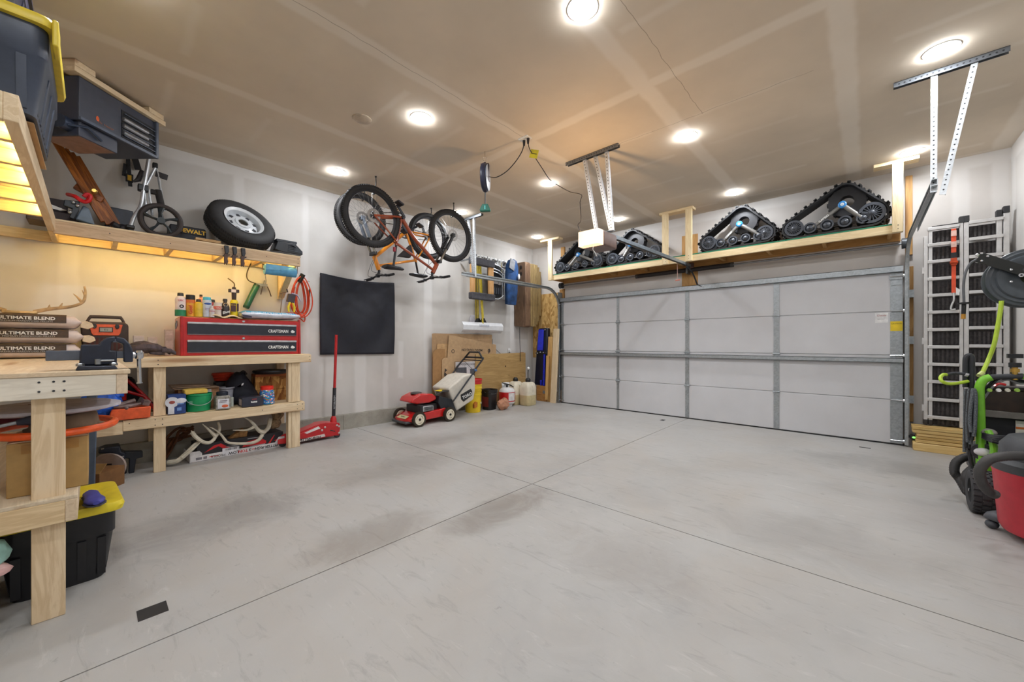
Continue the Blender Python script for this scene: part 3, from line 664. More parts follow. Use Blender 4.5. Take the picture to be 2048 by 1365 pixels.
t = L('grease_gun', 'green grease gun hanging by its looped hose on the wall', 'grease gun', wy(510, -5.4), -5.4, 1.75)
g = lambda u, v: (wy(u, -5.4) - wy(510, -5.4), -.03, zz(u, v, -5.4) - 1.75)
m = MB(); m.cyl(g(492, 613), g(511, 574), .034, n=18); m.obj('barrel', mat((22, 92, 60), .3, coat=.3), t)
m = MB(); m.cyl(g(490, 617), g(492, 613), .03, .036, n=18); m.cyl(g(511, 574), g(513, 570), .036, .03, n=18); m.obj('end_cap', mat((20, 66, 48), .4), t)
m = MB(); m.bar(g(510, 570), g(533, 572), .03, .035); m.cyl(g(529, 562), g(527, 575), .014, n=10); m.tube([g(531, 563), g(529, 550)], .006, 8); m.obj('head', STEEL, t, bevel=.003)
m = MB(); m.tube([g(524, 573), g(520, 590)], .006, 8); m.tube(curve([g(531, 570), g(536, 580), g(541, 594)], 4), [.006] * 9, 8); m.obj('lever', mat((70, 54, 50), .4), t)
m = MB(); m.tube(curve([g(529, 551), g(528, 535), g(518, 523), g(505, 523), g(495, 540), g(492, 553), g(496, 562), g(507, 567), g(513, 568)], 5), .006, 8); m.obj('hose', mat((66, 52, 34), .5), t)
t = L('towel_roll', 'blue paper towel roll hanging under the shelf end', 'paper towels', wy(562, -4.95), -4.97, 2.04)
m = MB(); m.cyl((-.16, 0, 0), (.16, 0, 0), .055, n=24); m.obj('roll', mat((96, 160, 200), .85), t, ang=50)
m = MB(); m.prism([(-.16, .055), (.13, .052), (.05, .03), (-.03, .0), (-.16, -.01)], -.062, -.058); m.obj('loose_sheet', mat((120, 182, 216), .85), t)
m = MB(); m.tube([(-.18, 0, .1), (-.18, 0, 0), (.18, 0, 0), (.18, 0, .1)], .006, 8); m.obj('holder', mat((80, 60, 50), .5), t)
# extension cord coil on a bracket
CORD = mat((206, 66, 24), .5)
t = L('extension_cord', 'orange extension cord coiled on the wall by the shelf end', 'cord', wy(598, -5.37), -5.37, 1.82)
for k in range(6):
    rr = random.Random(k); w_, h_ = .05 + .014 * k, .2 + .012 * k; o = rr.uniform(-.02, .025)
    MB().tube([(o + w_ * math.cos(a) * (1 - .25 * math.sin(a)), -.02 - .012 * k + .008 * math.sin(3 * a + k), -.02 + h_ * math.sin(a)) for a in [2 * PI * j / 36 for j in range(36)]], .0075, 7, closed=True).obj('cord_loop', CORD, t)
m = MB(); m.tube(curve([(-.02, -.05, .16), (-.05, -.06, .05), (-.06, -.06, -.12), (-.03, -.05, -.2)], 5), .0075, 7); m.tube(curve([(.03, -.03, -.2), (.06, -.03, -.27), (.05, -.03, -.33), (.0, -.03, -.29), (-.08, -.04, -.26)], 4), .0075, 7); m.obj('cord_tail', CORD, t)
m = MB(); m.bar((-.02, -.05, .17), (.02, -.09, .27), .045, .05); m.obj('cord_plug', BLACK, t, bevel=.006)
m = MB(); m.box(-.07, -.04, -.05, -.01, .1, .15); m.obj('white_plug', WHITE, t, bevel=.004)
m = MB(); m.tube(curve([(.07, -.02, .16), (.1, -.02, .2), (.12, -.02, .19)], 3), .004, 6); m.tube(curve([(.07, -.02, .15), (.1, -.02, .05), (.11, -.02, -.15), (.07, -.02, -.24), (.02, -.02, -.26)], 4), .004, 6); m.obj('thin_wire', mat((150, 150, 150), .5), t)
MB().ball((.118, -.02, .04), (.012, .012, .06), 10, 8).obj('wire_grip', BLACK, t)
t = L('hedge_shears', 'hand shears with yellow grips hanging by the cord coil', 'shears', wy(582, -5.2), -5.2, 1.7)
m = MB(); m.bx((0, 0, .06), (.08, .05, .1), (0, .2, 0)); m.cyl((-.04, -.01, .13), (-.05, -.01, .17), .008, n=8); m.obj('head', mat((60, 52, 56), .5), t, bevel=.008)
for s in (-1, 1):
    m = MB(); m.tube([(s * .012, -.01, .02), (s * .035, -.015, -.05), (s * .028, -.015, -.11)], [.011, .014, .010], 8); m.obj('grip', mat((236, 204, 40), .45), t)
m = MB(); m.tube(curve([(.0, -.02, .12), (.06, -.03, .1), (.1, -.03, .03)], 4), .008, 8); m.obj('guard', mat((172, 168, 190), .35, .5), t)
m = MB(); m.bx((-.01, -.0, -.14), (.07, .03, .05)); m.obj('red_tool_end', RED, t, bevel=.004)
t = L('pry_bar', 'thin steel rod tool hanging between grease gun and shears', 'rod', wy(565, -5.3), -5.3, 1.62)
m = MB(); m.tube([(.0, 0, .2), (-.02, 0, .0), (-.04, 0, -.14)], .006, 8); m.tube(curve([(-.03, 0, .2), (0, 0, .215), (.05, 0, .23)], 3), .009, 8); m.obj('rod', mat((150, 130, 110), .4, .7), t)
t = L('wood_cleat', 'short wooden cleat on the wall behind the hanging tools', 'wood block', wy(570, -5.44), -5.447, 1.56)
MB().box(-.11, .1, -.038, 0, -.02, .02).obj('cleat', wood('x', (168, 130, 84), (196, 160, 112)), t, bevel=.002)
# ---------------------------------------------------------------- black banner
FY0, FY1, FZ0, FZ1 = 2.07, 3.175, 1.045, 2.15
def flag():
    m = MB(); n, k = 40, 36; cols = []
    for i in range(n + 1):
        col = []
        for j in range(k + 1):
            u, v = i / n, j / k
            sag = -.035 * math.sin(PI * u) * v ** 2 * (1 if v > .5 else v * 2)
            s_ = (1 - v) - .62 * (1 - (2 * u - 1) ** 2) * (.35 + .65 * (1 - v)); edge = min(1, 5 * min(u, 1 - u, v, 1 - v) + .1); y = -.03 - .022 * edge * math.sin(9.5 * s_ + .6 * u) - .012 * edge * math.sin(5 * u + 2 * v)
            col.append((FY0 + (FY1 - FY0) * u + .012 * math.sin(v * PI) * (1 if u > .5 else -.3), y, FZ0 + (FZ1 - FZ0) * v + sag + .01 * (1 - u)))
        cols.append(col)
    m.ring_loft(cols, cyc=False, caps=False); return m
t = L('banner', 'plain black square cloth banner pinned to the wall', 'banner', 0, XL + .006, 0)
o = flag().obj('cloth', mat((24, 26, 38), .6, var=.15), t, ang=80); sm = o.modifiers.new('thick', 'SOLIDIFY'); sm.thickness = .002
m = MB()
for y in (FY0 + .006, FY1 - .006): m.lathe([(.007, -.016), (.007, -.022), (0, -.024)], (y, 0, FZ1 - .012), 'y', 10)
m.obj('pins', STEEL, t)
# ---------------------------------------------------------------- on the high wall shelf
ZS = 2.229
# spare wheel lying back against the wall
t = thing('spare_wheel', 'spare trailer wheel with white steel rim leaning back on the wall shelf', 'wheel', (-5.16, 1.125, 2.522), 0, None, (rad(-5), rad(-36), rad(13)))
t.scale = (.94, .94, .94)
# local x = axle toward the room; wheel in local yz
m = MB(); m.lathe([(.2, -.085), (.235, -.1), (.29, -.105), (.325, -.09), (.343, -.06), (.349, -.02), (.349, .02), (.343, .06), (.325, .09), (.29, .105), (.235, .1), (.2, .085)], (0, 0, 0), 'x', 64, closed=True)
m.obj('tire', mat((44, 44, 46), .75), t, ang=50)
m = MB()
for k in range(90):
    a = 2 * PI * k / 90
    for x, w in ((-.06, .02), (-.02, .018), (.02, .018), (.06, .02)):
        r = .345 if abs(x) > .04 else .35
        m.M = Matrix.Rotation(a, 4, 'X') @ Matrix.Translation((x, 0, r)); m.bx((0, 0, 0), (w * 1.4, .012, .006), (0, 0, .5 if x > 0 else -.5))
m.M = None; m.obj('tread', mat((34, 34, 36), .8), t)
RIM = mat((206, 210, 214), .35, var=.04)
m = MB(); m.lathe([(.2, .086), (.208, .1), (.2, .098), (.178, .08), (.172, .03), (.165, -.02), (.165, -.07), (.2, -.09), (.208, -.095), (.2, -.06), (.19, 0)], (0, 0, 0), 'x', 48, closed=True); m.obj('rim_barrel', RIM, t, ang=40)
m = MB(); n = 48; rings = []
for r, h in ((.17, .02), (.15, .036), (.115, .045), (.1, .05), (.085, .052), (.08, .062), (.052, .064), (.05, .052)):
    rings.append([(h, r * math.cos(2 * PI * k / n), r * math.sin(2 * PI * k / n)) for k in range(n)])
m.ring_loft(rings, caps=False); m.mi = 1
for k in range(8):
    a = 2 * PI * k / 8 + .2; m.M = Matrix.Rotation(a, 4, 'X'); m.prism([(-.024, .112), (.024, .112), (.012, .15), (-.012, .15)], .039, .046, 'x')
m.M = None; m.obj('rim_disc', [RIM, DARK], t, ang=40)
m = MB()
for k in range(5):
    a = 2 * PI * k / 5; m.lathe([(.006, .052), (.006, .058), (0, .058)], (0, .072 * math.cos(a), .072 * math.sin(a)), 'x', 8)
m.obj('bolt', DARK, t)
# folding cart
t = L('folding_cart', 'folded silver-tubed cart with one big black wheel on the wall shelf', 'cart', wy(300, -5.0), -5.02, ZS)
q = lambda u, v, d=0.0: (wy(u, -5.02) - wy(300, -5.02), d, zz(u, v, -5.02) - ZS)
ALU = mat((196, 200, 204), .3, .6)
m = MB(); m.tube(curve([q(262, 452), q(268, 435), q(282, 412), q(288, 375), q(298, 318)], 5), .016, 10); m.obj('main_tube', ALU, t)
m = MB(); m.tube([q(294, 425, .05), q(290, 375, .05), q(313, 330, .05)], .012, 8); m.tube([q(306, 430, .03), q(298, 378, .03)], .011, 8); m.tube([q(330, 420, .06), q(318, 345, .06), q(311, 325, .06)], .012, 8); m.obj('brace_tubes', ALU, t)
m = MB(); m.bx(q(287, 376, .02), (.075, .07, .06)); m.bx(q(261, 454, .01), (.06, .06, .03)); m.bx(q(312, 328, .06), (.04, .05, .05)); m.obj('joint', BLACK, t, bevel=.008)
m = MB(); m.tube(curve([q(317, 378, .05), q(321, 395, .05), q(326, 418, .05)], 4), .028, 10); m.bx(q(310, 382, .05), (.05, .04, .04)); m.obj('foam_grip', mat((40, 36, 36), .8), t, ang=60)
m = MB(); m.bx(q(325, 348, .06), (.09, .02, .05), (0, .15, 0)); m.obj('rest_pad', mat((48, 44, 46), .6), t); m = MB(); m.tube([q(286, 340, .04), q(278, 358, .03), q(268, 362, .03)], [.02, .022, .008], 8); m.obj('brake_lever', mat((48, 44, 46), .6), t)
cw = q(322, 443, -.02); w = wy(322, -5.02)
m = MB(); m.torus(cw, .142, .024, 'y', 40, 10); m.obj('wheel_tire', mat((54, 46, 44), .7), t)
m = MB(); m.lathe([(.125, -.02), (.13, .0), (.125, .02), (.118, .0)], cw, 'y', 36, closed=True); m.lathe([(.03, -.03), (.03, .03), (0, .03)], cw, 'y', 16)
for k in range(5):
    a = 2 * PI * k / 5 + .3
    m.tube([(cw[0] + .02 * math.cos(a), cw[1], cw[2] + .02 * math.sin(a)), (cw[0] + .07 * math.cos(a + .1), cw[1] - .008, cw[2] + .07 * math.sin(a + .1)), (cw[0] + .122 * math.cos(a), cw[1], cw[2] + .122 * math.sin(a))], [.026, .018, .034], 8, flat=.5)
m.obj('wheel_hub', mat((46, 54, 58), .3), t)
t = L('garment_straps', 'black strap with yellow tag hanging on the wall by the cart', 'strap', wy(262, -5.4), -5.42, 2.7)
q = lambda u, v, d=0.0: (wy(u, -5.42) - wy(262, -5.42), d, zz(u, v, -5.42) - 2.7)
m = MB(); m.bar(q(256, 318), q(261, 373), .03, .012, (0, 1, 0)); m.bar(q(251, 328), q(248, 352), .028, .012, (0, 1, 0)); m.bar(q(270, 318), q(277, 340), .05, .02, (0, 1, 0)); m.obj('strap', BLACK, t)
m = MB(); m.bx(q(259, 357, -.012), (.055, .01, .08)); m.obj('tag', BLACK, t); m = MB(); m.bx(q(259, 357, -.019), (.028, .004, .052)); m.obj('tag_print', mat((206, 164, 50), .5), t)
# yellow lettered case
t = L('tool_case', 'black tool case with yellow lettering behind the spare wheel', 'tool case', wy(385, -5.25), -5.27, ZS + .03)
m = MB(); m.prism([(-.19, 0), (.1, 0), (.1, .135), (.09, .155), (-.19, .155)], -.12, .12); m.obj('case_body', mat((28, 30, 38), .5), t, bevel=.01)
m = MB(); m.box(-.14, .09, -.128, -.118, .075, .135); m.obj('badge', mat((20, 20, 24), .5), t, bevel=.003)
text('DEWALT', .056, mat((236, 186, 40), .5), t, (-.02, -.129, .105), bold=.002)
BRD = wood('x', (178, 140, 96), (212, 178, 132))
for k, (u0, u1, x, z, lab) in enumerate(((372, 425, -5.06, .0, 'lower short board under the tool case on the wall shelf'), (390, 440, -5.02, .026, 'upper short board under the spare wheel on the wall shelf'), (520, 563, -5.1, .0, 'lower board end beyond the spare wheel on the shelf'), (522, 566, -5.12, .026, 'upper board end beyond the spare wheel on the shelf'))):
    y0, y1 = wy(u0, x), wy(u1, x)
    t = tag(MB().box(-(y1 - y0) / 2, (y1 - y0) / 2, -.04, .04, 0, .025).obj('board', BRD, None, bevel=.002, loc=((x, (y0 + y1) / 2, ZS + z)), rot=(0, 0, LW)), lab, 'board', 'loose boards on the wall shelf')
t = L('slotted_ramp', 'black slotted plastic ramp piece at the shelf end', 'plastic ramp', wy(573, -5.1), -5.14, ZS + .0515)
m = MB(); m.prism([(-.14, .02), (-.11, .12), (.08, .12), (.16, .04), (.16, 0), (-.05, 0)], -.1, .12); m.obj('ramp_body', mat((34, 38, 44), .45), t, bevel=.006)
m = MB()
for k in range(4): m.prism([(.0, .028 + k * .02), (.06, .028 + k * .02), (.08, .022 + k * .016), (.15 - k * .02, .022 + k * .016), (.15 - k * .02, .03 + k * .016), (.0, .036 + k * .02)], -.108, -.098)
m.obj('molded_rib', mat((60, 66, 74), .4), t)
m = MB(); m.box(-.12, .1, -.09, .08, .12, .15); m.obj('upper_plate', mat((44, 48, 54), .45), t, bevel=.006)
t = L('plastic_tray', 'thin black strip of plastic under the slotted ramp at the shelf end', 'plastic strip', wy(560, -4.95), -4.96, ZS)
MB().prism([(-.2, 0), (.22, 0), (.2, .018), (.0, .03), (-.2, .012)], -.03, .05).obj('strip', mat((34, 26, 28), .5), t, bevel=.003)
# striped wooden slats leaning
t = L('slat_bundle', 'dark red-brown slatted wooden piece leaning across the shelf corner', 'wooden slats', wy(235, -5.0), -5.0, ZS)
q = lambda u, v, x=-5.1: (wy(u, x) - wy(235, -5.0), -(x + 5.0), zz(u, v, x) - ZS)
RBN = wood('z', (92, 44, 18), (186, 112, 44), (50, 22, 10), .45)
P0, P1 = Vector(q(232, 455)), Vector(q(138, 298))
dd = (P1 - P0)
for k in range(5):
    off = Vector((-.085 + k * .034, .03 * k - .05, -.012 * k + .02))
    m = MB(); m.bar((0, 0, 0), (0, 0, dd.length), .026, .05)
    o = m.obj('slat', RBN, t, bevel=.003, loc=P0 + off, rot=Vector((0, 0, 1)).rotation_difference(dd).to_euler())
m = MB(); m.bar(q(150, 372), q(205, 402), .05, .05); m.obj('cross_piece', wood('x', (92, 44, 18), (176, 104, 44), (50, 22, 10), .45), t, bevel=.003)
MB().lathe([(.022, 0), (.022, -.04), (.014, -.05), (0, -.05)], q(188, 384, -5.0), 'y', 12).obj('brass_bolt', BRASS, t)
t = L('grip_saw', 'red looped handle tool lying in the shelf corner', 'tool', wy(160, -4.95), -4.95, ZS)
q = lambda u, v, d=0.0: (wy(u, -4.95) - wy(160, -4.95), d, zz(u, v, -4.95) - ZS)
m = MB(); m.tube(curve([q(135, 383, .1), q(150, 393), q(160, 400), q(170, 404), q(178, 400), q(180, 392), q(174, 389), q(168, 394)], 5), .016, 8); m.obj('red_handle', mat((206, 20, 30), .35), t)
m = MB(); m.prism([q(128, 398)[::2], q(160, 402)[::2], q(158, 420)[::2], q(148, 438)[::2], q(138, 434)[::2], q(144, 416)[::2], q(126, 410)[::2]], .02, .06); m.obj('black_body', mat((22, 30, 40), .4), t, bevel=.006)
m = MB()
for u, v in ((147, 404), (155, 411), (140, 424)): m.ball(q(u, v, .01), .014, 10, 6)
m.obj('rivet', CHROME, t)
t = L('parts_box', 'dark open box of parts at the shelf corner', 'box', wy(112, -5.05), -5.18, ZS)
m = MB(); m.box(-.16, .13, -.12, .12, 0, .1); m.box(-.13, .06, -.06, .1, .1, .22); m.obj('box_body', mat((50, 38, 40), .6), t, bevel=.006)
m = MB(); m.prism([(-.1, .13), (.02, .11), (.06, .12), (-.03, .15)], -.128, -.121); m.obj('white_sheet', WHITE, t)
t = L('wedge_block', 'grey-blue plastic wedge on the shelf between box and slats', 'plastic wedge', wy(172, -5.05), -5.06, ZS)
q = lambda u, v: (wy(u, -5.05) - wy(172, -5.05), zz(u, v, -5.05) - ZS)
MB().prism([q(150, 440), q(190, 452), q(178, 418), q(166, 412)], -.04, .06).obj('wedge', mat((104, 120, 136), .4), t, bevel=.01)
t = L('leaning_sheet', 'flat blue-black panel leaning on the wall behind the cart', 'panel', wy(240, -5.38), -5.36, ZS)
q = lambda u, v: (wy(u, -5.38) - wy(240, -5.38), zz(u, v, -5.38) - ZS)
MB().prism([(q(205, 440)[0], 0), (q(268, 440)[0], 0), q(266, 424), q(216, 414)], -.01, .02).obj('panel', mat((48, 54, 68), .45), t, bevel=.006)
t = L('dark_motor', 'small black lumpy motor part at the foot of the slats', 'motor part', wy(246, -5.05), -5.1, ZS)
m = MB(); m.ball((0, 0, .045), (.045, .045, .045), 12, 8); m.cyl((-.03, -.03, .05), (-.07, -.05, .07), .025, n=10); m.box(-.04, .04, -.04, .04, 0, .03); m.obj('housing', mat((34, 34, 40), .5), t, ang=50)
# ---------------------------------------------------------------- on the end shelf: totes and cardboard
TOT = mat((60, 68, 84), .42, var=.08); LID = mat((226, 200, 62), .42, var=.05)
def tote(name, label, loc, w, l, h, body, lid, rz=0, flare=.05, parts=True, group=None):
    # w along local x, l along local y
    t = thing(name, label, 'tote', loc, rz, group)
    def rect(a, b, z, r=.05, n=4):
        pts = []
        for cx_, cy_, a0 in ((a - r, b - r, 0), (-a + r, b - r, 90), (-a + r, -b + r, 180), (a - r, -b + r, 270)):
            pts += [(cx_ + r * math.cos(rad(a0 + 90 * i / n)), cy_ + r * math.sin(rad(a0 + 90 * i / n)), z) for i in range(n + 1)]
        return pts
    a, b = w / 2, l / 2
    m = MB(); m.ring_loft([rect(a - flare, b - flare, 0), rect(a - flare * .4, b - flare * .4, h * .6), rect(a - flare * .38 + .006, b - flare * .38 + .006, h * .62), rect(a - .012, b - .012, h * .93), rect(a, b, h * .94), rect(a, b, h)]);
    for s in (-1, 1):
        for k in range(-2, 3): m.bar((s * (a - flare * .98), k * l * .17, .02), (s * (a - flare * .45), k * l * .17, h * .58), .03, .012, (1, 0, 0))
    for s in (-1, 1):
        for k in range(-1, 2): m.bar((k * w * .22, s * (b - flare * .98), .02), (k * w * .22, s * (b - flare * .45), h * .58), .03, .012, (0, 1, 0))
    m.obj('body', body, t, ang=45)
    if lid:
        m = MB(); m.ring_loft([rect(a + .014, b + .014, h - .03), rect(a + .02, b + .02, h - .005), rect(a + .012, b + .012, h + .014), rect(a - .03, b - .03, h + .018), rect(a - .05, b - .05, h + .008), rect(a - .09, b - .09, h + .008), rect(a - .11, b - .11, h + .022)]); m.obj('lid', lid, t, ang=45)
    return t
c0 = at(72, 234, z=2.262)
T1 = tote('storage_tote', 'big dark storage tote with yellow lid high on the end shelf', (c0.x - .36 + .03, c0.y - .25 + .02, 2.262), .8, .56, .43, TOT, LID)
for s in (-1, 1): MB().box(.28, .42, s * .29 - .012 if s < 0 else .282, s * .29 + .012 if s > 0 else -.282, .32, .44).obj('lid_latch', LID, T1, bevel=.006)
m = MB()
for k in range(10): m.box(-.3 + k * .064, -.28 + k * .064, .226, .234, .02, .05)
m.obj('vent_slots', BLACK, T1)
m = MB(); m.box(.374, .384, -.2, -.16, .25, .42); m.obj('front_rib', TOT, T1)
T2 = tote('storage_tote', 'second black tote stacked on the yellow lid under the ceiling', (c0.x - .4, c0.y - .29, 2.7155), .74, .5, .32, mat((38, 38, 58), .45), None, flare=.04)
for k in range(2):
    o = MB().box(-.35, .35, -.22, .22, 0, .0058).obj('cardboard_sheet', CARD, None, loc=(c0.x - .4 - .03 * k, c0.y - .23, 2.2435 + .0062 * k))
    tag(o, ('lower' if k == 0 else 'upper') + ' cardboard sheet under the big yellow-lidded tote', 'cardboard', 'cardboard under the tote')
p = at(91, 372, y=-.27)
t = thing('plastic_tub', 'pale blue plastic tub beyond the big tote on the end shelf', 'tub', (-4.02, -.36, 2.244))
MB().prism([(-.12, 0), (.12, 0), (.14, .13), (-.14, .13)], -.1, .12).obj('tub_body', mat((146, 158, 194), .4), t, bevel=.01)
# ---------------------------------------------------------------- unit heater hung in the corner
A, B = at(157, 150, z=3.2), at(313, 246, z=3.2)
hd = math.atan2(B.y - A.y, B.x - A.x); hl = (B - A).length
HB = mat((58, 62, 76), .4, var=.05)
t = thing('unit_heater', 'dark blue-grey gas unit heater hung under the ceiling in the corner', 'heater', (A.x, A.y, 2.872), hd)
MB().box(0, hl, 0, .46, 0, .325).obj('cabinet', HB, t, bevel=.004)
MB().box(.0, hl * .49, -.006, 0, .01, .315).obj('access_panel', mat((66, 70, 82), .4, var=.05), t, bevel=.002)
m = MB(); m.box(hl * .5, hl * .965, -.004, .0, .035, .26); m.obj('grille_opening', mat((14, 15, 22), .6), t)
m = MB()
for z in (.075, .13, .185): m.tube([(hl * .5, -.012, z), (hl * .84, -.012, z)], .018, 10)
m.obj('heat_tubes', mat((148, 148, 152), .35, .8), t)
m = MB()
for k in range(5): m.box(hl * .52, hl * .965, -.016, -.01, .05 + k * .045, .056 + k * .045)
m.box(hl * .965, hl, -.02, 0, 0, .325); m.box(0, hl, -.02, 0, 0, .02); m.obj('louver_frame', mat((84, 92, 108), .4), t)
m = MB(); m.ball((hl * .2, -.008, .075), (.012, .002, .02), 8, 6); m.obj('flame_mark', mat((220, 96, 40), .5), t)
text('Mr. Heater', .026, mat((150, 96, 70), .5), t, (hl * .3, -.0075, .055))
m = MB(); m.box(.02, .3, .02, .34, -.11, -.0); m.obj('draft_box', HB, t, bevel=.004); m = MB(); m.box(.03, .29, .03, .33, -.112, -.109); m.obj('intake_plate', mat((150, 118, 104), .5), t)
m = MB(); m.cyl((-.04, .1, -.03), (.02, .1, -.03), .05, n=18); m.tube([(-.02, .06, -.05), (.06, .0, -.03), (.16, -.0, -.08)], .01, 8); m.obj('flue_elbow', mat((70, 80, 100), .3, .6), t)
t = thing('mounting_board', 'pale flat lumber fixed to the ceiling above the unit heater', 'board', (A.x, A.y, 3.2), hd)
for y in (-.03, .32): MB().box(-.05, hl + .06, y, y + .1, .0, .04).obj('plank', wood('x', **PALE), t, bevel=.002)
MB().box(-.05, .09, -.03, .42, .042, .086).obj('spacer', wood('y', **PALE), t, bevel=.002); MB().box(hl - .1, hl + .04, -.03, .42, .042, .086).obj('spacer', wood('y', **PALE), t, bevel=.002)
# ---------------------------------------------------------------- under the long bench
ZU = .5305
def U(name, label, cat, u, x, z=ZU, group=None): return L(name, label, cat, wy(u, x), x, z + .0, group)
def sp(u0, u1, x): a = wy(u0, x); b = wy(u1, x); return (b - a) / 2
t = U('tool_tray', 'open orange metal tool tray piled with dark tools', 'tool tray', 258, -4.93)
w = sp(214, 300, -4.93)
m = MB(); m.prism([(-w * .98, 0), (w * .96, 0), (w, .1), (-w * .8, .095)], -.11, .1); m.obj('tray', mat((226, 92, 46), .5), t, bevel=.006)
m = MB(); m.tube([(-w * .7, -.06, .11), (0, -.08, .115), (w * .8, -.04, .13)], [.012, .02, .012], 8); m.tube([(-w * .5, .0, .12), (w * .3, .02, .15)], .022, 8); m.bx((w * .75, -.06, .135), (.05, .06, .045), (.2, .3, .3)); m.ball((-.02, -.1, .1), .016, 8, 6); m.obj('hand_tools', mat((120, 100, 96), .45, var=.5, scale=12), t)
t = U('tarp_bag', 'crumpled bright blue tarp at the bench corner', 'tarp', 200, -5.0)
m = MB(); m.ball((0, 0, .12), (.14, .14, .12), 20, 14); m.ball((.05, .03, .19), (.1, .09, .06), 14, 8); m.jitter(.012, 9); o = m.obj('tarp', mat((36, 100, 214), .5, var=.2), t, ang=25)
o.location.z = .014
t = U('bolt_cutters', 'long red bolt cutters leaning behind the orange tray', 'bolt cutters', 282, -5.2)
m = MB(); m.tube([(-.12, .02, .36), (.0, .0, .2), (.09, 0, .06)], .014, 8); m.obj('handle', mat((190, 20, 26), .4), t); m = MB(); m.tube([(-.1, -.03, .22), (.02, -.03, .16), (.1, -.03, .02)], .014, 8); m.obj('handle', mat((190, 20, 26), .4), t)
m = MB(); m.prism([(.06, .02), (.12, .0), (.16, .02), (.15, .09), (.07, .1)], -.03, .0); m.obj('jaws', DARK, t, bevel=.004)
m = MB(); m.cyl((-.13, -.03, .14), (-.13, -.03, .26), .03, n=12); m.obj('red_grip', mat((190, 20, 26), .4), t)
t = U('duffel_bag', 'black duffel bag deep under the bench behind the red cutters', 'bag', 238, -5.34)
m = MB(); m.ball((0, 0, .18), (.15, .085, .165), 20, 12); m.jitter(.006, 2); m.obj('bag_body', mat((24, 26, 36), .7), t, ang=60); m = MB(); m.tube(curve([(-.12, -.07, .2), (-.08, -.08, .34), (.08, -.08, .34), (.12, -.07, .2)], 4), .01, 6); m.obj('strap', BLACK, t)
t = U('lamp_carton', 'small blue carton printed with a white lamp beside the bench leg', 'carton', 354, -4.86)
w = sp(336, 372, -4.86)
MB().box(-w, w, -.0, .12, 0, .185).obj('box_body', mat((34, 64, 128), .45, var=.25), t, bevel=.002)
m = MB(); m.lathe([(0, -.0005), (.05, -.001), (.05, -.0005)], (-w * .55, 0, .115), 'y', 24); m.box(-w * .98, -w * .3, -.0012, -.0005, .005, .11); m.ball((w * .45, -.001, .125), (.042, .002, .025), 14, 6); m.obj('printed_lamp', mat((220, 222, 230), .5), t)
m = MB(); m.ball((-w * .55, -.002, .115), (.022, .002, .016), 12, 6); m.obj('printed_center', mat((150, 70, 60), .5), t)
m = MB(); m.box(0, w * .8, -.0012, -.0003, .09, .1); m.box(0, w * .5, -.0012, -.0003, .03, .06); m.obj('printed_text', mat((110, 150, 210), .5), t)
t = U('bucket', 'green plastic bucket with wire bail beside the lamp carton', 'bucket', 401, -4.85)
w = sp(374, 429, -4.87)
m = MB(); m.lathe([(0, 0), (w * .88, .002), (w * .99, .155), (w * 1.03, .157), (w * 1.03, .175), (w * .98, .175), (w * .86, .012), (0, .012)], (0, w, 0), 'z', 36); m.obj('pail', mat((24, 150, 92), .45, var=.05), t)
m = MB(); m.tube([(-w * 1.04 * math.cos(a), w - w * 1.06 * math.sin(a) - .004, .15 - .085 * math.sin(a)) for a in [PI * k / 16 for k in range(17)]], .003, 6); m.obj('bail', LGREY, t)
m = MB(); m.ring_loft([[(w * .985 * math.cos(a), w + w * .985 * math.sin(a), z) for a in (-2.45, -2.3, -2.15)] for z in (.07, .11)], cyc=False, caps=False); m.obj('sticker', mat((120, 190, 160), .5), t)
t = U('sponge_block', 'yellow grout sponge resting across the green bucket rim', 'sponge', 397, -4.85, ZU + .1755)
MB().box(-w * .95, w * .72, .02, 2 * w - .03, 0, .045).obj('foam', mat((232, 196, 92), .85), t, bevel=.012, seg=3)
t = U('cardboard_box', 'brown carton with white label behind the green bucket', 'cardboard box', 395, -5.16)
w = sp(355, 436, -5.16)
MB().box(-w, w, -.1, .15, 0, .215).obj('box_body', mat((156, 112, 76), .8), t, bevel=.004)
MB().box(-w * .25, w * .6, -.1012, -.1, .15, .2).obj('shipping_label', mat((206, 200, 200), .6), t); MB().box(0, w * .2, -.1022, -.1012, .155, .195).obj('label_mark', mat((190, 60, 60), .6), t)
for k in range(4):
    o = MB().box(-w * 1.1, w * 1.05 - .03 * k, -.13 + .01 * k, .12, 0, .0055).obj('cardboard_sheet', mat((164, 138, 116), .85), None, loc=(-5.16, wy(392 - 2 * k, -5.16), ZU + .2155 + k * .0085), rot=(0, .03 * (k % 2), LW))
    tag(o, ('lowest', 'second', 'third', 'top')[k] + ' flat cardboard sheet on the brown carton under the bench', 'cardboard', 'flat cardboard on the carton')
t = U('ratchet_straps', 'coil of red-orange straps behind the flat cardboard', 'straps', 446, -5.36, ZU)
m = MB()
for k in range(3): m.torus((0, .0, .33 - k * .03), .09 - .01 * k, .016, 'z', 24, 6)
m.obj('webbing', mat((200, 60, 34), .6), t); m = MB(); m.box(-.08, .08, -.06, .06, 0, .25); m.obj('dark_case', BLACK, t, bevel=.01)
CLR = mat((176, 182, 182), .15, var=.15)
t = U('jar', 'square clear jar with black lid and white label', 'jar', 447, -4.84)
w = sp(433, 463, -4.86)
m = MB(); m.prism([(-w, 0), (w, 0), (w, .12), (w * .8, .14), (-w * .8, .14), (-w, .12)], .0, 2 * w); m.obj('container', mat((150, 146, 138), .2, var=.3, scale=40), t, bevel=.008, seg=3)
MB().lathe([(w * .78, .14), (w * .8, .172), (w * .7, .178), (0, .178)], (0, w, 0), 'z', 24).obj('lid', mat((28, 36, 52), .4), t)
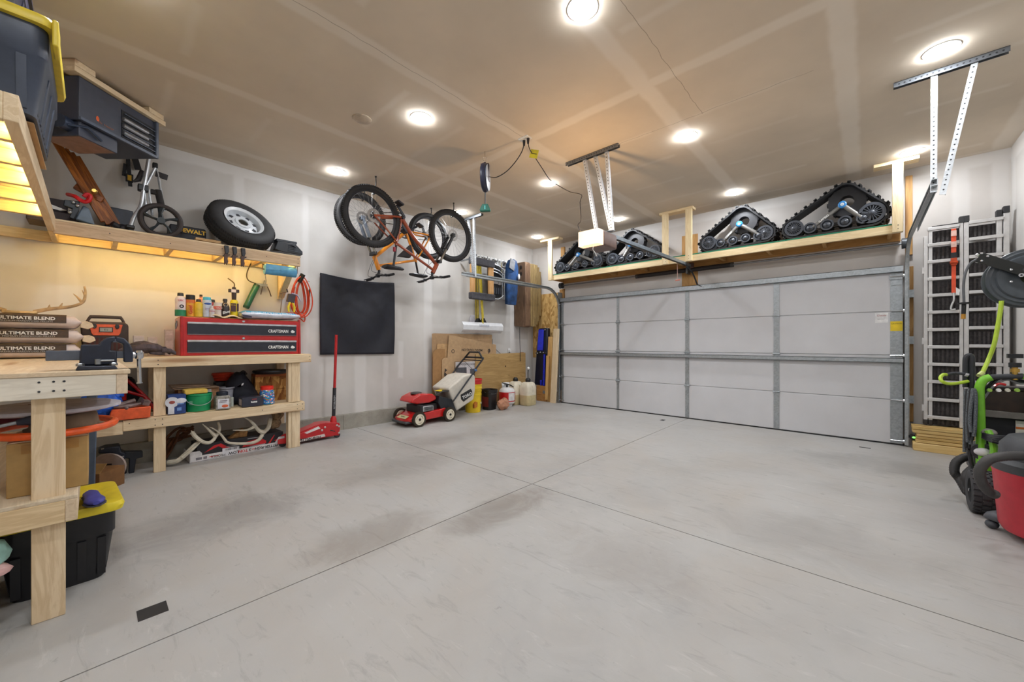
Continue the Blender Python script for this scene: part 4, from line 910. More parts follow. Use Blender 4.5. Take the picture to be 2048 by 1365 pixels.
MB().box(-w * .75, w * .75, -.0015, 0, .012, .108).obj('label', mat((216, 216, 222), .5), t); m = MB(); m.ball((w * .2, -.002, .035), (.028, .002, .016), 12, 6); m.obj('label_picture', mat((214, 100, 60), .5), t)
m = MB(); m.box(-w * .5, w * .5, -.0025, -.0015, .086, .094); m.box(-w * .6, w * .4, -.0025, -.0015, .072, .077); m.obj('label_print', mat((120, 110, 120), .5), t)
t = U('clear_tub', 'clear plastic tub with flared rim behind the square jar', 'tub', 455, -5.03)
w = sp(437, 472, -5.03)
m = MB(); m.lathe([(0, 0), (w * .7, .003), (w * .9, .18), (w * 1.05, .19), (w * 1.05, .205), (w * .86, .2), (w * .66, .01), (0, .01)], (0, w, 0), 'z', 28); m.obj('tub_body', mat((146, 148, 158), .2), t)
MB().box(w * .35, w * .62, -.03, -.005, 0, .1).obj('paper_tag', mat((196, 204, 196), .6), t)
t = U('backpack', 'slumped black backpack with a small white logo', 'backpack', 486, -5.2)
m = MB(); m.ring_loft([[(cx_ + rx * math.cos(a), ry * math.sin(a), z) for a in [2 * PI * k / 18 for k in range(18)]] for z, rx, ry, cx_ in ((.008, .15, .12, .0), (.06, .165, .14, .0), (.16, .15, .13, -.03), (.25, .11, .1, -.05), (.31, .07, .07, -.04), (.35, .045, .05, -.03))]); m.jitter(.006, 4); m.obj('bag_body', mat((18, 20, 34), .75), t, ang=70)
m = MB(); m.tube(curve([(-.05, -.06, .33), (-.02, -.1, .37), (.02, -.06, .33)], 4), .01, 6); m.obj('haul_loop', BLACK, t)
m = MB(); m.prism([(-.09, .2), (-.05, .2), (-.04, .235), (-.02, .24), (-.03, .215), (-.05, .205)], -.136, -.13); m.obj('logo', mat((214, 214, 222), .5), t)
t = U('parts_carton', 'low dark blue-black carton with white print under the bench', 'carton', 506, -4.85)
w = sp(484, 527, -4.86)
MB().box(-w, w, 0, .17, 0, .1).obj('box_body', mat((44, 46, 62), .45), t, bevel=.003)
text('sure', .032, WHITE, t, (w * .1, -.0012, .045), bold=.0015, rot=(PI / 2, PI, 0)); m = MB(); m.box(-w * .1, w * .35, -.0015, 0, .07, .082); m.obj('red_print', mat((150, 60, 66), .5), t)
MB().box(-w - .0012, -w, .02, .12, .015, .08).obj('side_label', mat((190, 180, 180), .5), t)
t = U('fastener_jar', 'clear jar of blue and coloured anchors with red lid', 'jar', 538, -4.86)
w = sp(524, 554, -4.88)
def mixm():
    k = NT('coloured_anchors'); k.set(.25); v = k.coord((1, 1, 2.2)); vo = k.n('ShaderNodeTexVoronoi'); vo.inputs['Scale'].default_value = 55; k.l(v, vo.inputs['Vector'])
    s_ = k.n('ShaderNodeSeparateColor'); k.l(vo.outputs['Color'], s_.inputs[0])
    r_ = k.ramp(s_.outputs[0], [(0, (40, 110, 190)), (.45, (60, 150, 200)), (.6, (40, 150, 110)), (.72, (226, 226, 226)), (.86, (220, 110, 50))]); r_.node.color_ramp.interpolation = 'CONSTANT'
    k.base(r_); return k.m
MB().lathe([(0, 0), (w, .004), (w * 1.0, .06), (w * .97, .12), (w * .9, .155), (w * .8, .165)], (0, w, 0), 'z', 26).obj('container', mixm(), t)
MB().lathe([(w * .86, .16), (w * .86, .198), (w * .8, .202), (0, .202)], (0, w, 0), 'z', 26).obj('lid', mat((226, 44, 30), .4), t)
t = U('strand_board_bin', 'bin of strand board panels beside the bench end leg', 'bin', 552, -5.15)
w = sp(505, 586, -5.15)
OSBD = osb((120, 66, 24), (214, 166, 96), 30)
m = MB(); m.box(-w, w, 0, .16, .0, .135); m.obj('lower_tier', OSBD, t, bevel=.002); m = MB(); m.box(-w, w, -.005, .16, .138, .29); m.obj('upper_tier', OSBD, t, bevel=.002); m = MB(); m.box(-w, w, -.012, .16, .29, .318); m.obj('edge_trim', mat((176, 96, 44), .6), t)
t = U('round_tray', 'flat black round tray lying on the strand board bin', 'tray', 546, -5.1, ZU + .3185)
m = MB(); m.lathe([(0, 0), (.16, .004), (.19, .03), (.185, .045), (.15, .05), (0, .05)], (0, .06, 0), 'z', 36); m.obj('tray', mat((22, 24, 34), .5), t)
# ---------------------------------------------------------------- on the floor below
t = U('trailer_vise', 'black cast tool with a stubby stand below the bench', 'cast tool', 240, -5.05, 0)
q = lambda u, v, x=-5.05: (wy(u, x) - wy(240, x), zz(u, v, x))
m = MB(); m.prism([q(198, 898), q(212, 893), q(240, 890), q(242, 902), q(252, 905), q(250, 916), q(243, 922), (q(240, 930)[0], 0.03), (q(224, 930)[0], .03), q(222, 905), q(196, 906)], -.06, .1); m.obj('main_body', mat((22, 26, 40), .45), t, bevel=.01)
m = MB(); m.prism([q(248, 903), q(285, 902), q(285, 914), q(272, 917), (q(268, 940)[0], 0.0), (q(257, 940)[0], 0.0), q(258, 917), q(248, 916)], -.03, .03); m.obj('stand', mat((22, 26, 36), .45), t, bevel=.006)
m = MB(); m.cyl((q(224, 930)[0], .02, 0), (q(224, 930)[0], .02, .05), .06, n=14); m.cyl((q(238, 930)[0], .02, 0), (q(238, 930)[0], .02, .05), .05, n=14); m.obj('foot', mat((26, 26, 34), .5), t)
m = MB(); m.cyl((q(242, 912)[0], -.065, q(242, 912)[1]), (q(247, 910)[0], -.065, q(247, 910)[1]), .008, n=8); m.cyl((q(202, 897)[0], -.06, q(202, 897)[1]), (q(208, 896)[0], -.06, q(208, 896)[1]), .008, n=8); m.obj('bright_pin', CHROME, t)
# jack carton with antlers on it
p0, p1 = at(379, 928, z=0), at(569, 893, z=0); hd = math.atan2(p1.y - p0.y, p1.x - p0.x); ln = (p1 - p0).length
t = thing('jack_carton', 'long printed jack carton in a white tray under the bench', 'carton', (p0.x, p0.y, 0), hd)
CB = mat((34, 32, 38), .5, var=.15)
MB().box(.06, ln - .01, .012, .28, .012, .175).obj('box_body', CB, t, bevel=.003)
m = MB(); m.box(0, ln, 0, .29, 0, .01); m.box(0, ln, 0, .006, 0, .062); m.prism([(0, .06), (.1, .06), (.1, .085), (.08, .11), (0, .11)], 0, .006); m.prism([(ln - .1, .06), (ln, .06), (ln, .12), (ln - .06, .12)], 0, .006); m.box(0, .006, 0, .29, 0, .1); m.obj('tray', mat((224, 220, 220), .55), t)
RDP = mat((206, 34, 40), .45); GP = mat((170, 168, 172), .5)
m = MB(); m.prism([(.12, .08), (.2, .14), (.26, .15), (.34, .09), (.3, .08), (.24, .125)], .0105, .012); m.prism([(.45, .07), (.68, .07), (.68, .1), (.62, .14), (.48, .12)], .0105, .012); m.prism([(.76, .08), (.86, .14), (.93, .15), (.9, .11), (.8, .075)], .0105, .012); m.prism([(.7, .06), (.76, .15), (.77, .15), (.72, .06)], .0105, .012); m.obj('printed_jacks', RDP, t)
m = MB()
for x, z, l in ((.3, .1, .12), (.3, .075, .1), (.5, .148, .16), (.52, .062, .15), (.82, .066, .09), (.96, .13, .07), (.96, .11, .07)): m.box(x, x + l, .0105, .012, z, z + .009)
m.obj('printed_text', GP, t)
text('PITTSBURGH', .04, BLACK, t, (ln * .79, -.0012, .033), rot=(PI / 2, PI, 0), shear=.25, bold=.001)
text('3', .04, BLACK, t, (ln * .6, -.0012, .033), rot=(PI / 2, PI, 0), bold=.001); text('TON', .04, RDP, t, (ln * .525, -.0012, .033), rot=(PI / 2, PI, 0), bold=.001); text('LOW', .04, BLACK, t, (ln * .425, -.0012, .033), rot=(PI / 2, PI, 0), bold=.001); text('PROFILE', .034, BLACK, t, (ln * .27, -.0012, .03), rot=(PI / 2, PI, 0))
MB().box(.27, .42, -.0014, 0, .02, .095).obj('barcode_label', mat((226, 226, 232), .5), t)
m = MB()
rr = random.Random(2)
for k in range(14): x = .295 + k * .0075; m.box(x, x + rr.choice((.002, .004)), -.0024, -.0014, .068, .088)
m.obj('barcode', BLACK, t); m = MB(); m.box(.05, .1, -.0012, 0, .02, .045); m.box(.11, .14, -.0012, 0, .02, .045); m.obj('tray_print', mat((120, 116, 122), .5), t); m = MB(); m.box(.16, .24, -.0012, 0, .03, .036); m.box(ln * .62, ln * .66, -.0012, 0, .03, .036); m.obj('red_bars', RDP, t)
AX = -4.98
def ant_thing(name, label, u0, pts, r0, r1, tines, skull=None, x=AX):
    t = L(name, label, 'antlers', wy(u0, x), x, 0, 'shed antlers under the bench' if False else None)
    Q = lambda p: (wy(p[0], x) - wy(u0, x), p[2] if len(p) > 2 else 0, zz(p[0], p[1], x))
    m = MB(); antler(m, [Q(p) for p in pts], r0, r1, [([Q(p) for p in tp], tr) for tp, tr in tines]); m.obj('beam', ANTP, t)
    if skull:
        m = MB(); m.ball(Q(skull[0]), (.06, .05, .075), 14, 10); m.ball(Q(skull[1]), (.07, .05, .06), 14, 10); m.jitter(.007, 3); m.obj('skull_piece', mat((134, 110, 82), .8, var=.35, scale=30), t, ang=40)
    return t
ant_thing('antler', 'pale forked antler with skull piece lying across the jack carton', 500, [(546, 840, .1), (541, 858, .08), (528, 868, .04), (519, 879), (505, 886), (487, 888), (462, 887), (452, 884)], .024, .012,
          [([(530, 866, .03), (518, 862, .0), (506, 848, -.02), (497, 840, -.02), (485, 833, -.02)], .026), ([(508, 854, -.01), (492, 860, -.02), (464, 860, -.03)], .018), ([(453, 885), (440, 868, -.02), (427, 858, -.04), (417, 853, -.05)], .014)], [(562, 832, .12), (556, 850, .12)])
ant_thing('antler', 'curved pale antler with tall tines resting low under the bench', 400, [(338, 928, .05), (355, 922), (372, 908), (388, 892), (400, 883)], .024, .018, [([(364, 915, -.02), (385, 897, -.04), (398, 885, -.05)], .02)])
ant_thing('antler', 'hooked pale antler curling over the carton corner', 410, [(383, 864, -.02), (390, 873, -.03), (402, 882, -.04), (415, 885, -.04), (425, 880, -.03), (431, 872, -.02), (437, 866, 0), (440, 855, .02), (437, 846, .03)], .02, .012, [([(430, 872, -.02), (421, 864, -.03), (412, 855, -.04), (403, 847, -.05)], .019), ([(388, 870, -.03), (384, 864, -.03), (381, 861, -.03)], .016)])
t = L('skull_fragment', 'rough brown skull fragment on the jack carton between antlers', 'bone', wy(482, -5.02), -5.1, .1755)
m = MB(); m.prism([(-.1, 0), (.06, 0), (.07, .06), (.03, .085), (0, .06), (-.04, .05)], -.04, .05); m.jitter(.008, 8); m.obj('bone', mat((150, 110, 66), .8, var=.35, scale=30), t, bevel=.008)
t = L('branch_bundle', 'dark brown bundle of branches against the curb under the bench', 'bundle', wy(352, -5.28), -5.27, 0)
m = MB(); rr = random.Random(6)
for k in range(9): m.tube(curve([(-.12 + rr.uniform(-.06, .06), 0, .02), (-.06 + rr.uniform(-.06, .06), rr.uniform(-.03, .03), .2), (.03, rr.uniform(-.03, .03), .3 + rr.uniform(-.1, .05)), (.14, 0, .26 + rr.uniform(-.06, .1))], 4), .012, 6)
m.obj('branches', mat((92, 52, 26), .7, var=.3), t)
# ---------------------------------------------------------------- floor jack
t = L('floor_jack', 'red low-profile floor jack with its tall handle upright', 'floor jack', 0, -5.0, 0)
JR = mat((188, 28, 34), .35, var=.05, coat=.3)
q = lambda u, v, x=-4.98: (wy(u, x), zz(u, v, x))
P = [q(555, 889), q(600, 884), q(652, 873), q(678, 871), (q(678, 871)[0], .05), q(680, 852), q(678, 846), q(655, 846), q(640, 848), q(622, 858), q(600, 868), q(555, 880)]
for d in (-.03, .14):
    m = MB(); m.prism(P, d, d + .012); m.obj('side_plate', JR, t, bevel=.003)
m = MB(); m.box(wy(600, -4.98), wy(668, -4.98), -.018, .14, .03, .045); m.prism([q(598, 866), q(640, 848), q(652, 846), q(676, 846), q(676, 850), q(645, 851), q(600, 870)], -.015, .138); m.obj('deck', JR, t, bevel=.002)
m = MB(); m.prism([q(610, 877), q(648, 868), q(650, 873), q(612, 882)], -.0325, -.0305); m.prism([q(598, 880), q(610, 877), q(612, 882), q(598, 884)], -.0325, -.0305); m.obj('name_strip', mat((226, 214, 210), .5), t)
a, b = q(602, 883), q(649, 874)
text('PITTSBURGH', .042, BLACK, t, ((q(596, 0)[0] + q(641, 0)[0]) / 2, -.034, (zz(600, 881, -4.98) + zz(641, 874, -4.98)) / 2 - .002), rot=(PI / 2, -math.atan2(-.0, 1), 0), shear=.3, bold=.001)
m = MB(); m.prism([q(608, 866), q(636, 853), q(640, 857), q(613, 868)], -.034, -.03); m.obj('warning_label', mat((222, 216, 214), .5), t)
m = MB()
for u, v in ((643, 861), (649, 855), (673, 851), (677, 853), (677, 866)): m.lathe([(.012, -.03), (.012, -.038), (.008, -.041), (0, -.041)], (q(u, v)[0], 0, q(u, v)[1]), 'y', 12)
m.obj('bolt', mat((214, 206, 204), .3, .6), t)
hb = q(672, 850); ht = q(680, 668, -4.95)
m = MB(); m.tube([(hb[0], .06, hb[1] - .01), (hb[0], .06, hb[1] + .07), (hb[0] + .006, .06, hb[1] + .1)], [.045, .036, .022], 12); m.obj('handle_socket', JR, t)
hx = lambda f: (hb[0] + (ht[0] - hb[0]) * f, .06, hb[1] + (ht[1] - hb[1]) * f)
m = MB(); m.cyl(hx(.08), hx(.99), .017, n=14); m.obj('handle', JR, t); MB().cyl(hx(.09), hx(.4), .0215, n=14).obj('handle_sleeve', mat((40, 42, 48), .6), t)
text('PITTSBURGH', .03, mat((190, 190, 192)), t, (hx(.24)[0] - .004, .037, hx(.24)[2]), rot=(PI / 2, -PI / 2, 0))
m = MB()
for d in (-.026, .1):
    m.lathe([(.012, 0), (.034, .004), (.034, .04), (.012, .044)], (q(675, 866)[0], d, .0345), 'y', 18)
m.obj('caster', DARK, t); m = MB(); m.lathe([(.012, 0), (.04, .004), (.04, .13), (.012, .134)], (wy(567, -4.98), .0, .0405), 'y', 18); m.obj('roller', DARK, t)
m = MB(); m.bx((q(663, 859)[0], .05, q(663, 859)[1]), (.1, .1, .05)); m.cyl((q(660, 861)[0], -.02, q(660, 861)[1]), (q(670, 863)[0], -.02, q(670, 863)[1]), .012, n=10); m.obj('hydraulic_unit', mat((70, 64, 62), .4, .5), t)
# ---------------------------------------------------------------- under the end bench
def E(name, label, cat, u, v, x, z, rz=LW): p = at(u, v, x=x); return thing(name, label, cat, (x, p.y, z), rz)
ZE = .5345
KX = at(175, 971, z=ZE)
x0 = -2.72
t = thing('cardboard_box', 'large taped brown carton on the end bench shelf', 'cardboard box', (x0, 0, ZE), LW)
ya, yb = wy(12, x0), wy(177, x0)
MB().box(ya, yb, 0, .36, 0, .235).obj('box_body', mat((176, 142, 88), .8, var=.06), t, bevel=.004)
m = MB(); ym = (ya + yb) / 2
m.box(ya + .04, yb - .03, -.0012, 0, .185, .225); m.box(ym - .03, ym + .03, -.0008, 0, .0, .23); m.obj('packing_tape', mat((166, 122, 60), .4), t)
m = MB(); m.prism([(ya, .236), (yb, .236), (yb - .01, .245), (ya + .02, .241)], .0, .34); m.obj('top_flap', mat((190, 168, 140), .8), t)
t = thing('sled_ring', 'bright orange rope ring lying on the taped carton', 'ring', (x0 - .2, (ya + yb) / 2 + .01, ZE + .2475), 0)
m = MB(); n = 40; m.tube([(.24 * math.cos(2 * PI * k / n), .2 * math.sin(2 * PI * k / n), .016) for k in range(n)], .017, 10, closed=True); m.obj('ring', mat((240, 92, 24), .45), t)
t = thing('straw_hat', 'floppy tan felt hat inside the orange ring', 'hat', (x0 - .2, (ya + yb) / 2 + .04, ZE + .2475), .3)
m = MB(); m.lathe([(.13, .004), (.135, .014), (.125, .016), (.115, .02), (.105, .07), (.08, .085), (0, .085)], n=28); m.jitter(.006, 1); m.obj('felt', mat((146, 126, 104), .9, var=.1), t, ang=60)
t = thing('cushion', 'flat white foam cushion on the hat under the end bench', 'cushion', (x0 - .2, (ya + yb) / 2, ZE + .341), 0)
m = MB(); m.lathe([(0, 0), (.2, .002), (.235, .012), (.235, .026), (.2, .036), (0, .036)], n=36); m.obj('foam', mat((198, 192, 200), .8), t, ang=60)
t = thing('red_cloth', 'dark red folded cloth at the back of the end bench shelf', 'cloth', (x0 - .14, wy(22, x0), ZE + .31), LW)
m = MB(); m.ring_loft([[(x, y, z) for y, z in ((-.03, 0), (.1, 0), (.1, .05 + .02 * math.sin(x * 40)), (-.03, .04 + .015 * math.sin(x * 50 + 1)))] for x in [-.13 + .02 * k for k in range(14)]]); m.obj('cloth', mat((84, 20, 28), .9), t, ang=60)
t = thing('long_tool', 'steel rod tool with black grip beside the red cloth', 'tool', (x0 + .03, wy(20, x0), ZE + .305), LW)
m = MB(); m.tube([(-.2, 0, -.02), (.02, 0, .025)], .008, 8); m.obj('rod', STEEL, t); m = MB(); m.tube([(.02, 0, .025), (.06, 0, .03), (.09, 0, .028)], [.012, .022, .016], 10); m.obj('grip', mat((30, 32, 48), .6), t)
t = thing('storage_bin', 'dark blue bin below the end bench shelf', 'bin', (-3.06, -.6, 0), 0)
m = MB(); m.prism([(-.22, 0), (.22, 0), (.25, .36), (-.25, .36)], -.2, .2); m.obj('bin_body', mat((24, 28, 54), .5), t, bevel=.012)
t = thing('cloth_pile', 'mint and pink folded cloths beside the end bench leg', 'cloth', (-2.66, -.33, 0), 0)
m = MB(); m.box(-.045, .045, -.15, .02, 0, .26); m.obj('teal_bag', mat((40, 120, 110), .8), t, bevel=.02); m = MB(); m.ball((0, -.02, .33), (.06, .12, .08), 14, 10); m.jitter(.01, 2); m.obj('mint_cloth', mat((168, 214, 204), .9), t, ang=50); m = MB(); m.ball((.01, .0, .265), (.055, .1, .03), 12, 8); m.jitter(.006, 3); m.obj('pink_cloth', mat((224, 180, 176), .9), t, ang=50)
YT = mat((232, 210, 44), .42, var=.04)
b0 = at(215, 1140, z=0)
T3 = tote('storage_tote', 'black tote with bright yellow lid on the floor by the end bench', (-3.07, -.115, 0), .44, .4, .375, mat((28, 28, 32), .4), YT, rz=.05, flare=.05)
m = MB(); m.box(-.1, .1, -.06, .1, .38, .398); m.box(-.05, .05, .06, .11, .38, .404); m.obj('lid_ridge', YT, T3, bevel=.004)
t = thing('sandal', 'blue and purple clog lying on the yellow tote lid', 'shoe', (-2.9, .0, .404), .1); t.scale = (1, .85, .6)
m = MB(); m.ring_loft([[(x, w_ * math.cos(a), .03 + h_ * math.sin(a)) for a in [2 * PI * k / 14 for k in range(14)]] for x, w_, h_ in ((-.11, .02, .02), (-.08, .035, .028), (0, .035, .03), (.06, .045, .03), (.1, .035, .026), (.12, .015, .016))]); m.obj('shoe', mat((64, 66, 150), .6), t); m = MB(); m.ring_loft([[(x, w_ * math.cos(a), .006 + .006 * math.sin(a)) for a in [2 * PI * k / 14 for k in range(14)]] for x, w_ in ((-.115, .03), (-.08, .04), (0, .038), (.06, .05), (.1, .042), (.125, .02))]); m.obj('sole', mat((60, 60, 72), .7), t)
t = thing('cardboard_box', 'small open-topped brown carton behind the yellow-lidded tote', 'cardboard box', (-4.7, .0, 0), .9)
m = MB(); m.box(-.14, .14, -.12, .12, 0, .16); m.obj('box_body', mat((120, 82, 44), .8), t); m = MB(); m.prism([(-.14, .16), (.14, .16), (.19, .24), (-.13, .25)], -.12, -.115); m.prism([(-.14, .16), (-.11, .16), (-.2, .24), (-.22, .22)], -.1, .1); m.obj('flap', mat((190, 150, 96), .8), t)
t = thing('disc_plate', 'grey pierced metal disc standing behind the small carton', 'disc', (-4.86, .09, 0.0), 1.1)
m = MB(); m.lathe([(0, -.012), (.12, -.012), (.125, 0), (.12, .012), (0, .012)], (0, 0, .125), 'y', 30); m.obj('disc', mat((150, 134, 126), .5, .3), t); m = MB(); m.prism([(-.03, .11), (.03, .11), (.03, .16), (-.03, .16)], -.0145, -.012); m.obj('slot', BLACK, t)
t = thing('plastic_post', 'tall grey-blue plastic post standing between the two benches', 'post', (-4.05, wy(184, -4.05), 0), LW)
m = MB(); m.prism([(-.03, 0), (.012, 0), (.03, .96), (-.025, .96)], .0, .05); m.obj('post', mat((76, 88, 106), .45), t, bevel=.008)
# ---------------------------------------------------------------- lawn mower
MX = -4.76
t = L('lawn_mower', 'red push mower with cream grass bag standing before the cardboard', 'lawn mower', wy(868, MX), MX, 0)
y00 = wy(868, MX)
q = lambda u, v, x=MX: (wy(u, x) - y00, zz(u, v, x))
q3 = lambda u, v, d: (at(u, v, x=MX - d).y - y00, d, at(u, v, x=MX - d).z)
MRED = mat((196, 26, 24), .25, var=.05, coat=.6)
CRM = mat((226, 218, 196), .5, var=.04)
w0, w1 = q(838, 830)[0], q(899, 822)[0]
def mwheel(x, d, r, name, side):
    m = MB(); m.lathe([(r * .72, -.022), (r * .96, -.024), (r, -.012), (r, .012), (r * .96, .024), (r * .72, .022)], (x, d, r), 'y', 40, closed=True)
    for k in range(36):
        a = 2 * PI * k / 36; m.bx((x + r * math.cos(a), d, r + r * math.sin(a)), (.006, .044, .008), (0, -a, 0))
    o = m.obj(name, mat((52, 44, 32), .8), t, ang=40)
    m = MB(); m.lathe([(r * .74, -.02), (r * .7, -.026), (r * .45, -.02), (r * .3, -.024), (.02, -.024), (.02, .02), (r * .7, .02)], (x, d, r), 'y', 32, closed=True); m.obj('wheel_disc', CRM, o)
    m = MB(); m.lathe([(.0001, -.034), (.014, -.034), (.016, -.022), (.0001, -.022)], (x, d, r), 'y', 12, closed=True)
    m.obj('axle_nut', BLACK, o)
    m = MB()
    for k in range(3):
        a = 2 * PI * k / 3 - PI / 2
        m.tube([(x + r * .5 * math.cos(a + s), d - .0235, r + r * .5 * math.sin(a + s)) for s in (-.5, -.25, 0, .25, .5)], .0035, 6)
    m.obj('embossed_arc', mat((150, 140, 116), .6), o)
mwheel(w0, 0, .108, 'front_wheel', 0); mwheel(w1, 0, .108, 'rear_wheel', 0); mwheel(w0, .5, .108, 'front_wheel', 1); mwheel(w1, .5, .108, 'rear_wheel', 1)
# deck
fr = q(790, 0)[0] - .02
m = MB(); m.prism([(w0 + .0, .07), (w0 + .02, .13), (w0 + .06, .185), (w1 - .16, .2), (w1 - .06, .215), (w1 - .03, .19), (w1 - .04, .085)], .03, .47); m.obj('deck', MRED, t, bevel=.012, seg=3)
m = MB(); m.ring_loft([[(x, y, z) for x, z in ((w0 + .03, .06), (w0 - .1 + e, .06), (w0 - .17 + e, .075), (w0 - .17 + e, .115), (w0 - .1 + e, .15), (w0 + .05, .185))] for y, e in ((.04, .07), (.1, .015), (.2, 0), (.3, 0), (.4, .015), (.46, .07))]); m.obj('front_shroud', MRED, t, bevel=.01)
m = MB(); m.prism([(w0 - .185, .05), (w0 - .06, .05), (w0 - .06, .085), (w0 - .185, .085)], .06, .44); m.obj('bumper', mat((72, 72, 74), .55), t, bevel=.01)
m = MB(); m.prism([(w0 - .165, .122), (w0 - .1, .152), (w0 - .1, .154), (w0 - .165, .125)], .1, .33); m.obj('badge', mat((206, 190, 140), .4), t)
text('Recycler', .03, BLACK, t, (w0 - .135, .21, .143), rot=(rad(25), 0, rad(-90)))
# engine
m = MB(); m.prism([(w0 + .04, .18), (w1 - .15, .18), (w1 - .15, .29), (w0 + .04, .29)], .1, .4); m.obj('engine_block', mat((30, 28, 30), .5), t, bevel=.01)
e = lambda u, v: q(u, v, MX - .1)
m = MB(); m.prism([e(821, 806), e(826, 797), e(842, 788), e(864, 788), e(872, 794), e(871, 800), e(858, 806), e(834, 809)], .08, .42); m.obj('engine_shroud', MRED, t, bevel=.02, seg=3)
m = MB(); m.lathe([(.085, 0), (.08, .02), (.05, .028), (0, .03)], (e(843, 788)[0], .24, e(843, 788)[1] - .012), 'z', 22); m.obj('recoil_cover', mat((70, 66, 66), .5), t)
m = MB(); m.box(e(840, 0)[0], e(862, 0)[0], .03, .1, .2, .275); m.obj('muffler', mat((176, 178, 180), .35, .6), t, bevel=.008)
m = MB()
for k in range(4): m.box(e(842, 0)[0] + .01, e(862, 0)[0] - .02, .024, .03, .212 + k * .015, .219 + k * .015)
m.obj('muffler_slots', BLACK, t)
m = MB(); m.box(e(835, 0)[0], e(841, 0)[0], .03, .12, .19, .3); m.obj('air_filter', mat((36, 34, 36), .5), t, bevel=.006)
# rear chute, bag, handle
m = MB(); m.prism([e(872, 805), e(874, 792), e(905, 800), e(912, 812), e(905, 826), e(880, 822)], .04, .46); m.obj('rear_chute', mat((34, 38, 44), .5), t, bevel=.008)
m = MB(); m.ring_loft([[(q3(u, v, d)[0], d, q3(u, v, .05)[1 + 1]) for d in (.03, .47)] + [(q3(u, v, d)[0], d, q3(u, v, .05)[2] - .012) for d in (.47, .03)] for u, v in ((872, 790), (885, 783), (921, 778))]); m.obj('rear_door', mat((50, 50, 50), .55), t, bevel=.004)
c_ = q3(894, 783, .25); m = MB(); m.prism([(q(889, 0)[0], q(889, 785)[1] + .001), (q(901, 0)[0], q(901, 782.5)[1] + .001), (q(901, 0)[0], q(901, 782.5)[1] + .003), (q(889, 0)[0], q(889, 785)[1] + .003)], .12, .26); m.obj('warning_sticker', YELLOW, t)
BAGC = mat((206, 200, 188), .8, var=.05)
bp = [q(p[0], p[1], MX - .02) for p in ((908, 806), (914, 823), (930, 812), (948, 800), (951, 780), (951, 752), (944, 748), (928, 752), (897, 778))]
m = MB(); m.prism(bp, .02, .46); m.obj('grass_bag', BAGC, t, bevel=.025, seg=3)
bl = [q(p[0], p[1], MX - .02) for p in ((921, 790), (941, 778), (944, 783), (944, 791), (927, 804), (922, 799))]
m = MB(); m.prism(bl, .0135, .0185); m.obj('logo_patch', mat((44, 44, 44), .7), t, bevel=.004)
a1, a2 = q(924, 797, MX - .02), q(943, 787, MX - .02); lc = ((a1[0] + a2[0]) / 2 + .002, .0125, (a1[1] + a2[1]) / 2)
text('TORO', .072, WHITE, t, lc, rot=(PI / 2, -math.atan2(a2[1] - a1[1], a2[0] - a1[0]), 0), bold=.0015)
hb, hm, ht = q(906, 803), q(950, 741), q(968, 716)
BT = mat((40, 44, 50), .4)
for d in (-.005, .49):
    m = MB(); m.tube([(hb[0], d, hb[1]), (hm[0], d, hm[1])], .0125, 10); m.obj('lower_handle', BT, t)
    m = MB(); m.tube(curve([(hm[0] - .03, d, hm[1] - .04), (hm[0] + .02, d, hm[1] + .03), (ht[0] - .02, d + (.01 if d < .1 else -.01), ht[1] - .02), (ht[0], d + (.06 if d < .1 else -.06), ht[1])], 4), [.015] * 13, 10); m.obj('upper_handle', mat((30, 30, 34), .6), t)
m = MB(); m.tube([(ht[0], .05, ht[1]), (ht[0], .44, ht[1])], .016, 10); m.tube([(ht[0] - .06, -.0, ht[1] - .045), (ht[0] - .06, .49, ht[1] - .045)], .009, 8); m.obj('handle_bar', mat((36, 36, 40), .6), t)
tp = q3(948, 705, .24)
m = MB(); m.tube([(ht[0] - .02, .02, ht[1] - .01), (ht[0] - .0, .12, ht[1] + .09), (ht[0], .37, ht[1] + .09), (ht[0] - .02, .47, ht[1] - .01)], .016, 8); m.obj('traction_bail', mat((36, 40, 44), .5), t)
m = MB(); m.tube([(hm[0] - .04, .49, hm[1]), (hm[0] + .0, .525, hm[1] + .12), (hm[0] + .04, .3, hm[1] + .13), (hm[0] + .02, .1, hm[1] + .02)], .004, 6); m.obj('control_cable', BLACK, t)
m = MB(); m.lathe([(.018, -.03), (.022, -.02), (.022, 0), (.012, .01)], (hm[0], -.005, hm[1]), 'y', 10); m.obj('clamp_knob', mat((70, 110, 160), .4), t)
# ---------------------------------------------------------------- cardboard, plywood against the wall
def sheet(name, label, pts, x, th, m_, cat='cardboard', lean=.0, group=None):
    y0 = wy(pts[0][0], x); t = L(name, label, cat, y0, x, 0, group)
    P = [(at(u, v, x=x).y - y0, max(at(u, v, x=x).z, 0.002)) for u, v in pts]
    m = MB(); m.prism(P, 0, th); o = m.obj('sheet', m_, t, bevel=.001); t.rotation_euler = (0, lean, LW) if False else (0, 0, LW)
    return t, (lambda u, v, d=-.0012: (at(u, v, x=x).y - y0, d, at(u, v, x=x).z))
CA, CB_, CC = mat((174, 142, 106), .85, var=.06), mat((188, 156, 118), .85, var=.06), mat((166, 126, 82), .85, var=.06)
sheet('cardboard_sheet', 'tallest flat cardboard against the wall behind the mower', [(864, 806), (864, 668), (868, 667), (884, 667.5), (984, 670), (984, 792)], -5.352, .004, CA)
t, Q = sheet('cardboard_sheet', 'plain cardboard piece with folded corner at the stack edge', [(874, 800), (874, 688), (897, 688), (897, 797)], -5.34, .004, mat((196, 158, 112), .85))
t, Q = sheet('cardboard_sheet', 'large printed cardboard panel standing behind the mower handle', [(884, 804), (884, 720), (888, 716), (895, 716), (898, 671), (905, 671), (992, 690), (994, 790)], -5.31, .005, CB_)
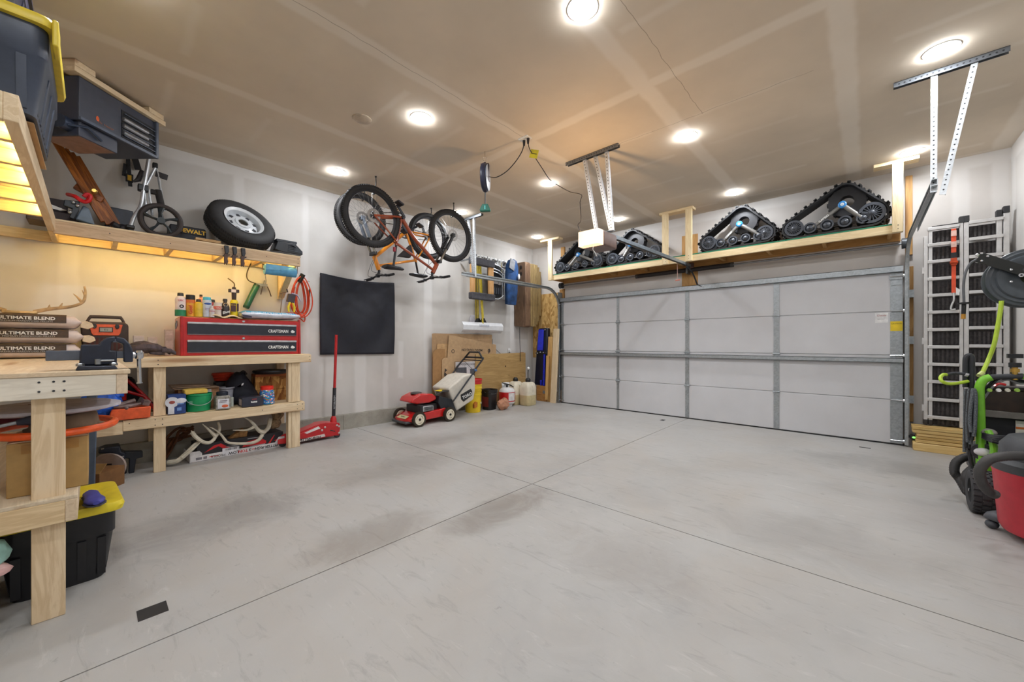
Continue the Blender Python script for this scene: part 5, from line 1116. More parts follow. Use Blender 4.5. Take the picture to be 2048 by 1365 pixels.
text('MIDDU HANG ON', .062, mat((50, 44, 40), .7), t, tuple((a + b) / 2 for a, b in zip(Q(915, 701), Q(972, 700))), rot=(PI / 2, PI + .03, 0), bold=.001, sx=.98)
m = MB()
for u, v, r in ((978, 702, .035), (906, 703, .035)):
    c_ = Q(u, v); m.lathe([(r * .7, 0), (r, 0), (r, -.0015), (r * .7, -.0015)], (c_[0], c_[1], c_[2]), 'y', 12, closed=True)
c_ = Q(978, 702); m.prism([(c_[0] - .02, c_[2] - .06), (c_[0] + .03, c_[2] - .02), (c_[0] + .02, c_[2] + .04), (c_[0] - .01, c_[2] + .03)], -.0025, -.0012)
m.obj('printed_emblem', mat((84, 70, 58), .7), t)
m = MB(); m.prism([Q(890, 737)[::2], Q(894, 741)[::2], Q(890, 745)[::2], Q(895, 751)[::2], Q(890, 757)[::2], Q(888, 750)[::2]], -.0022, -.0012); m.obj('printed_arrows', mat((60, 54, 50), .7), t)
m = MB(); a_, b_ = Q(911, 759), Q(960, 726); m.prism([Q(911, 760)[::2], Q(911, 725)[::2], Q(960, 722)[::2], Q(960, 762)[::2]], -.0025, -.0012); m.obj('printed_panel', mat((206, 204, 206), .6), t)
m = MB(); m.prism([Q(912, 755)[::2], Q(912, 736)[::2], Q(933, 735)[::2], Q(933, 755)[::2]], -.0035, -.0025); m.prism([Q(940, 755)[::2], Q(940, 738)[::2], Q(958, 737)[::2], Q(958, 757)[::2]], -.0035, -.0025); m.obj('printed_picture', mat((84, 86, 92), .6), t)
text('MIDDU HANG ON', .045, mat((50, 48, 48), .7), t, tuple((a + b) / 2 for a, b in zip(Q(914, 730, -.003), Q(958, 727, -.003))), rot=(PI / 2, PI + .03, 0))
sheet('cardboard_sheet', 'brown corrugated panel with a curved top at the stack edge', [(865, 800), (866, 706), (870, 700), (880, 698), (890, 699), (890, 796)], -5.325, .004, CC)
t, Q = sheet('plywood_sheet', 'low sheet of plywood leaning against the wall', [(948, 806), (952, 709), (1051, 706), (1052, 806)], -5.285, .018, wood('x', (160, 128, 80), (190, 158, 106), (112, 80, 46), .7, 2.0, .6), 'plywood')
m = MB()
for u, v, r in ((1011, 733, .018), (1018, 751, .01)): c_ = Q(u, v); m.ball((c_[0], 0, c_[2]), (r, .001, r * .9), 10, 6)
m.obj('dark_knots', mat((70, 44, 24), .7), t)
# ---------------------------------------------------------------- buckets and jugs
BX = -4.98
t = L('bucket', 'yellow pail at the bottom of the nested pails behind the mower', 'bucket', wy(946, -5.12), -5.12, 0, None)
YB_ = mat((232, 198, 40), .4, var=.04)
m = MB(); m.lathe([(0, 0), (.132, .002), (.147, .3), (.152, .3), (.152, .32), (.148, .322), (.148, .362), (.155, .364), (.155, .372), (.15, .372), (.13, .01), (0, .01)], n=36); m.obj('pail', YB_, t)
m = MB(); m.box(.04, .07, -.146, -.14, .15, .18); m.obj('sticker', mat((206, 196, 150), .5), t); m = MB(); m.prism([(-.1, .09), (-.03, .1), (-.02, .18), (-.07, .2), (-.1, .16)], -.146, -.11); m.obj('printed_mark', mat((200, 120, 40), .5), t)
t = L('bucket', 'second yellow pail nested with ribbed rim showing', 'bucket', wy(946.5, -5.12), -5.12, .3735)
m = MB(); m.lathe([(.1, 0), (.145, 0), (.15, .04), (.155, .045), (.155, .06), (.15, .065), (.151, .1), (.156, .105), (.156, .118), (.15, .12), (.14, .005), (.1, .005)], n=36); m.obj('pail', YB_, t)
t = L('bucket', 'red pail rim topping the nested yellow pails', 'bucket', wy(947, -5.12), -5.12, .494)
m = MB(); m.lathe([(.1, 0), (.146, 0), (.15, .06), (.156, .065), (.156, .08), (.15, .09), (.14, .005), (.1, .005)], n=36); m.obj('pail', RED, t)
t = L('bucket', 'square-sided black pail on the floor beside the yellow pails', 'bucket', wy(977, -5.1) + .02, -5.1, 0)
m = MB(); n = 28
def sq(r, z): return [(r * math.copysign(abs(math.cos(2 * PI * k / n)) ** .5, math.cos(2 * PI * k / n)), r * math.copysign(abs(math.sin(2 * PI * k / n)) ** .5, math.sin(2 * PI * k / n)), z) for k in range(n)]
m.ring_loft([sq(.105, 0), sq(.12, .3), sq(.128, .31), sq(.128, .35), sq(.132, .352), sq(.132, .368), sq(.12, .368), sq(.1, .02)]); m.obj('pail', mat((28, 26, 28), .4), t)
m = MB(); m.tube([(-.13 * math.cos(a), -.13 * math.sin(a) - .004, .33 - .04 * math.sin(a)) for a in [PI * k / 14 for k in range(15)]], .003, 6); m.obj('bail', STEEL, t)
m = MB(); m.box(-.122, -.118, -.1, .06, .06, .24); m.obj('label', mat((110, 40, 40), .5), t)
t = L('paper_bag', 'crumpled brown paper bag between black pail and gas cylinder', 'paper bag', 5.06, -4.87, 0)
m = MB(); m.ball((0, 0, .09), (.14, .09, .1), 14, 9); m.ball((.05, .02, .14), (.07, .06, .06), 10, 6); m.jitter(.014, 5); o = m.obj('paper', mat((186, 134, 106), .85, var=.1), t, ang=12); o.location.z = .012
PX_ = -5.1
t = L('propane_cylinder', 'white gas cylinder with a red label band on the floor', 'gas cylinder', wy(1016, PX_) - .03, PX_, 0)
CW = mat((222, 222, 222), .35, var=.03)
m = MB(); m.lathe([(.1, 0), (.105, .04), (.12, .045), (.152, .075), (.155, .12), (.155, .27), (.148, .31), (.11, .35), (.05, .365), (0, .366)], n=36); m.obj('cylinder', CW, t)
m = MB(); m.lathe([(.1555, .1), (.1575, .1), (.1575, .28), (.1555, .28)], n=36, closed=True); m.obj('label_band', RED, t)
m = MB(); m.ring_loft([[(.1585 * math.cos(a), .1585 * math.sin(a), z) for a in [rad(-125 + 8 * k) for k in range(8)]] for z in (.12, .27)], cyc=False, caps=False); m.obj('white_panel', mat((222, 220, 220), .5), t)
m = MB(); m.ring_loft([[((.1 + .01 * (z > .4)) * math.cos(a), .1 * math.sin(a), z) for a in [rad(20 + 10 * k) for k in range(15)]] for z in (.355, .45)], cyc=False, caps=False); o = m.obj('collar', CW, t); sm = o.modifiers.new('thick', 'SOLIDIFY'); sm.thickness = .004
m = MB(); m.cyl((0, 0, .36), (0, 0, .41), .02, n=12); m.tube([(-.16, -.03, .46), (.0, -.03, .425), (.14, -.04, .36)], .009, 8); m.tube([(-.1, -.03, .42), (.05, -.03, .41), (.1, -.04, .385)], .009, 8); m.obj('valve_and_hose', mat((30, 32, 34), .5), t)
def jug(u, x, lab, lev, f):
    t = L('fuel_jug', lab, 'fuel jug', wy(u, x), x, 0, None)
    W_, D_ = .14, .12
    def r(a, b, z): return [(a * math.copysign(abs(math.cos(2 * PI * k / 32)) ** .4, math.cos(2 * PI * k / 32)), b * math.copysign(abs(math.sin(2 * PI * k / 32)) ** .4, math.sin(2 * PI * k / 32)), z) for k in range(32)]
    m = MB(); m.ring_loft([r(W_ * .9, D_ * .9, 0), r(W_, D_, .02), r(W_, D_, .2 + lev * 0)]); m.obj('filled_base', mat((206, 190, 146), .35, var=.06), t, ang=50)
    m = MB(); m.ring_loft([r(W_, D_, .2001), r(W_, D_, .34), r(W_ * .85, D_ * .85, .42), r(W_ * .62, D_ * .6, .45), r(.05, .05, .455)]); m.obj('upper_shell', mat((222, 214, 194), .35, var=.04), t, ang=50)
    m = MB(); m.bar((0, -D_ - .001, .36), (0, -D_ - .003, .22), .03, .012, (0, 1, 0)); m.tube(curve([(0, -.1, .4), (0, -.13, .36), (0, -.125, .24)], 4), .014, 8); m.obj('handle_rib', mat((226, 220, 204), .35), t)
    m = MB(); m.lathe([(.05, .455), (.052, .5), (.035, .52), (.03, .53), (0, .53)], n=20); m.obj('cap', BLACK, t)
    if f:
        m = MB(); m.tube(curve([(.0, 0, .53), (.0, -.0, .62), (.01, 0, .7)], 4), .008, 8); m.obj('spout', BLACK, t); MB().ball((.012, 0, .72), .028, 12, 8).obj('spout_cap', WHITE, t)
jug(1031, -5.15, 'cloudy fuel jug with black cap behind the gas cylinder', 0, False)
jug(1056, -4.893, 'larger-looking fuel jug with black spout and white tip', 0, True)
# ---------------------------------------------------------------- lumber and panels in the far corner
def board(label, u0, v0, u1, v1, y, wd, th, m_, name='board', x_ref=None, grp='boards leaning in the far corner'):
    a, b = at(u0, v0, y=y), at(u1, v1, y=y); a.z = max(a.z, .0)
    d = b - a
    m = MB(); m.box(-wd / 2, wd / 2, 0, th, 0, d.length)
    o = m.obj(name, m_, None, bevel=.002, loc=a); o.rotation_euler = (0, math.atan2(d.x, d.z), 0)
    return tag(o, label, 'board', grp)
board('pale tall board leaning beside the garage door track', 1105, 807, 1112, 658, 6.3, .125, .038, wood('z', **PALE))
board('honey board behind the pale tall one in the corner', 1095, 807, 1101, 674, 6.38, .11, .038, wood('z', (196, 150, 88), (224, 184, 120)))
board('short honey board in front of the blue panel', 1092, 800, 1095, 712, 6.3, .06, .038, wood('z', (196, 150, 88), (224, 184, 120)))
o = MB().box(-.045, .045, 0, .035, 0, 1.02).obj('stake', wood('z', (176, 118, 72), (202, 146, 98)), None, bevel=.002, loc=(-5.4, 6.2, 0), rot=(0, -.0, LW)); tag(o, 'orange-brown wooden stake standing beside the plywood', 'stake')
NB = mat((18, 22, 44), .35); BB_ = mat((36, 48, 206), .35)
zb_, zt_ = at(1077, 771, y=6.40).z, at(1094, 640, y=6.40).z; hs = (min(zt_, 1.525) - zb_) / 1.28
t = thing('folded_sled', 'tall glossy blue and black folded sled standing in the corner', 'sled', (at(1083, 705, y=6.40).x, 6.40, zb_ + .003)); t.scale = (1.35, 1, hs)
m = MB(); m.prism([(-.15, 0), (.1, .0), (.12, 1.28), (-.06, 1.28), (-.1, .9)], 0, .1); m.obj('black_shell', NB, t, bevel=.02)
m = MB(); m.prism([(-.08, .78), (.04, .78), (.05, 1.25), (-.05, 1.25)], -.022, .0); m.obj('blue_panel', BB_, t, bevel=.01); m = MB(); m.prism([(.03, .0), (.07, .0), (.08, .72), (.05, .72)], -.022, .0); m.prism([(-.02, .0), (.01, .0), (.01, .12), (-.02, .12)], -.022, .0); m.obj('blue_strip', BB_, t, bevel=.006)
m = MB(); m.box(-.1, .1, -.035, .0, .7, .74); m.obj('strap_bar', BLACK, t, bevel=.006)
for x, z in ((-.06, .72), (.0, .74), (.06, .74), (.09, 1.24)): MB().ball((x, -.04, z), .016, 10, 6).obj('bright_rivet', CHROME, t)
t = thing('wood_block', 'stack-like block of strand board under the blue sled', 'wood block', (at(1084, 800, y=6.36).x, 6.36, 0))
for k in range(4): MB().box(-.15, .12, 0, .17, .0 + k * zb_ / 4, zb_ / 4 - .001 + k * zb_ / 4).obj('layer', wood('x', (160, 112, 60), (196, 146, 88)), t, bevel=.003)
m = MB(); m.box(.02, .08, -.0012, 0, zb_ * .5, zb_ * .7); m.obj('grey_label', mat((120, 124, 130), .6), t)
# ---------------------------------------------------------------- wall rack with hung things
RX = -5.42
ry0, ry1 = at(941, 503, x=RX).y, 5.95; rz = 2.86
t = L('storage_rail', 'white slotted storage rail with hooks high on the wall', 'storage rail', 0, RX, rz)
MB().box(ry0, ry1, -.02, 0, 0, .03).obj('top_rail', WHITE, t, bevel=.003); MB().box(ry0, ry1, -.012, 0, -.09, -.07).obj('lower_rail', WHITE, t, bevel=.003)
for k in range(13):
    y = ry0 + .04 + (ry1 - ry0 - .08) * k / 12
    m = MB(); m.box(y - .022, y + .022, -.024, -.01, -.085, .01); m.tube(curve([(y, -.02, -.03), (y, -.09, -.05), (y, -.12, -.03), (y, -.12, 0)], 3), .007, 6); m.obj('hook', mat((226, 228, 230), .4) if k % 3 else DARK, t)
FX = -5.12
fy = lambda u: at(u, 560, x=FX).y
t = L('padded_frame', 'wooden frame with two grey felt padded rails hung on the wall', 'padded frame', 0, FX, 0)
za, zb, zc, zd = zz(941, 513, FX), zz(941, 528, FX), zz(940, 584, FX), zz(940, 598, FX)
y_a, y_b = fy(940), fy(987); FEL = mat((82, 82, 88), .95, var=.12)
MB().box(y_a, y_b, -.05, .05, zb, za).obj('upper_pad', FEL, t, bevel=.02, seg=3); MB().box(y_a, y_b, -.06, .05, zd, zc).obj('lower_pad', FEL, t, bevel=.02, seg=3)
for u0, u1 in ((941, 949), (977, 986)): MB().box(fy(u0), fy(u1), -.02, .02, zd + .05, za - .03).obj('upright', wood('z', (206, 152, 92), (230, 184, 128)), t, bevel=.003)
for y in (y_a + .03, y_b - .04): MB().box(y - .012, y + .012, .04, .285, za - .05, za - .025).obj('hanger_arm', STEEL, t)
def pole(lab, u0, v0, u1, v1, x, r, m_, cat, name, head):
    a, b = at(u0, v0, x=x), at(u1, v1, x=x); t = L(name, lab, cat, b.y, x, b.z)
    m = MB(); m.tube([(0, 0, 0), (a.y - b.y, 0, a.z - b.z)], r, 10); m.obj('pole', m_, t); head(t); return t
YP = mat((222, 206, 60), .45)
def broom(t):
    m = MB(); m.prism([(-.015, .03), (.015, .03), (.075, -.06), (-.075, -.06)], -.03, .03); m.obj('bristle_head', BLACK, t, bevel=.006); MB().cyl((0, 0, .02), (0, 0, .1), .018, n=10).obj('ferrule', YP, t)
pole('yellow broom with black angled bristles, hung by the wooden frame upright', 960, 518, 966, 640, -5.285, .018, YP, 'broom', 'broom', broom)
pole('second yellow broom hung toward the frame edge, black bristles', 955, 518, 956, 640, -5.352, .018, mat((206, 186, 70), .45), 'broom', 'broom', broom)
def shov(t):
    m = MB(); m.prism([(-.12, .08), (.02, .08), (.06, -.06), (-.16, -.06)], -.0, .02); m.obj('scoop', mat((196, 194, 202), .5), t, bevel=.004)
pole('dull yellow pole with a pale grey scoop hung behind the brooms', 951, 520, 952, 640, -5.408, .016, mat((190, 170, 60), .5), 'shovel', 'scoop_shovel', shov)
def push(t):
    m = MB(); m.ring_loft([[(x, d, z) for d, z in ((-.0, .06), (-.04, .0), (-.03, -.08), (.03, -.13), (.04, -.13), (-.02, -.08), (-.03, 0), (.008, .06))] for x in (-.5, -.25, 0, .25, .5)]); m.obj('blade', mat((224, 226, 230), .4, var=.03), t, ang=40)
    m = MB(); m.box(-.12, .12, -.045, -.02, -.02, .02); m.obj('socket', mat((196, 200, 210), .5), t, bevel=.006)
pole('white snow pusher with a wide blade hung low on the wall', 957, 525, 966, 652, -5.2, .016, mat((214, 190, 60), .45), 'snow pusher', 'snow_pusher', push)
t = L('camp_chair', 'folded black and grey camp chairs hung on the wall rail', 'camp chair', fy(999), -5.2, 2.05)
h = zz(1000, 530, -5.2) - 2.05
m = MB(); m.prism([(-.14, 0), (.16, .06), (.17, h * .5), (.1, h * .95), (-.14, h * .98)], -.02, .12); m.jitter(.006, 2); m.obj('fabric', mat((24, 26, 32), .8), t, bevel=.01)
m = MB()
for z in (h * .93, h * .8, h * .72): m.tube([(-.15, -.04, z + .03), (.02, -.05, z), (.16, -.05, z - .07)], .012, 8)
for x in (.1, .16): m.tube([(x, -.05, .0), (x, -.06, h * .75)], .009, 8)
m.tube(curve([(-.15, -.05, .0), (0, -.06, .0), (.14, -.05, .08)], 4), .008, 6); m.obj('frame_tubes', mat((150, 156, 162), .35, .6), t)
m = MB(); m.box(-.14, .12, -.035, -.02, h * .42, h * .6); m.prism([(0, h * .4), (.07, h * .4), (.05, h * .5), (.02, h * .5)], -.045, -.036); m.obj('grey_panel', mat((120, 116, 114), .8), t, bevel=.006)
m = MB()
for k in range(4): m.box(-.1 + k * .05, -.07 + k * .05, -.035, -.02, h * .15, h * .32)
m.obj('webbing', mat((60, 64, 74), .8), t)
t = L('garden_probe', 'thin white rod tool with yellow collar hung by the chairs', 'tool', fy(1017), -5.29, 2.0)
m = MB(); m.tube([(-.03, 0, .8), (.0, 0, .3)], .008, 8); m.obj('rod', mat((170, 160, 110), .4, .5), t); MB().cyl((-.005, 0, .3), (-.002, 0, .33), .03, n=12).obj('collar', YELLOW, t); MB().cyl((.01, 0, .1), (-.003, 0, .3), .016, n=10).obj('grip', WHITE, t)
t = L('rain_jacket', 'blue jacket hanging on the wall rail beside the wooden sled', 'jacket', fy(1025) + .06, -5.2, 1.98)
h = zz(1028, 520, -5.2) - 1.98
m = MB(); m.ring_loft([[(c0_ + w_ * math.cos(a) + .012 * math.sin(6 * a + z * 9), d_ * math.sin(a) + .008 * math.sin(5 * a), z) for a in [2 * PI * k / 24 for k in range(24)]] for z, w_, d_, c0_ in ((0, .14, .05, -.02), (h * .3, .16, .06, -.01), (h * .6, .17, .07, 0), (h * .85, .16, .08, .02), (h * .97, .1, .06, .03), (h, .04, .03, .03))]); m.obj('jacket', mat((34, 72, 122), .8, var=.35, scale=9), t, ang=60)
m = MB(); m.prism([(-.16, h * .78), (-.02, h * .72), (.02, h * .95), (-.12, h * .99)], -.09, -.075); m.obj('grey_lining', mat((140, 142, 148), .8), t, bevel=.004)
m = MB(); m.ball((.13, -.08, h * .62), (.03, .02, .06), 10, 6); m.obj('white_toggle', WHITE, t)
# wooden hull-like sled standing on end against the wall
WSX = at(1058, 600, y=5.98).x
t = thing('wooden_sled', 'big weathered wooden sled hull hung upright on the wall', 'sled', (XL + .01, 5.98, 1.54), 0)
dx = (WSX - (XL + .01)) * .78; dy = at(1086, 600, x=WSX - .05).y - 5.98; hh = zz(1045, 527, -5.3) - 1.54
OLD = wood('z', (92, 68, 52), (136, 108, 84), (58, 38, 26), .6, 3.0, 1.6); OLD2 = wood('z', (124, 102, 66), (172, 148, 100), (74, 52, 34), .6, 4.0, 1.6)
def hull(y0, y1, nm, m_):
    c = .12; m = MB(); m.prism([(0, .03), (dx - .03, 0), (dx, .03), (dx, hh - .03), (dx - .03, hh), (0, hh)], y0, y1, 'y'); m.obj(nm, m_, t, bevel=.012)
hull(0, .16, 'face_panel', OLD)
m = MB(); n = 6
for k in range(n):
    y0 = .165 + k * (dy - .165) / n; y1 = .165 + (k + 1) * (dy - .165) / n - .012; f = 0 if k < n - 2 else (.04 if k == n - 2 else .13); g = 0 if k < n - 3 else (.05, .14, .3)[k - n + 3]
    m.box(0.0, dx, y0, y1, .02 + g * .8, hh - .02 - f)
m.obj('side_plank', OLD2, t, bevel=.006)
m = MB()
for z in (hh * .82, hh * .92): m.ball((dx * .6, -.002, z), (.03, .003, .045), 12, 6)
m.obj('hand_hole', mat((40, 28, 20), .8), t)
m = MB(); m.tube(curve([(.16, -.01, 0), (.17, -.01, -.3), (.18, 0, -.7)], 4), .006, 6); m.obj('hanging_cord', BLACK, t)
# little wall box, outlet and wires below the pusher
t = L('wall_outlet', 'small white outlet on the wall above the plywood', 'outlet', at(1018, 695, x=-5.44).y, XL + .005, 1.05)
m = MB(); m.box(-.035, .035, -.01, 0, -.06, .06); m.obj('cover', WHITE, t, bevel=.003)
m = MB(); m.box(-.025, .025, -.05, -.01, -.02, .03); m.obj('plug', WHITE, t, bevel=.004); m = MB(); m.tube(curve([(0, -.04, -.02), (-.15, -.03, -.1), (-.35, -.03, .0), (-.48, -.02, .12), (-.5, -.02, .25)], 5), .004, 6); m.obj('wire', mat((60, 60, 60), .5), t)
# ---------------------------------------------------------------- two bicycles hung upside down from ceiling hooks
def bike(label, X, C, fcol, px, R, rear_r, group=None):
    # px: pixel landmarks on the plane x = X; local x runs along the wall, local y into it
    org = at(*px['bb'], x=X); t = L('bicycle', label, 'bicycle', org.y, X, org.z)
    q = {k: Vector((at(*v, x=X).y - org.y, 0, at(*v, x=X).z - org.z)) for k, v in px.items() if isinstance(v, tuple)}
    FM = mat(fcol, .28, var=.06, coat=.6)
    def wheel(c, nm, th, tread):
        m = MB(); m.torus(c, R - th, th, 'y', 56, 10); o = m.obj(nm, mat((38, 36, 36), .8), t, ang=60)
        if tread:
            m = MB()
            for k in range(96):
                a = 2 * PI * k / 96
                for s in (-1, 0, 1):
                    r_ = R - th + th * (1.0 if s == 0 else .84)
                    m.bx((c.x + r_ * math.cos(a + .012 * s), c.y + s * th * .62, c.z + r_ * math.sin(a + .012 * s)), (.012, .018, .014), (0, -a, 0))
            m.obj('tread', mat((44, 42, 42), .85), o)
        m = MB(); rr_ = R - 2 * th; m.lathe([(rr_ + .006, -.014), (rr_ - .018, -.013), (rr_ - .022, 0), (rr_ - .018, .013), (rr_ + .006, .014), (rr_ + .002, 0)], c, 'y', 56, closed=True); m.obj('rim', mat((34, 34, 38), .35, .3), o)
        m = MB(); n = 28
        for k in range(n):
            a = 2 * PI * k / n; b = a + (.9 if k % 2 else -.9); s = 1 if k % 4 < 2 else -1
            m.tube([c + Vector((.022 * math.cos(b), s * .03, .022 * math.sin(b))), c + Vector(((rr_ - .02) * math.cos(a), 0, (rr_ - .02) * math.sin(a)))], .0013, 4, caps=False)
        m.obj('spokes', mat((150, 150, 150), .3, .8), o)
        m = MB(); m.cyl(c + Vector((0, -.05, 0)), c + Vector((0, .05, 0)), .016, n=12); m.lathe([(.03, -.036), (.03, -.03), (.012, -.03), (.012, .03), (.03, .03), (.03, .036)], c, 'y', 14); m.obj('hub', DARK, o)
        m = MB(); m.lathe([(.055, -.048), (.085, -.048), (.085, -.045), (.055, -.045)], c, 'y', 28, closed=True)
        for k in range(5):
            a = 2 * PI * k / 5; m.bar(c + Vector((.015 * math.cos(a), -.047, .015 * math.sin(a))), c + Vector((.06 * math.cos(a + .35), -.047, .06 * math.sin(a + .35))), .01, .003, (0, 1, 0))
        m.obj('brake_disc', mat((158, 154, 150), .35, .8), o)
        return o
    rw = wheel(q['rear'], 'rear_wheel', .03, True); fw = wheel(q['front'], 'front_wheel', .03, True)
    m = MB()
    for k, r_ in enumerate((.055, .048, .041, .034, .028)): m.lathe([(r_, .03 + k * .005), (r_, .033 + k * .005), (.012, .033 + k * .005), (.012, .03 + k * .005)], q['rear'], 'y', 24, closed=True)
    m.obj('cassette', mat((176, 176, 178), .3, .8), rw)
    st, ht, hb, bb = q['seat_top'], q['head_top'], q['head_bot'], q['bb']
    m = MB(); dt = [bb, bb.lerp(hb, .35) + Vector((-.015, 0, -.03)) * (1 if px.get('curve') else 0), bb.lerp(hb, .7) + Vector((-.005, 0, -.01)) * (1 if px.get('curve') else 0), hb]
    m.tube(curve(dt, 4), .0245, 12); m.obj('down_tube', FM, t)
    m = MB(); m.tube([st, ht.lerp(hb, .25)], .0175, 12); m.obj('top_tube', FM, t)
    m = MB(); m.tube([bb, st + (st - bb).normalized() * .03], .0185, 12); m.obj('seat_tube', FM, t)
    m = MB(); m.tube([hb + (hb - ht).normalized() * .015, ht - (hb - ht).normalized() * .015], .03, 14); m.obj('head_tube', FM, t)
    for nm, a, b, r_ in (('chain_stay', bb, q['rear'], .013), ('seat_stay', st, q['rear'], .0105)):
        m = MB()
        for s in (-1, 1): m.tube(curve([a + Vector((0, s * .02, 0)), a.lerp(b, .25) + Vector((0, s * .045, 0)), a.lerp(b, .6) + Vector((0, s * .058, 0)), b + Vector((0, s * .062, 0))], 4), [r_ * 1.15] + [r_] * 12, 8)
        m.obj(nm, FM, t)
    # fork
    d = (hb - ht).normalized(); cr = hb + d * .05; f = q['front']; mid = cr.lerp(f, .45)
    m = MB()
    for s in (-1, 1): m.tube([cr + Vector((0, s * .055, 0)), mid + Vector((0, s * .06, 0))], .016, 10)
    m.obj('fork_stanchion', mat((160, 158, 152), .2, .8), t)
    FK = px['fork_col']
    m = MB()
    for s in (-1, 1): m.tube([mid + Vector((0, s * .06, 0)) - (mid - cr).normalized() * .0, f + Vector((0, s * .06, 0))], [.024, .021], 10); m.bx(tuple(f + Vector((0, s * .06, 0))), (.05, .024, .05))
    m.obj('fork_slider', FK, t)
    m = MB(); m.bar(cr + Vector((0, -.07, 0)), cr + Vector((0, .07, 0)), .045, .045); m.tube([mid + Vector((0, -.06, 0)), mid + (mid - cr).normalized().cross(Vector((0, 1, 0))) * .05, mid + Vector((0, .06, 0))], .012, 8); m.obj('fork_crown', mat((30, 30, 32), .4), t, bevel=.006)
    # bar, stem
    ba = q['bar']; m = MB(); m.tube([ht, ht - d * .03, ba], .018, 10); m.bar(ba + Vector((-.025, 0, 0)), ba + Vector((.02, 0, 0)), .05, .045); m.obj('stem', BLACK, t, bevel=.004)
    sw = px.get('bar_turn', .0)
    bd = Vector((math.sin(sw), math.cos(sw), 0))
    m = MB(); m.tube(curve([ba - bd * .36 + Vector((.03, 0, -.02)), ba - bd * .18 + Vector((.015, 0, -.012)), ba - bd * .05, ba + bd * .05, ba + bd * .18 + Vector((.015, 0, -.012)), ba + bd * .36 + Vector((.03, 0, -.02))], 4), .0135, 10); m.obj('handlebar', BLACK, t)
    for s in (-1, 1):
        p = ba + bd * (s * .3) + Vector((.026, 0, -.017)); m = MB(); m.tube([p - bd * .06, p + bd * .065], .0175, 12); g = m.obj('grip', mat((36, 36, 38), .8), t)
        m = MB(); p2 = ba + bd * (s * .19) + Vector((.015, 0, -.012)); m.tube([p2, p2 + Vector((-.05, 0, -.01)), p2 + Vector((-.07, 0, -.02)) + bd * (s * .1)], [.012, .008, .006], 8); m.bx(tuple(p2), (.04, .03, .03)); m.obj('brake_lever', DARK, t)
    m = MB()
    m.tube(curve([ba + bd * -.15, ba + Vector((-.12, -.05, .05)), ht + Vector((-.08, -.04, .1)), hb + Vector((0, -.04, .06))], 5), .003, 5); m.tube(curve([ba + bd * .12, ba + Vector((-.13, .03, .0)), ht + Vector((-.05, .03, .14)), bb.lerp(hb, .7)], 5), .003, 5); m.obj('brake_cables', BLACK, t)
    # seat post and saddle
    sa = q['saddle']; m = MB(); m.tube([st, sa], .015, 10); m.obj('seat_post', BLACK, t)
    fd = 1 if q['front'].x > q['rear'].x else -1
    m = MB()
    prof = [(-.13, .07, .02), (-.1, .075, .03), (-.02, .05, .03), (.05, .025, .026), (.13, .018, .02), (.15, .01, .012)]
    m.ring_loft([[(sa.x + fd * x, w_ * math.cos(a), sa.z - .025 + h_ * math.sin(a)) for a in [2 * PI * k / 14 for k in range(14)]] for x, w_, h_ in prof]); m.obj('saddle', mat((22, 22, 26), .5), t, ang=60)
    m = MB()
    for s in (-1, 1): m.tube([(sa.x - fd * .08, s * .02, sa.z - .005), (sa.x + fd * .1, s * .02, sa.z - .005)], .004, 6)
    m.obj('saddle_rails', STEEL, t)
    # cranks and chain on the far side
    m = MB(); m.lathe([(.07, .05), (.085, .05), (.085, .056), (.07, .056)], bb, 'y', 30, closed=True)
    for k in range(4):
        a = k * PI / 2 + .5; m.bar(bb + Vector((0, .053, 0)), bb + Vector((.078 * math.cos(a), .053, .078 * math.sin(a))), .016, .005, (0, 1, 0))
    m.cyl(bb + Vector((0, -.06, 0)), bb + Vector((0, .065, 0)), .024, n=12); m.obj('chainring', DARK, t)
    ca = px['crank_a']; cv = Vector((math.cos(ca), 0, math.sin(ca))) * .17
    for s in (-1, 1):
        m = MB(); m.bar(bb + Vector((0, s * .07, 0)), bb + Vector((0, s * .075, 0)) + cv * (-s), .03, .016, (0, 1, 0)); c_ = m.obj('crank_arm', mat((52, 54, 60), .4, .4), t, bevel=.003)
        pc = bb + Vector((0, s * .135, 0)) + cv * (-s); m = MB(); m.bx(tuple(pc), (.09, .095, .022), (0, .4, 0)); m.obj('pedal', mat((40, 40, 44), .5), c_, bevel=.004)
    m = MB(); n = 24; r1, r2 = .05, .083; c1, c2 = q['rear'] + Vector((0, .045, 0)), bb + Vector((0, .053, 0)); dv = (c2 - c1).normalized(); up = Vector((-dv.z, 0, dv.x))
    pts = [c1 + up * r1, c2 + up * r2] + [c2 + up * (r2 * math.cos(a)) + dv * (r2 * math.sin(a)) for a in [PI * k / 8 for k in range(1, 8)]] + [c2 - up * r2, c1 - up * r1] + [c1 - up * (r1 * math.cos(a)) - dv * (r1 * math.sin(a)) for a in [PI * k / 8 for k in range(1, 8)]]
    m.tube(pts, .005, 6, closed=True); m.obj('chain', mat((96, 90, 86), .4, .7), t)
    m = MB(); rd = q['rear']; m.bx((rd.x + fd * .03, .07, rd.z + .06), (.05, .03, .05), (0, .5, 0)); m.bar((rd.x + fd * .03, .06, rd.z + .05), (rd.x + fd * .07, .06, rd.z + .14), .04, .012, (0, 1, 0)); m.obj('derailleur', DARK, t, bevel=.004)
    return t, q
BK, GRYF = mat((28, 30, 34), .35), mat((104, 112, 124), .35)
b1, q1 = bike('copper-brown mountain bicycle hung upside down, closer to the open floor', -4.5, None, (150, 62, 24),
     dict(rear=(744, 433), front=(902, 472), bb=(803, 436), seat_top=(793, 487), head_top=(866, 545), head_bot=(873, 530), bar=(864, 556), saddle=(787, 532), curve=1, fork_col=BK, crank_a=2.3, bar_turn=.0), .378, 0)
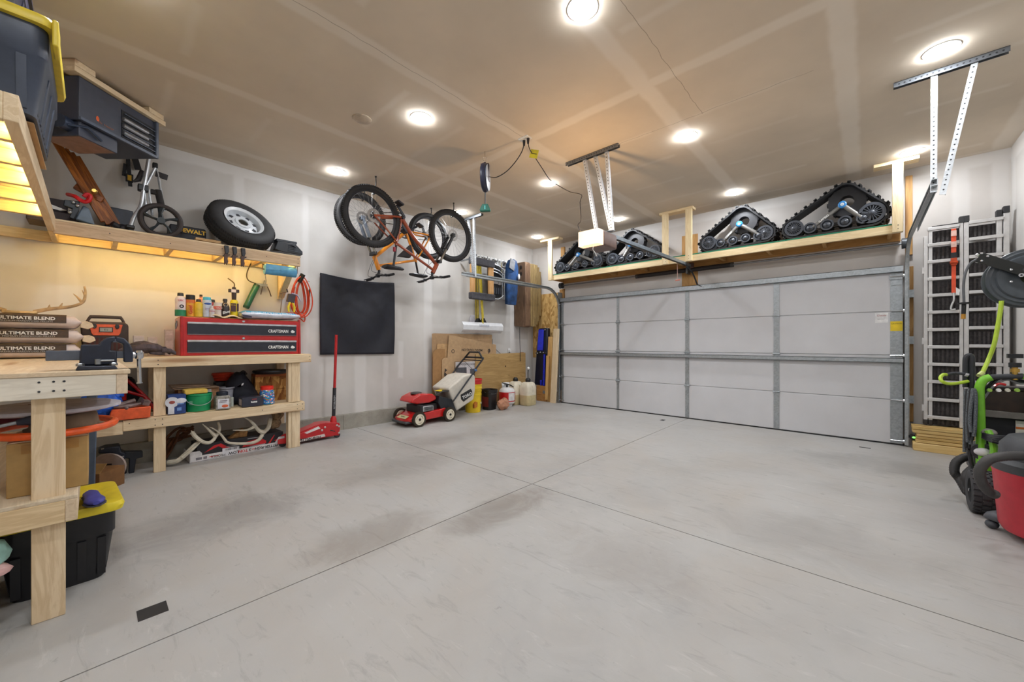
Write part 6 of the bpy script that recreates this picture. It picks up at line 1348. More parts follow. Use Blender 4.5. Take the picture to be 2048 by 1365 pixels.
b2, q2 = bike('bright orange bicycle with grey fork hung upside down beside the wall', -4.93, None, (236, 146, 32),
     dict(rear=(857, 473), front=(722, 438), bb=(812, 464), seat_top=(831, 521), head_top=(757, 538), head_bot=(749, 515), bar=(756, 552), saddle=(836, 548), fork_col=GRYF, crank_a=.6, bar_turn=.0), .345, 0)
m = MB(); s0 = q2['seat_top'].lerp(q2['bb'], .25)
m.prism([(s0.x - .02, s0.z - .0), (s0.x - .06, s0.z - .08), (s0.x - .26, s0.z - .09), (s0.x - .05, s0.z + .12)], -.03, .03); m.obj('frame_bag', mat((40, 34, 36), .8), b2, bevel=.01)
m = MB(); ca = q1['seat_top'] + (q1['saddle'] - q1['seat_top']) * .3; m.bx((ca.x - .03, -.02, ca.z), (.03, .03, .06)); m.obj('tail_light', mat((150, 20, 40), .4), b1, bevel=.006)
def hook(bk, q, X, org, wl, R, lab):
    c = q[wl]; w = Vector((X, org.y + c.x, org.z + c.z)); top = w.z + R
    t = thing('bicycle_hook', lab, 'hook', (X, w.y, ZC), 0, 'black bicycle hooks in the ceiling')
    zt = top - ZC
    m = MB(); m.tube(curve([(0, .05, 0), (.0, .05, zt + .02), (-.055, .05, zt - .0), (-.06, .045, zt - .075), (-.02, .04, zt - .085), (.02, .035, zt - .07)], 5), .0065, 8); m.obj('hook_rod', BLACK, t)
    MB().lathe([(.012, 0), (.012, -.012), (.0065, -.016)], (0, .05, 0), 'z', 10).obj('collar', BLACK, t)
for b, q, X, R, nm in ((b1, q1, -4.5, .378, 'copper-brown'), (b2, q2, -4.93, .345, 'bright orange')):
    for wl in ('rear', 'front'): hook(b, q, X, b.location, wl, R, 'black ceiling hook holding the %s wheel of the %s bicycle' % (wl.replace('rear', 'hind'), nm))
# ---------------------------------------------------------------- loft over the garage door
t = thing('loft_shelf', 'lumber loft shelf over the garage door holding four rubber tracks', 'loft shelf', (0, 6.165, 0))
LP = dict(lo=(222, 196, 148), hi=(244, 224, 184), dark=(170, 124, 80)); OB = dict(lo=(178, 134, 78), hi=(206, 162, 104), dark=(120, 80, 44))
MB().box(-4.66, .302, 0, .038, 2.462, 2.556).obj('front_rail', wood('x', **LP), t, bevel=.003)
MB().box(-4.62, .30, .393, .431, 2.44, 2.556).obj('back_ledger', wood('x', **OB), t, bevel=.003)
for k in range(9):
    x = -4.62 + k * .6; MB().box(x, x + .038, .038, .393, 2.466, 2.555).obj('joist', wood('y', **OB), t, bevel=.002)
MB().box(-4.655, .30, .002, .431, 2.556, 2.572).obj('deck', wood('x', **OB), t); MB().box(-4.65, .30, -.001, .005, 2.5565, 2.571).obj('green_edge', mat((20, 130, 96), .6), t)
for x0, x1 in ((-4.665, -4.572), (-2.396, -2.303), (-2.04, -1.947), (.212, .302)): MB().box(x0, x1, -.038, 0, 2.462, 3.252).obj('post', wood('z', **LP), t, bevel=.003)
for x0, x1, y in ((-4.86, -4.4, -.04), (-2.44, -1.93, -.04), (.06, .43, .0)): MB().box(x0, x1, y, y + .14, 3.252, 3.289).obj('top_plate', wood('x', **LP), t, bevel=.003)
MB().box(-4.665, -4.575, .396, .433, 2.56, 3.2).obj('back_post', wood('z', **OB), t, bevel=.003); MB().box(.34, .4, .396, .433, 2.26, 3.2).obj('back_post', wood('z', **OB), t, bevel=.003)
MB().box(-2.25, -2.0, .432, .4345, 2.15, 2.98).obj('center_backing', wood('z', **OB), t, bevel=.003)
screws(t, [(-1.99, 2.5), (-1.99, 2.54), (-2.34, 2.5), (-2.34, 2.54), (-4.61, 2.5), (.26, 2.5), (.26, 2.54)], -.038)
# ---------------------------------------------------------------- rubber track units
TRK = mat((32, 32, 34), .7, var=.2); GUN = mat((132, 130, 126), .4, .5); WHL = mat((62, 66, 74), .45)
def track_unit(label, x0, x1, xa, h, big):
    # x0..x1 footprint, xa apex
    t = thing('track_unit', label, 'track', (x0, 6.21, 2.573), 0, 'rubber track units on the loft')
    w = x1 - x0; a = xa - x0; D = .27
    rF, rB, rT = (.1, .1, .11) if not big else (.105, .125, .12)
    cs = [(rF + .035, rF + .035, rF), (w - rB - .035, rB + .05, rB), (a, h - rT - .035, rT)]
    def hullpts(off):
        P = []
        cc = [cs[0], cs[1], cs[2]]
        for i in range(3):
            c0, c1, c2 = cc[i - 1], cc[i], cc[(i + 1) % 3]
            def tang(p, q_):
                d = Vector((q_[0] - p[0], q_[1] - p[1])); L_ = d.length; ang = math.atan2(d.y, d.x); s = math.asin(max(-1, min(1, (p[2] - q_[2]) / L_)))
                return ang - PI / 2 + s
            a0, a1 = tang(c0, c1), tang(c1, c2)
            while a1 < a0: a1 += 2 * PI
            for k in range(9):
                A = a0 + (a1 - a0) * k / 8; P.append((c1[0] + (c1[2] + off) * math.cos(A), c1[1] + (c1[2] + off) * math.sin(A)))
        return P
    o_, i_ = hullpts(.03), hullpts(.008)
    n = len(o_)
    m = MB(); m.ring_loft([[(x, y, z) for x, z in o_] for y in (0, D)], caps=False); m.ring_loft([[(x, y, z) for x, z in i_] for y in (0, D)], caps=False)
    for y in (0, D): m.ring_loft([[(x, y, z) for x, z in o_], [(x, y, z) for x, z in i_]], caps=False)
    belt = m.obj('belt', TRK, t, ang=40)
    m = MB(); per = []
    for k in range(n):
        p, q_ = Vector(o_[k]), Vector(o_[(k + 1) % n]); L_ = (q_ - p).length; per.append((p, q_, L_))
    tot = sum(x[2] for x in per); N = 44; s = 0; idx = 0; acc = 0
    for k in range(N):
        dist = tot * k / N
        while acc + per[idx][2] < dist: acc += per[idx][2]; idx += 1
        p, q_, L_ = per[idx]; f = (dist - acc) / max(L_, 1e-6); c = p.lerp(q_, f); d = (q_ - p).normalized(); nn = Vector((d.y, -d.x))
        if c.y < .03: continue
        an = math.atan2(d.y, d.x)
        yy = ((.0, .13), (.14, .27))[k % 2]
        m.bx((c.x + nn.x * .009, sum(yy) / 2, c.y + nn.y * .009), (.034, yy[1] - yy[0], .03), (0, -an, 0)); m.bx((c.x + nn.x * .006, D / 2, c.y + nn.y * .006), (.02, D, .012), (0, -an, 0))
    m.obj('tread_lugs', mat((26, 26, 28), .75), belt)
    def wheelp(cx_, cz, r, nm, spoke, y=-.004):
        m = MB(); m.lathe([(r, .0), (r, .05), (r * .86, .05), (r * .8, .012), (r * .74, .02), (r * .7, .02), (r * .74, .0)], (cx_, y, cz), 'y', 32, closed=True)
        if spoke:
            for k in range(18):
                A = 2 * PI * k / 18; m.bar((cx_ + r * .2 * math.cos(A), y + .008, cz + r * .2 * math.sin(A)), (cx_ + r * .8 * math.cos(A), y + .014, cz + r * .8 * math.sin(A)), .009, .02, (0, 1, 0))
        else: m.lathe([(r * .74, .018), (r * .5, .004), (r * .3, -.006), (0, -.008)], (cx_, y, cz), 'y', 24)
        m.lathe([(r * .26, .03), (r * .24, -.006), (r * .12, -.014), (0, -.016)], (cx_, y, cz), 'y', 18); o = m.obj(nm, WHL, t, ang=35)
        m = MB(); m.lathe([(r, .14), (r, .22), (0, .22), (0, .14)], (cx_, y, cz), 'y', 20); m.obj('inner_wheel', mat((40, 42, 46), .5), o)
    wheelp(cs[0][0], cs[0][1], rF * .98, 'idler_wheel', True); wheelp(cs[1][0], cs[1][1], rB * .98, 'idler_wheel', True)
    r = .062 if not big else .068; xs = [cs[0][0] + rF + .06 + k * (w - rF - rB - .07 * 2 - .1 - r) / 3.0 for k in range(4)]
    for k, x in enumerate(xs): wheelp(x, r + .045 + .006 * k, r, 'road_wheel', False)
    # sprocket
    m = MB(); R_ = rT + .06; m.lathe([(R_, .08), (R_, .2), (R_ * .4, .2), (R_ * .4, .08)], (a + .02, 0, cs[2][1] - .06), 'y', 30, closed=True)
    for k in range(14):
        A = 2 * PI * k / 14; m.bx((a + .02 + R_ * math.cos(A), .14, cs[2][1] - .06 + R_ * math.sin(A)), (.024, .1, .03), (0, -A, 0))
    m.obj('sprocket', mat((40, 40, 44), .5), t, ang=35)
    hub = Vector((a - .02, .02, cs[2][1] - .11))
    m = MB(); m.tube([hub, Vector((xs[0] + .03, .02, .12))], .024, 12); m.obj('frame_arm', GUN, t); m = MB(); m.tube([hub, Vector((cs[1][0] - rB * .7, .02, .14))], .027, 12); m.obj('frame_arm', GUN, t)
    v = hub.lerp(Vector((xs[0] + .03, .02, .12)), .62); text('CAMSO', .035, WHITE, t, (v.x - .0, -.006, v.z), rot=(PI / 2, -math.atan2(hub.z - .12, hub.x - xs[0] - .03), 0), bold=.001)
    m = MB(); m.lathe([(.04, .03), (.042, -.025), (.03, -.035), (0, -.035)], hub, 'y', 18); m.obj('blue_hub', mat((50, 136, 206), .4), t)
    m = MB(); m.lathe([(.006, -.036), (.018, -.036), (.018, -.038), (.006, -.038)], hub, 'y', 12, closed=True); m.obj('hub_emblem', WHITE, t)
    m = MB(); m.tube([(xs[0], .03, .085), (xs[3], .03, .1)], .012, 8); m.bx(((xs[0] + xs[3]) / 2, .1, .12), (.3, .08, .05)); m.obj('lower_frame', mat((46, 40, 38), .5), t)
track_unit('largest-looking rubber track unit with blue hub at the loft end by the ramps', -.84, .205, -.2, .6, True)
track_unit('rubber track unit with silver sprocket between twin posts and the end track', -1.87, -.89, -1.31, .585, False)
track_unit('rubber track unit half hidden by the opener rail and loft post', -3.44, -2.42, -2.95, .58, False)
track_unit('dark rubber track unit at the corner end of the loft beside the lit opener', -4.56, -3.47, -4.0, .57, False)
# ---------------------------------------------------------------- door hardware
TS = galv((178, 184, 188), .35)
t = thing('torsion_spring', 'long steel shaft with black torsion spring over the garage door', 'torsion spring', (0, 6.47, 2.385))
MB().cyl((-4.6, 0, 0), (.33, 0, 0), .013, n=10).obj('shaft', STEEL, t)
def coil(x0, x1):
    m = MB(); m.cyl((x0, 0, 0), (x1, 0, 0), .028, n=16); m.tube([(x0 + (x1 - x0) * k / 900, .03 * math.cos(k * .7), .03 * math.sin(k * .7)) for k in range(901)], .006, 5); return m
coil(-2.95, -2.13).obj('spring', mat((40, 32, 30), .6), t, ang=60); coil(-2.1, -1.5).obj('spring', mat((40, 32, 30), .6), t, ang=60)
for x in (-2.97, -2.115, -1.48):
    MB().cyl((x - .02, 0, 0), (x + .02, 0, 0), .036, n=14).obj('cone', mat((60, 58, 58), .5), t)
MB().box(-2.13, -2.1, -.05, .09, -.06, .045).obj('center_bracket', mat((70, 70, 70), .4, .5), t)
for x in (-4.585, .335): MB().lathe([(.02, -.03), (.062, -.03), (.058, 0), (.062, .03), (.02, .03)], (x, 0, 0), 'x', 24, closed=True).obj('cable_drum', mat((76, 80, 84), .45, .5), t)
def track(label, s, xv, xh, y_end, zh):
    t = thing('door_track', label, 'door track', (0, 0, 0))
    r = .36; yv = 6.43; c = (xv, yv - r, zh - r)
    path = [(xv, yv, .02), (xv, yv, zh - r)] + [(xv + (xh - xv) * .05 * k, yv - r + r * math.cos(rad(90 * k / 10)), zh - r + r * math.sin(rad(90 * k / 10))) for k in range(1, 11)] + [(xh, y_end, zh)]
    pr = [(-.013, -.026), (.013, -.026), (.013, .026), (-.013, .026)]
    rings = []
    for i, p in enumerate(path):
        a, b = Vector(path[max(i - 1, 0)]), Vector(path[min(i + 1, len(path) - 1)]); tt = (b - a).normalized(); sx_ = Vector((1, 0, 0)); nn = tt.cross(sx_).normalized()
        # C-shaped channel opening toward the door
        prof = [(s * .022, -.026), (s * .022, .026), (-s * .008, .026), (-s * .008, .019), (s * .018, .019), (s * .018, -.019), (-s * .008, -.019), (-s * .008, -.026)]
        rings.append([Vector(p) + sx_ * u + nn * v for u, v in prof])
    MB().ring_loft(rings).obj('channel', TS, t)
    m = MB(); m.box(min(xv + s * .024, xv + s * .03), max(xv + s * .024, xv + s * .03), yv - .02, 6.59, .25, 2.25); m.obj('flange_angle', GALV, t)
    for z in (.5, 1.2, 1.75): MB().box(min(xv + s * .03, xv + s * .075), max(xv + s * .03, xv + s * .075), 6.52, 6.556, z, z + .09).obj('jamb_bracket', GALV, t)
    # stiffening angle along the horizontal run and its perforated hanger
    m = MB(); m.box(min(xh + s * .024, xh + s * .03), max(xh + s * .024, xh + s * .03), y_end + .1, 5.9, zh - .03, zh + .05); m.obj('stiffener', GALV, t)
    return t
def perf(m, p0, p1, w, holes):
    m.bar(p0, p1, w, .003, (0, 1, 0)); m.bar(Vector(p0) + Vector((w / 2, .016, 0)), Vector(p1) + Vector((w / 2, .016, 0)), .003, .032, (0, 1, 0))
    p0, p1 = Vector(p0), Vector(p1); d = p1 - p0; n = int(d.length / .035)
    for k in range(1, n):
        holes.mi = 1; holes.cyl(p0 + d * (k / n) + Vector((0, -.0022, 0)), p0 + d * (k / n) + Vector((0, -.0016, 0)), .0055, n=8); holes.mi = 0
HO = mat((40, 44, 48), .6); PG = galv((206, 210, 214), .4)
def hanger(t, top0, top1, y, legs):
    m = MB(); m.box(top0, top1, y - .016, y + .016, 3.286, 3.289); m.box(top0, top1, y - .016, y - .013, 3.25, 3.289); m.box(top0, top1, y + .03, y + .033, 3.255, 3.289); h = m; h.mi = 1
    n = int((top1 - top0) / .03)
    for k in range(1, n): h.cyl((top0 + (top1 - top0) * k / n, y - .0172, 3.268), (top0 + (top1 - top0) * k / n, y - .0166, 3.268), .006, n=8)
    m.obj('ceiling_angle', [galv((120, 124, 130), .45), HO], t)
    for a, b in legs:
        m = MB(); perf(m, a, b, .034, m); m.obj('hanger_leg', [PG, HO], t)
RT = track('curved galvanized door track on the side of the aluminum ramps', 1, .335, .37, 4.28, 2.42)
ra = at(1868, 150, y=4.35); rb = at(1950, 120, y=4.35)
hanger(RT, .159, .739, 4.35, [((ra.x, 4.35, 3.26), (.375, 4.34, 2.36)), ((rb.x, 4.35, 3.26), (.42, 4.34, 2.33))])
LT = track('curved galvanized door track on the side of the storage rail', -1, -4.6, -4.7, 3.95, 2.31)
hanger(LT, -4.95, -4.52, 4.2, [((-4.72, 4.2, 3.26), (-4.7, 4.2, 2.3)), ((-4.86, 4.2, 3.26), (-4.73, 4.2, 2.3))])
t = thing('safety_sensor', 'black door sensor with small green light at the track foot', 'sensor', (.4, 6.42, .1))
m = MB(); m.box(-.03, .03, -.03, .03, 0, .05); m.box(-.05, -.02, .0, .02, .01, .04); m.obj('sensor_body', BLACK, t, bevel=.004); m = MB(); m.ball((.0, -.032, .025), (.016, .006, .012), 10, 6); m.obj('indicator_light', emit((60, 230, 20), 1.2), t)
# ---------------------------------------------------------------- garage door opener
t = thing('garage_opener', 'hanging garage door opener with glowing lens and long rail', 'garage opener', (-2.07, 3.38, 2.19))
LN_ = emit((255, 206, 140), OPENER_STRENGTH)
m = MB(); m.ring_loft([[(x, y, z) for x, y in ((-.118, .1), (-.118, .01), (-.105, 0), (.105, 0), (.118, .01), (.118, .1))] for z in (.16, .012)], cyc=False, caps=False); m.ring_loft([[(x, y, .012) for y in (.1, .01)] for x in (-.118, .118)], cyc=False, caps=False); m.obj('light_lens', LN_, t, ang=50)
pl = bpy.data.lights.new('opener_bulb', 'POINT'); pl.energy = 22; pl.color = (1.0, .62, .28); pl.shadow_soft_size = .03
po = bpy.data.objects.new('opener_bulb', pl); COL.objects.link(po); po.parent = t; po.location = (0, .055, .135)
MB().lathe([(0, .03), (.02, .04), (.028, .07), (.022, .1), (0, .115)], (0, .055, 0), 'z', 16).obj('bulb', LN_, t)
m = MB(); m.prism([(-.12, .01), (.12, .01), (.125, .04), (.125, .14), (.11, .168), (-.11, .168), (-.125, .14), (-.125, .04)], .102, .38); m.obj('housing', mat((110, 86, 78), .5), t, bevel=.015, seg=3)
m = MB(); m.box(-.05, .05, .2, .38, .168, .2); m.obj('mount_plate', GALV, t)
m = MB(); m.bar((0, .33, .2), (.02, 3.03, .248), .03, .042); m.obj('rail', mat((150, 160, 168), .35, .6), t, bevel=.002)
m = MB(); m.bar((0, .36, .172), (.02, 3.0, .22), .008, .012); m.obj('drive_chain', mat((80, 72, 66), .5, .6), t)
m = MB(); m.box(-.02, .06, 3.0, 3.06, .21, .29); m.obj('header_bracket', mat((90, 66, 60), .5), t, bevel=.004)
m = MB(); m.tube(curve([(.05, 2.7, .22), (.09, 2.9, .1), (.12, 3.02, -.06)], 4), .012, 8); m.bar((.12, 3.02, -.06), (.18, 3.04, -.1), .03, .01); m.obj('door_arm', BLACK, t)
m = MB(); m.tube([(-.02, 2.55, .24), (-.02, 2.56, -.03)], .003, 6); m.obj('release_cord', mat((206, 170, 160), .6), t); m = MB(); m.tube([(-.05, 2.56, -.035), (.02, 2.56, -.03)], .009, 8); m.obj('release_handle', mat((206, 120, 100), .5), t)
m = MB(); m.tube(curve([(.06, .01, .0), (.065, -.01, -.05), (.09, .0, -.09), (.07, .0, -.06), (.1, .01, -.12)], 4), .002, 5); m.obj('antenna', WHITE, t)
t2 = thing('opener_hanger', 'perforated steel ceiling hanger carrying the opener', 'hanger', (0, 0, 0))
hz = 2.3935
hanger(t2, -2.55, -1.9, 3.7, [((at(1168, 312, y=3.7).x, 3.7, 3.26), (-2.16, 3.7, hz)), ((at(1188, 320, y=3.7).x, 3.71, 3.26), (-2.0, 3.72, hz)), ((at(1212, 302, y=3.7).x, 3.7, 3.26), (-1.98, 3.7, hz))])
m = MB(); m.box(-2.19, -1.95, 3.68, 3.73, hz - .001, hz + .004); m.obj('cross_strap', GALV, t2)
# ceiling outlet, cords and reel
t = thing('ceiling_outlet', 'white outlet plate on the ceiling with two black plugs', 'outlet', (-2.553, 2.971, ZC))
MB().box(-.06, .06, -.04, .04, -.008, 0).obj('cover_plate', WHITE, t, bevel=.002)
t = thing('power_cord', 'black opener power cord with yellow tag looping under the ceiling', 'cord', (-2.52, 2.98, ZC - .0085))
O_ = Vector((-2.52, 2.98, ZC - .0085)); pw = lambda u, v, y: at(u, v, y=y) - O_
end = at(1163, 390, y=3.66)
m = MB(); m.tube(curve([(0, 0, -.05), pw(1060, 300, 3.04), pw(1072, 318, 3.1), pw(1085, 338, 3.2), pw(1100, 360, 3.32), pw(1118, 372, 3.42), pw(1140, 384, 3.55), end - O_, pw(1160, 405, 3.66), pw(1162, 440, 3.6), pw(1156, 450, 3.55), pw(1160, 462, 3.48)], 4), .0045, 6); m.obj('cord', mat((30, 22, 20), .5), t)
m = MB(); m.cyl((0, 0, 0), (0, 0, -.055), .016, .009, 10); m.obj('plug', mat((30, 20, 18), .5), t)
m = MB(); c_ = pw(1068, 308, 3.07); m.bx(tuple(c_), (.085, .004, .085), (0, .25, .5)); m.obj('yellow_tag', mat((206, 190, 40), .5), t)
m = MB(); m.bx(tuple(c_ + Vector((0.002, -.0035, 0))), (.06, .001, .006), (0, .25, .5)); m.obj('tag_print', BLACK, t)
t = thing('cord_reel', 'black hanging cord reel with green outlet end below', 'cord reel', (-3.05, 2.88, 2.865), rad(36))
DB = mat((36, 40, 62), .4)
m = MB(); m.lathe([(.13, -.03), (.145, -.02), (.15, 0), (.145, .02), (.13, .03), (.05, .034), (.0, .034)], (0, 0, .14), 'x', 40); m.obj('reel_drum', DB, t)
m = MB(); m.lathe([(.13, .032), (.135, .038), (.06, .045), (0, .045)], (0, 0, .14), 'x', 36); m.obj('side_cover', mat((150, 160, 176), .4), t)
m = MB(); m.box(-.04, .05, -.03, .03, .27, .285); m.box(.042, .05, -.025, .025, .1, .28); m.tube([(0, 0, .285), (0, 0, .31)], .012, 8); m.obj('hanger_bracket', mat((60, 36, 32), .5), t, bevel=.002)
m = MB(); m.tube([(.0 + .022 * math.cos(a), 0, .345 + .022 * math.sin(a)) for a in [rad(-80 + 33 * k) for k in range(11)]], .004, 6); m.tube([(0, 0, .366), (0, 0, .425)], .004, 6); m.obj('eye_hook', mat((196, 180, 160), .3, .7), t)
m = MB(); m.tube([(0, .02, .0), (-.0, .025, -.15)], .006, 8); m.obj('drop_cord', BLACK, t)
m = MB(); m.prism([(-.03, -.14), (.03, -.14), (.06, -.2), (.055, -.22), (-.055, -.22), (-.06, -.2)], -.0, .05); m.obj('outlet_end', mat((16, 96, 80), .45), t, bevel=.008)
MB().box(-.006, .006, -.0012, 0.0, -.2, -.16).obj('outlet_stripe', mat((90, 190, 190), .4), t)
o0 = Vector((-3.05, 2.88, 2.865)); q = lambda u, v, x: at(u, v, x=x) - o0
m = MB(); m.tube(curve([(.05, 0, .14), q(992, 355, -2.97), q(1012, 344, -2.86), q(1030, 325, -2.73), q(1043, 305, -2.62), q(1048, 290, -2.58)], 5), .005, 6); o = m.obj('feed_cord', BLACK, t); o.rotation_euler.z = -rad(36)
m = MB(); c_ = q(1048, 284, -2.58); m.cyl(c_ + Vector((0, 0, .03)), c_ + Vector((0, 0, -.04)), .017, .01, 10); o = m.obj('feed_plug', BLACK, t); o.rotation_euler.z = -rad(36)
# four flat dark plates let into the floor
for u0, v0, u1, v1, lab in ((274, 1221, 338, 1224, 'dark tape strip on the floor in front of the end bench'), (1321, 841, 1333, 841, 'dark tape strip on the floor by the joint at the garage door'), (1719, 895, 1741, 897, 'dark tape strip on the floor near the door track foot')):
    pass
def tape(cx_, cy_, w, h, lab, rz=0):
    o = MB().box(-w / 2, w / 2, -h / 2, h / 2, 0, .0012).obj('floor_tape', mat((40, 38, 38), .7), None, loc=(cx_, cy_, .0002), rot=(0, 0, rz)); tag(o, lab, 'tape', 'dark tape strips on the floor')
tape(-2.366, .182, .098, .1, 'dark tape strip on the floor beside the end bench leg')
tape(-2.36, 6.07, .06, .1, 'dark tape strip on the floor where the joint meets the garage door')
tape(-.015, 6.045, .1, .035, 'dark tape strip on the floor by the door track foot')
# ---------------------------------------------------------------- aluminum ramps against the front wall
ALR = mat((206, 204, 202), .4, .25, var=.05); TRD = mat((64, 60, 60), .8, var=.3, scale=40)
t = thing('loading_ramp', 'tall folding aluminum ramp with dark tread panels by the door', 'ramp', (0, 6.44, 0))
z0, z1 = .285, 2.56
def rail_(x, w, top, m_=ALR): MB().box(x, x + w, -.045, .02, z0, top).obj('side_rail', m_, t, bevel=.003)
rail_(.478, .03, 2.42); rail_(.515, .03, 2.5); rail_(.745, .028, 2.52); rail_(.777, .035, 2.52); rail_(1.0, .035, 2.53); rail_(1.045, .04, 2.56)
zs_ = [.36, .56, .76, .955, 1.15, 1.345, 1.54, 1.73, 1.915, 2.11, 2.30, 2.48]
for z in zs_: MB().box(.505, .745, -.055, -.02, z, z + .034).obj('rung', ALR, t, bevel=.003); MB().box(.812, 1.045, -.055, -.02, z + .012, z + .046).obj('rung', ALR, t, bevel=.003)
for a, b in zip([z0] + [z + .034 for z in zs_], zs_ + [2.54]):
    for x0, x1 in ((.545, .745), (.812, 1.0)): 
        m = MB(); m.box(x0, x1, .0, .018, a + .004, b - .004)
        n = 6
        for k in range(n): m.box(x0 + (x1 - x0) * (k + .2) / n, x0 + (x1 - x0) * (k + .75) / n, -.012, .0, a + .012, b - .012)
        m.obj('tread_panel', TRD, t)
m = MB()
for x, z in ((.475, .44), (.475, 1.2), (.475, 2.0)): m.box(x - .012, x + .006, -.05, -.02, z, z + .07)
m.obj('hinge', ALR, t)
for x, w, z in ((.745, .033, 2.52), (.78, .034, 2.52), (1.0, .035, 2.53), (1.045, .04, 2.56)): MB().box(x - .002, x + w + .002, -.05, .02, z, z + .07).obj('rubber_cap', mat((50, 50, 52), .7), t, bevel=.004)
for x in (.478, .515): MB().box(x - .002, x + .032, -.05, .03, z0, z0 + .06).obj('rubber_foot', mat((50, 46, 46), .7), t, bevel=.006)
t = thing('ratchet_strap', 'orange ratchet strap hanging down the ramp rungs', 'strap', (.7, 6.365, 2.42))
m = MB(); m.box(-.018, .018, 0, .004, -.26, .04); m.box(-.016, .016, 0, .004, -.66, -.36); m.obj('webbing', mat((228, 84, 48), .6), t)
for z in (-.04, -.16): MB().box(-.02, .02, -.006, .006, z, z + .06).obj('pale_stripe', mat((232, 190, 176), .6), t)
m = MB(); m.box(-.022, .022, -.02, .01, -.36, -.28); m.cyl((-.03, -.014, -.33), (.03, -.014, -.33), .016, n=10); m.obj('ratchet', mat((190, 70, 30), .4, .3), t, bevel=.003); m = MB(); m.box(-.02, .02, -.004, .006, -.28, -.22); m.obj('black_band', BLACK, t)
m = MB(); m.tube(curve([(0, 0, -.66), (.0, -.005, -.74), (-.015, -.005, -.79), (-.02, -.005, -.84), (.012, -.005, -.84)], 4), .008, 8); m.obj('hook', mat((206, 206, 204), .4, .3), t); m = MB(); m.prism([(.015, -.6), (.045, -.63), (.04, -.69), (.015, -.68)], 0, .003); m.obj('white_tag', WHITE, t)
# lumber stack under the ramps
GW = wood('x', (206, 170, 104), (232, 204, 144), (170, 120, 66))
for k, (x0, z, h, y, lab) in enumerate(((.388, .0, .088, 6.27, 'bottom board of the lumber stack under the ramps'), (.408, .0925, .033, 6.285, 'second board up in the lumber stack under the ramps'), (.412, .1285, .033, 6.298, 'third board up in the lumber stack under the ramps'), (.415, .1645, .033, 6.288, 'darker fourth board up in the lumber stack under the ramps'), (.383, .2005, .034, 6.272, 'fifth board up in the lumber stack, sticking out'), (.378, .2385, .038, 6.265, 'top board of the lumber stack, under the ramp feet'))):
    o = MB().box(0, 1.1 - x0 - .01, 0, .18 if k else .2, 0, h).obj('board', wood('x', tuple(c - 9 * (k % 3) for c in (206, 170, 104)), tuple(c - 9 * (k % 3) for c in (232, 204, 144)), (170, 120, 66)), None, bevel=.005, loc=(x0, y, z)); tag(o, lab, 'board', 'stacked boards under the ramps')
# ---------------------------------------------------------------- hose reel on the short wall
RX0, RY0, RZ0 = .9, 4.72, 1.70
t = thing('hose_reel', 'dark grey hose reel with black guide arm on the short wall', 'hose reel', (RX0, RY0, RZ0))
RG = mat((70, 76, 82), .35, var=.06)
m = MB(); m.lathe([(.05, 0), (.1, .0), (.12, -.012), (.16, -.012), (.17, .0), (.19, -.005), (.2, .004), (.214, .004), (.218, .012), (.21, .02), (.05, .02)], (0, 0, 0), 'y', 56, closed=True); m.obj('front_disc', RG, t)
m = MB(); m.lathe([(.05, .16), (.19, .16), (.214, .164), (.218, .172), (.21, .18), (.05, .18)], (0, 0, 0), 'y', 48, closed=True); m.obj('rear_disc', RG, t); m = MB(); m.cyl((0, .018, 0), (0, .16, 0), .1, n=30); m.obj('hub_drum', mat((60, 70, 40), .5), t); m = MB()
for k in range(5): m.torus((0, .035 + k * .026, 0), .165, .013, 'y', 40, 8)
m.obj('wound_hose', mat((150, 190, 50), .5), t)
AB = mat((24, 26, 24), .3)
a_ = at(1957, 514, y=RY0 - .05) - Vector((RX0, RY0, RZ0)); 
m = MB(); m.bar((a_.x, -.04, a_.z), (.06, -.04, -.02), .012, .075, (0, 0, 1)); m.bar((a_.x, -.04 + .03, a_.z + .035), (.06, -.01, .015), .07, .008, (0, 0, 1)); m.prism([(-.05, .06), (.14, .07), (.14, -.12), (-.02, -.06)], -.047, -.033); m.obj('guide_arm', AB, t, bevel=.004)
m = MB()
for u, v in ((1963, 507), (1975, 513), (1963, 522), (2022, 540), (2022, 564)): p = at(u, v, y=RY0 - .05); m.lathe([(.008, 0), (.008, -.008), (.004, -.011), (0, -.011)], (p.x - RX0, -.048, p.z - RZ0), 'y', 10)
p = at(2042, 551, y=RY0 - .05); m.lathe([(.006, 0), (.014, 0), (.014, -.014), (.006, -.014)], (p.x - RX0, -.048, p.z - RZ0), 'y', 12, closed=True); m.obj('bolt', CHROME, t)
m = MB()
for d in (-.03, .02): m.lathe([(.008, -.012), (.014, 0), (.008, .012)], (a_.x - .0, -.02, a_.z + d), 'y', 12)
m.obj('guide_roller', mat((206, 206, 206), .3, .5), t)
m = MB(); m.box(.0, .23, .05, .13, -.03, .03); m.box(.19, .23, .02, .16, -.16, .16); m.obj('wall_mount', AB, t, bevel=.004)
qh = lambda u, v: at(u, v, y=RY0 - .03) - Vector((RX0, RY0, RZ0))
m = MB(); m.tube(curve([qh(1955, 518), qh(1940, 528), qh(1930, 550), qh(1927, 575), qh(1928, 606)], 5), .008, 8); m.obj('hose_lead', mat((96, 98, 102), .5), t)
m = MB(); c_ = qh(1928, 607); m.lathe([(.012, -.008), (.035, -.006), (.035, .006), (.012, .008)], c_, 'z', 18); m.cyl(c_, c_ + Vector((-.003, 0, -.09)), .013, n=10); m.obj('hose_stop', BLACK, t); m = MB(); m.cyl(c_ + Vector((-.003, 0, -.085)), c_ + Vector((-.004, 0, -.125)), .0135, n=10); m.obj('brass_end', mat((190, 140, 60), .4, .5), t)
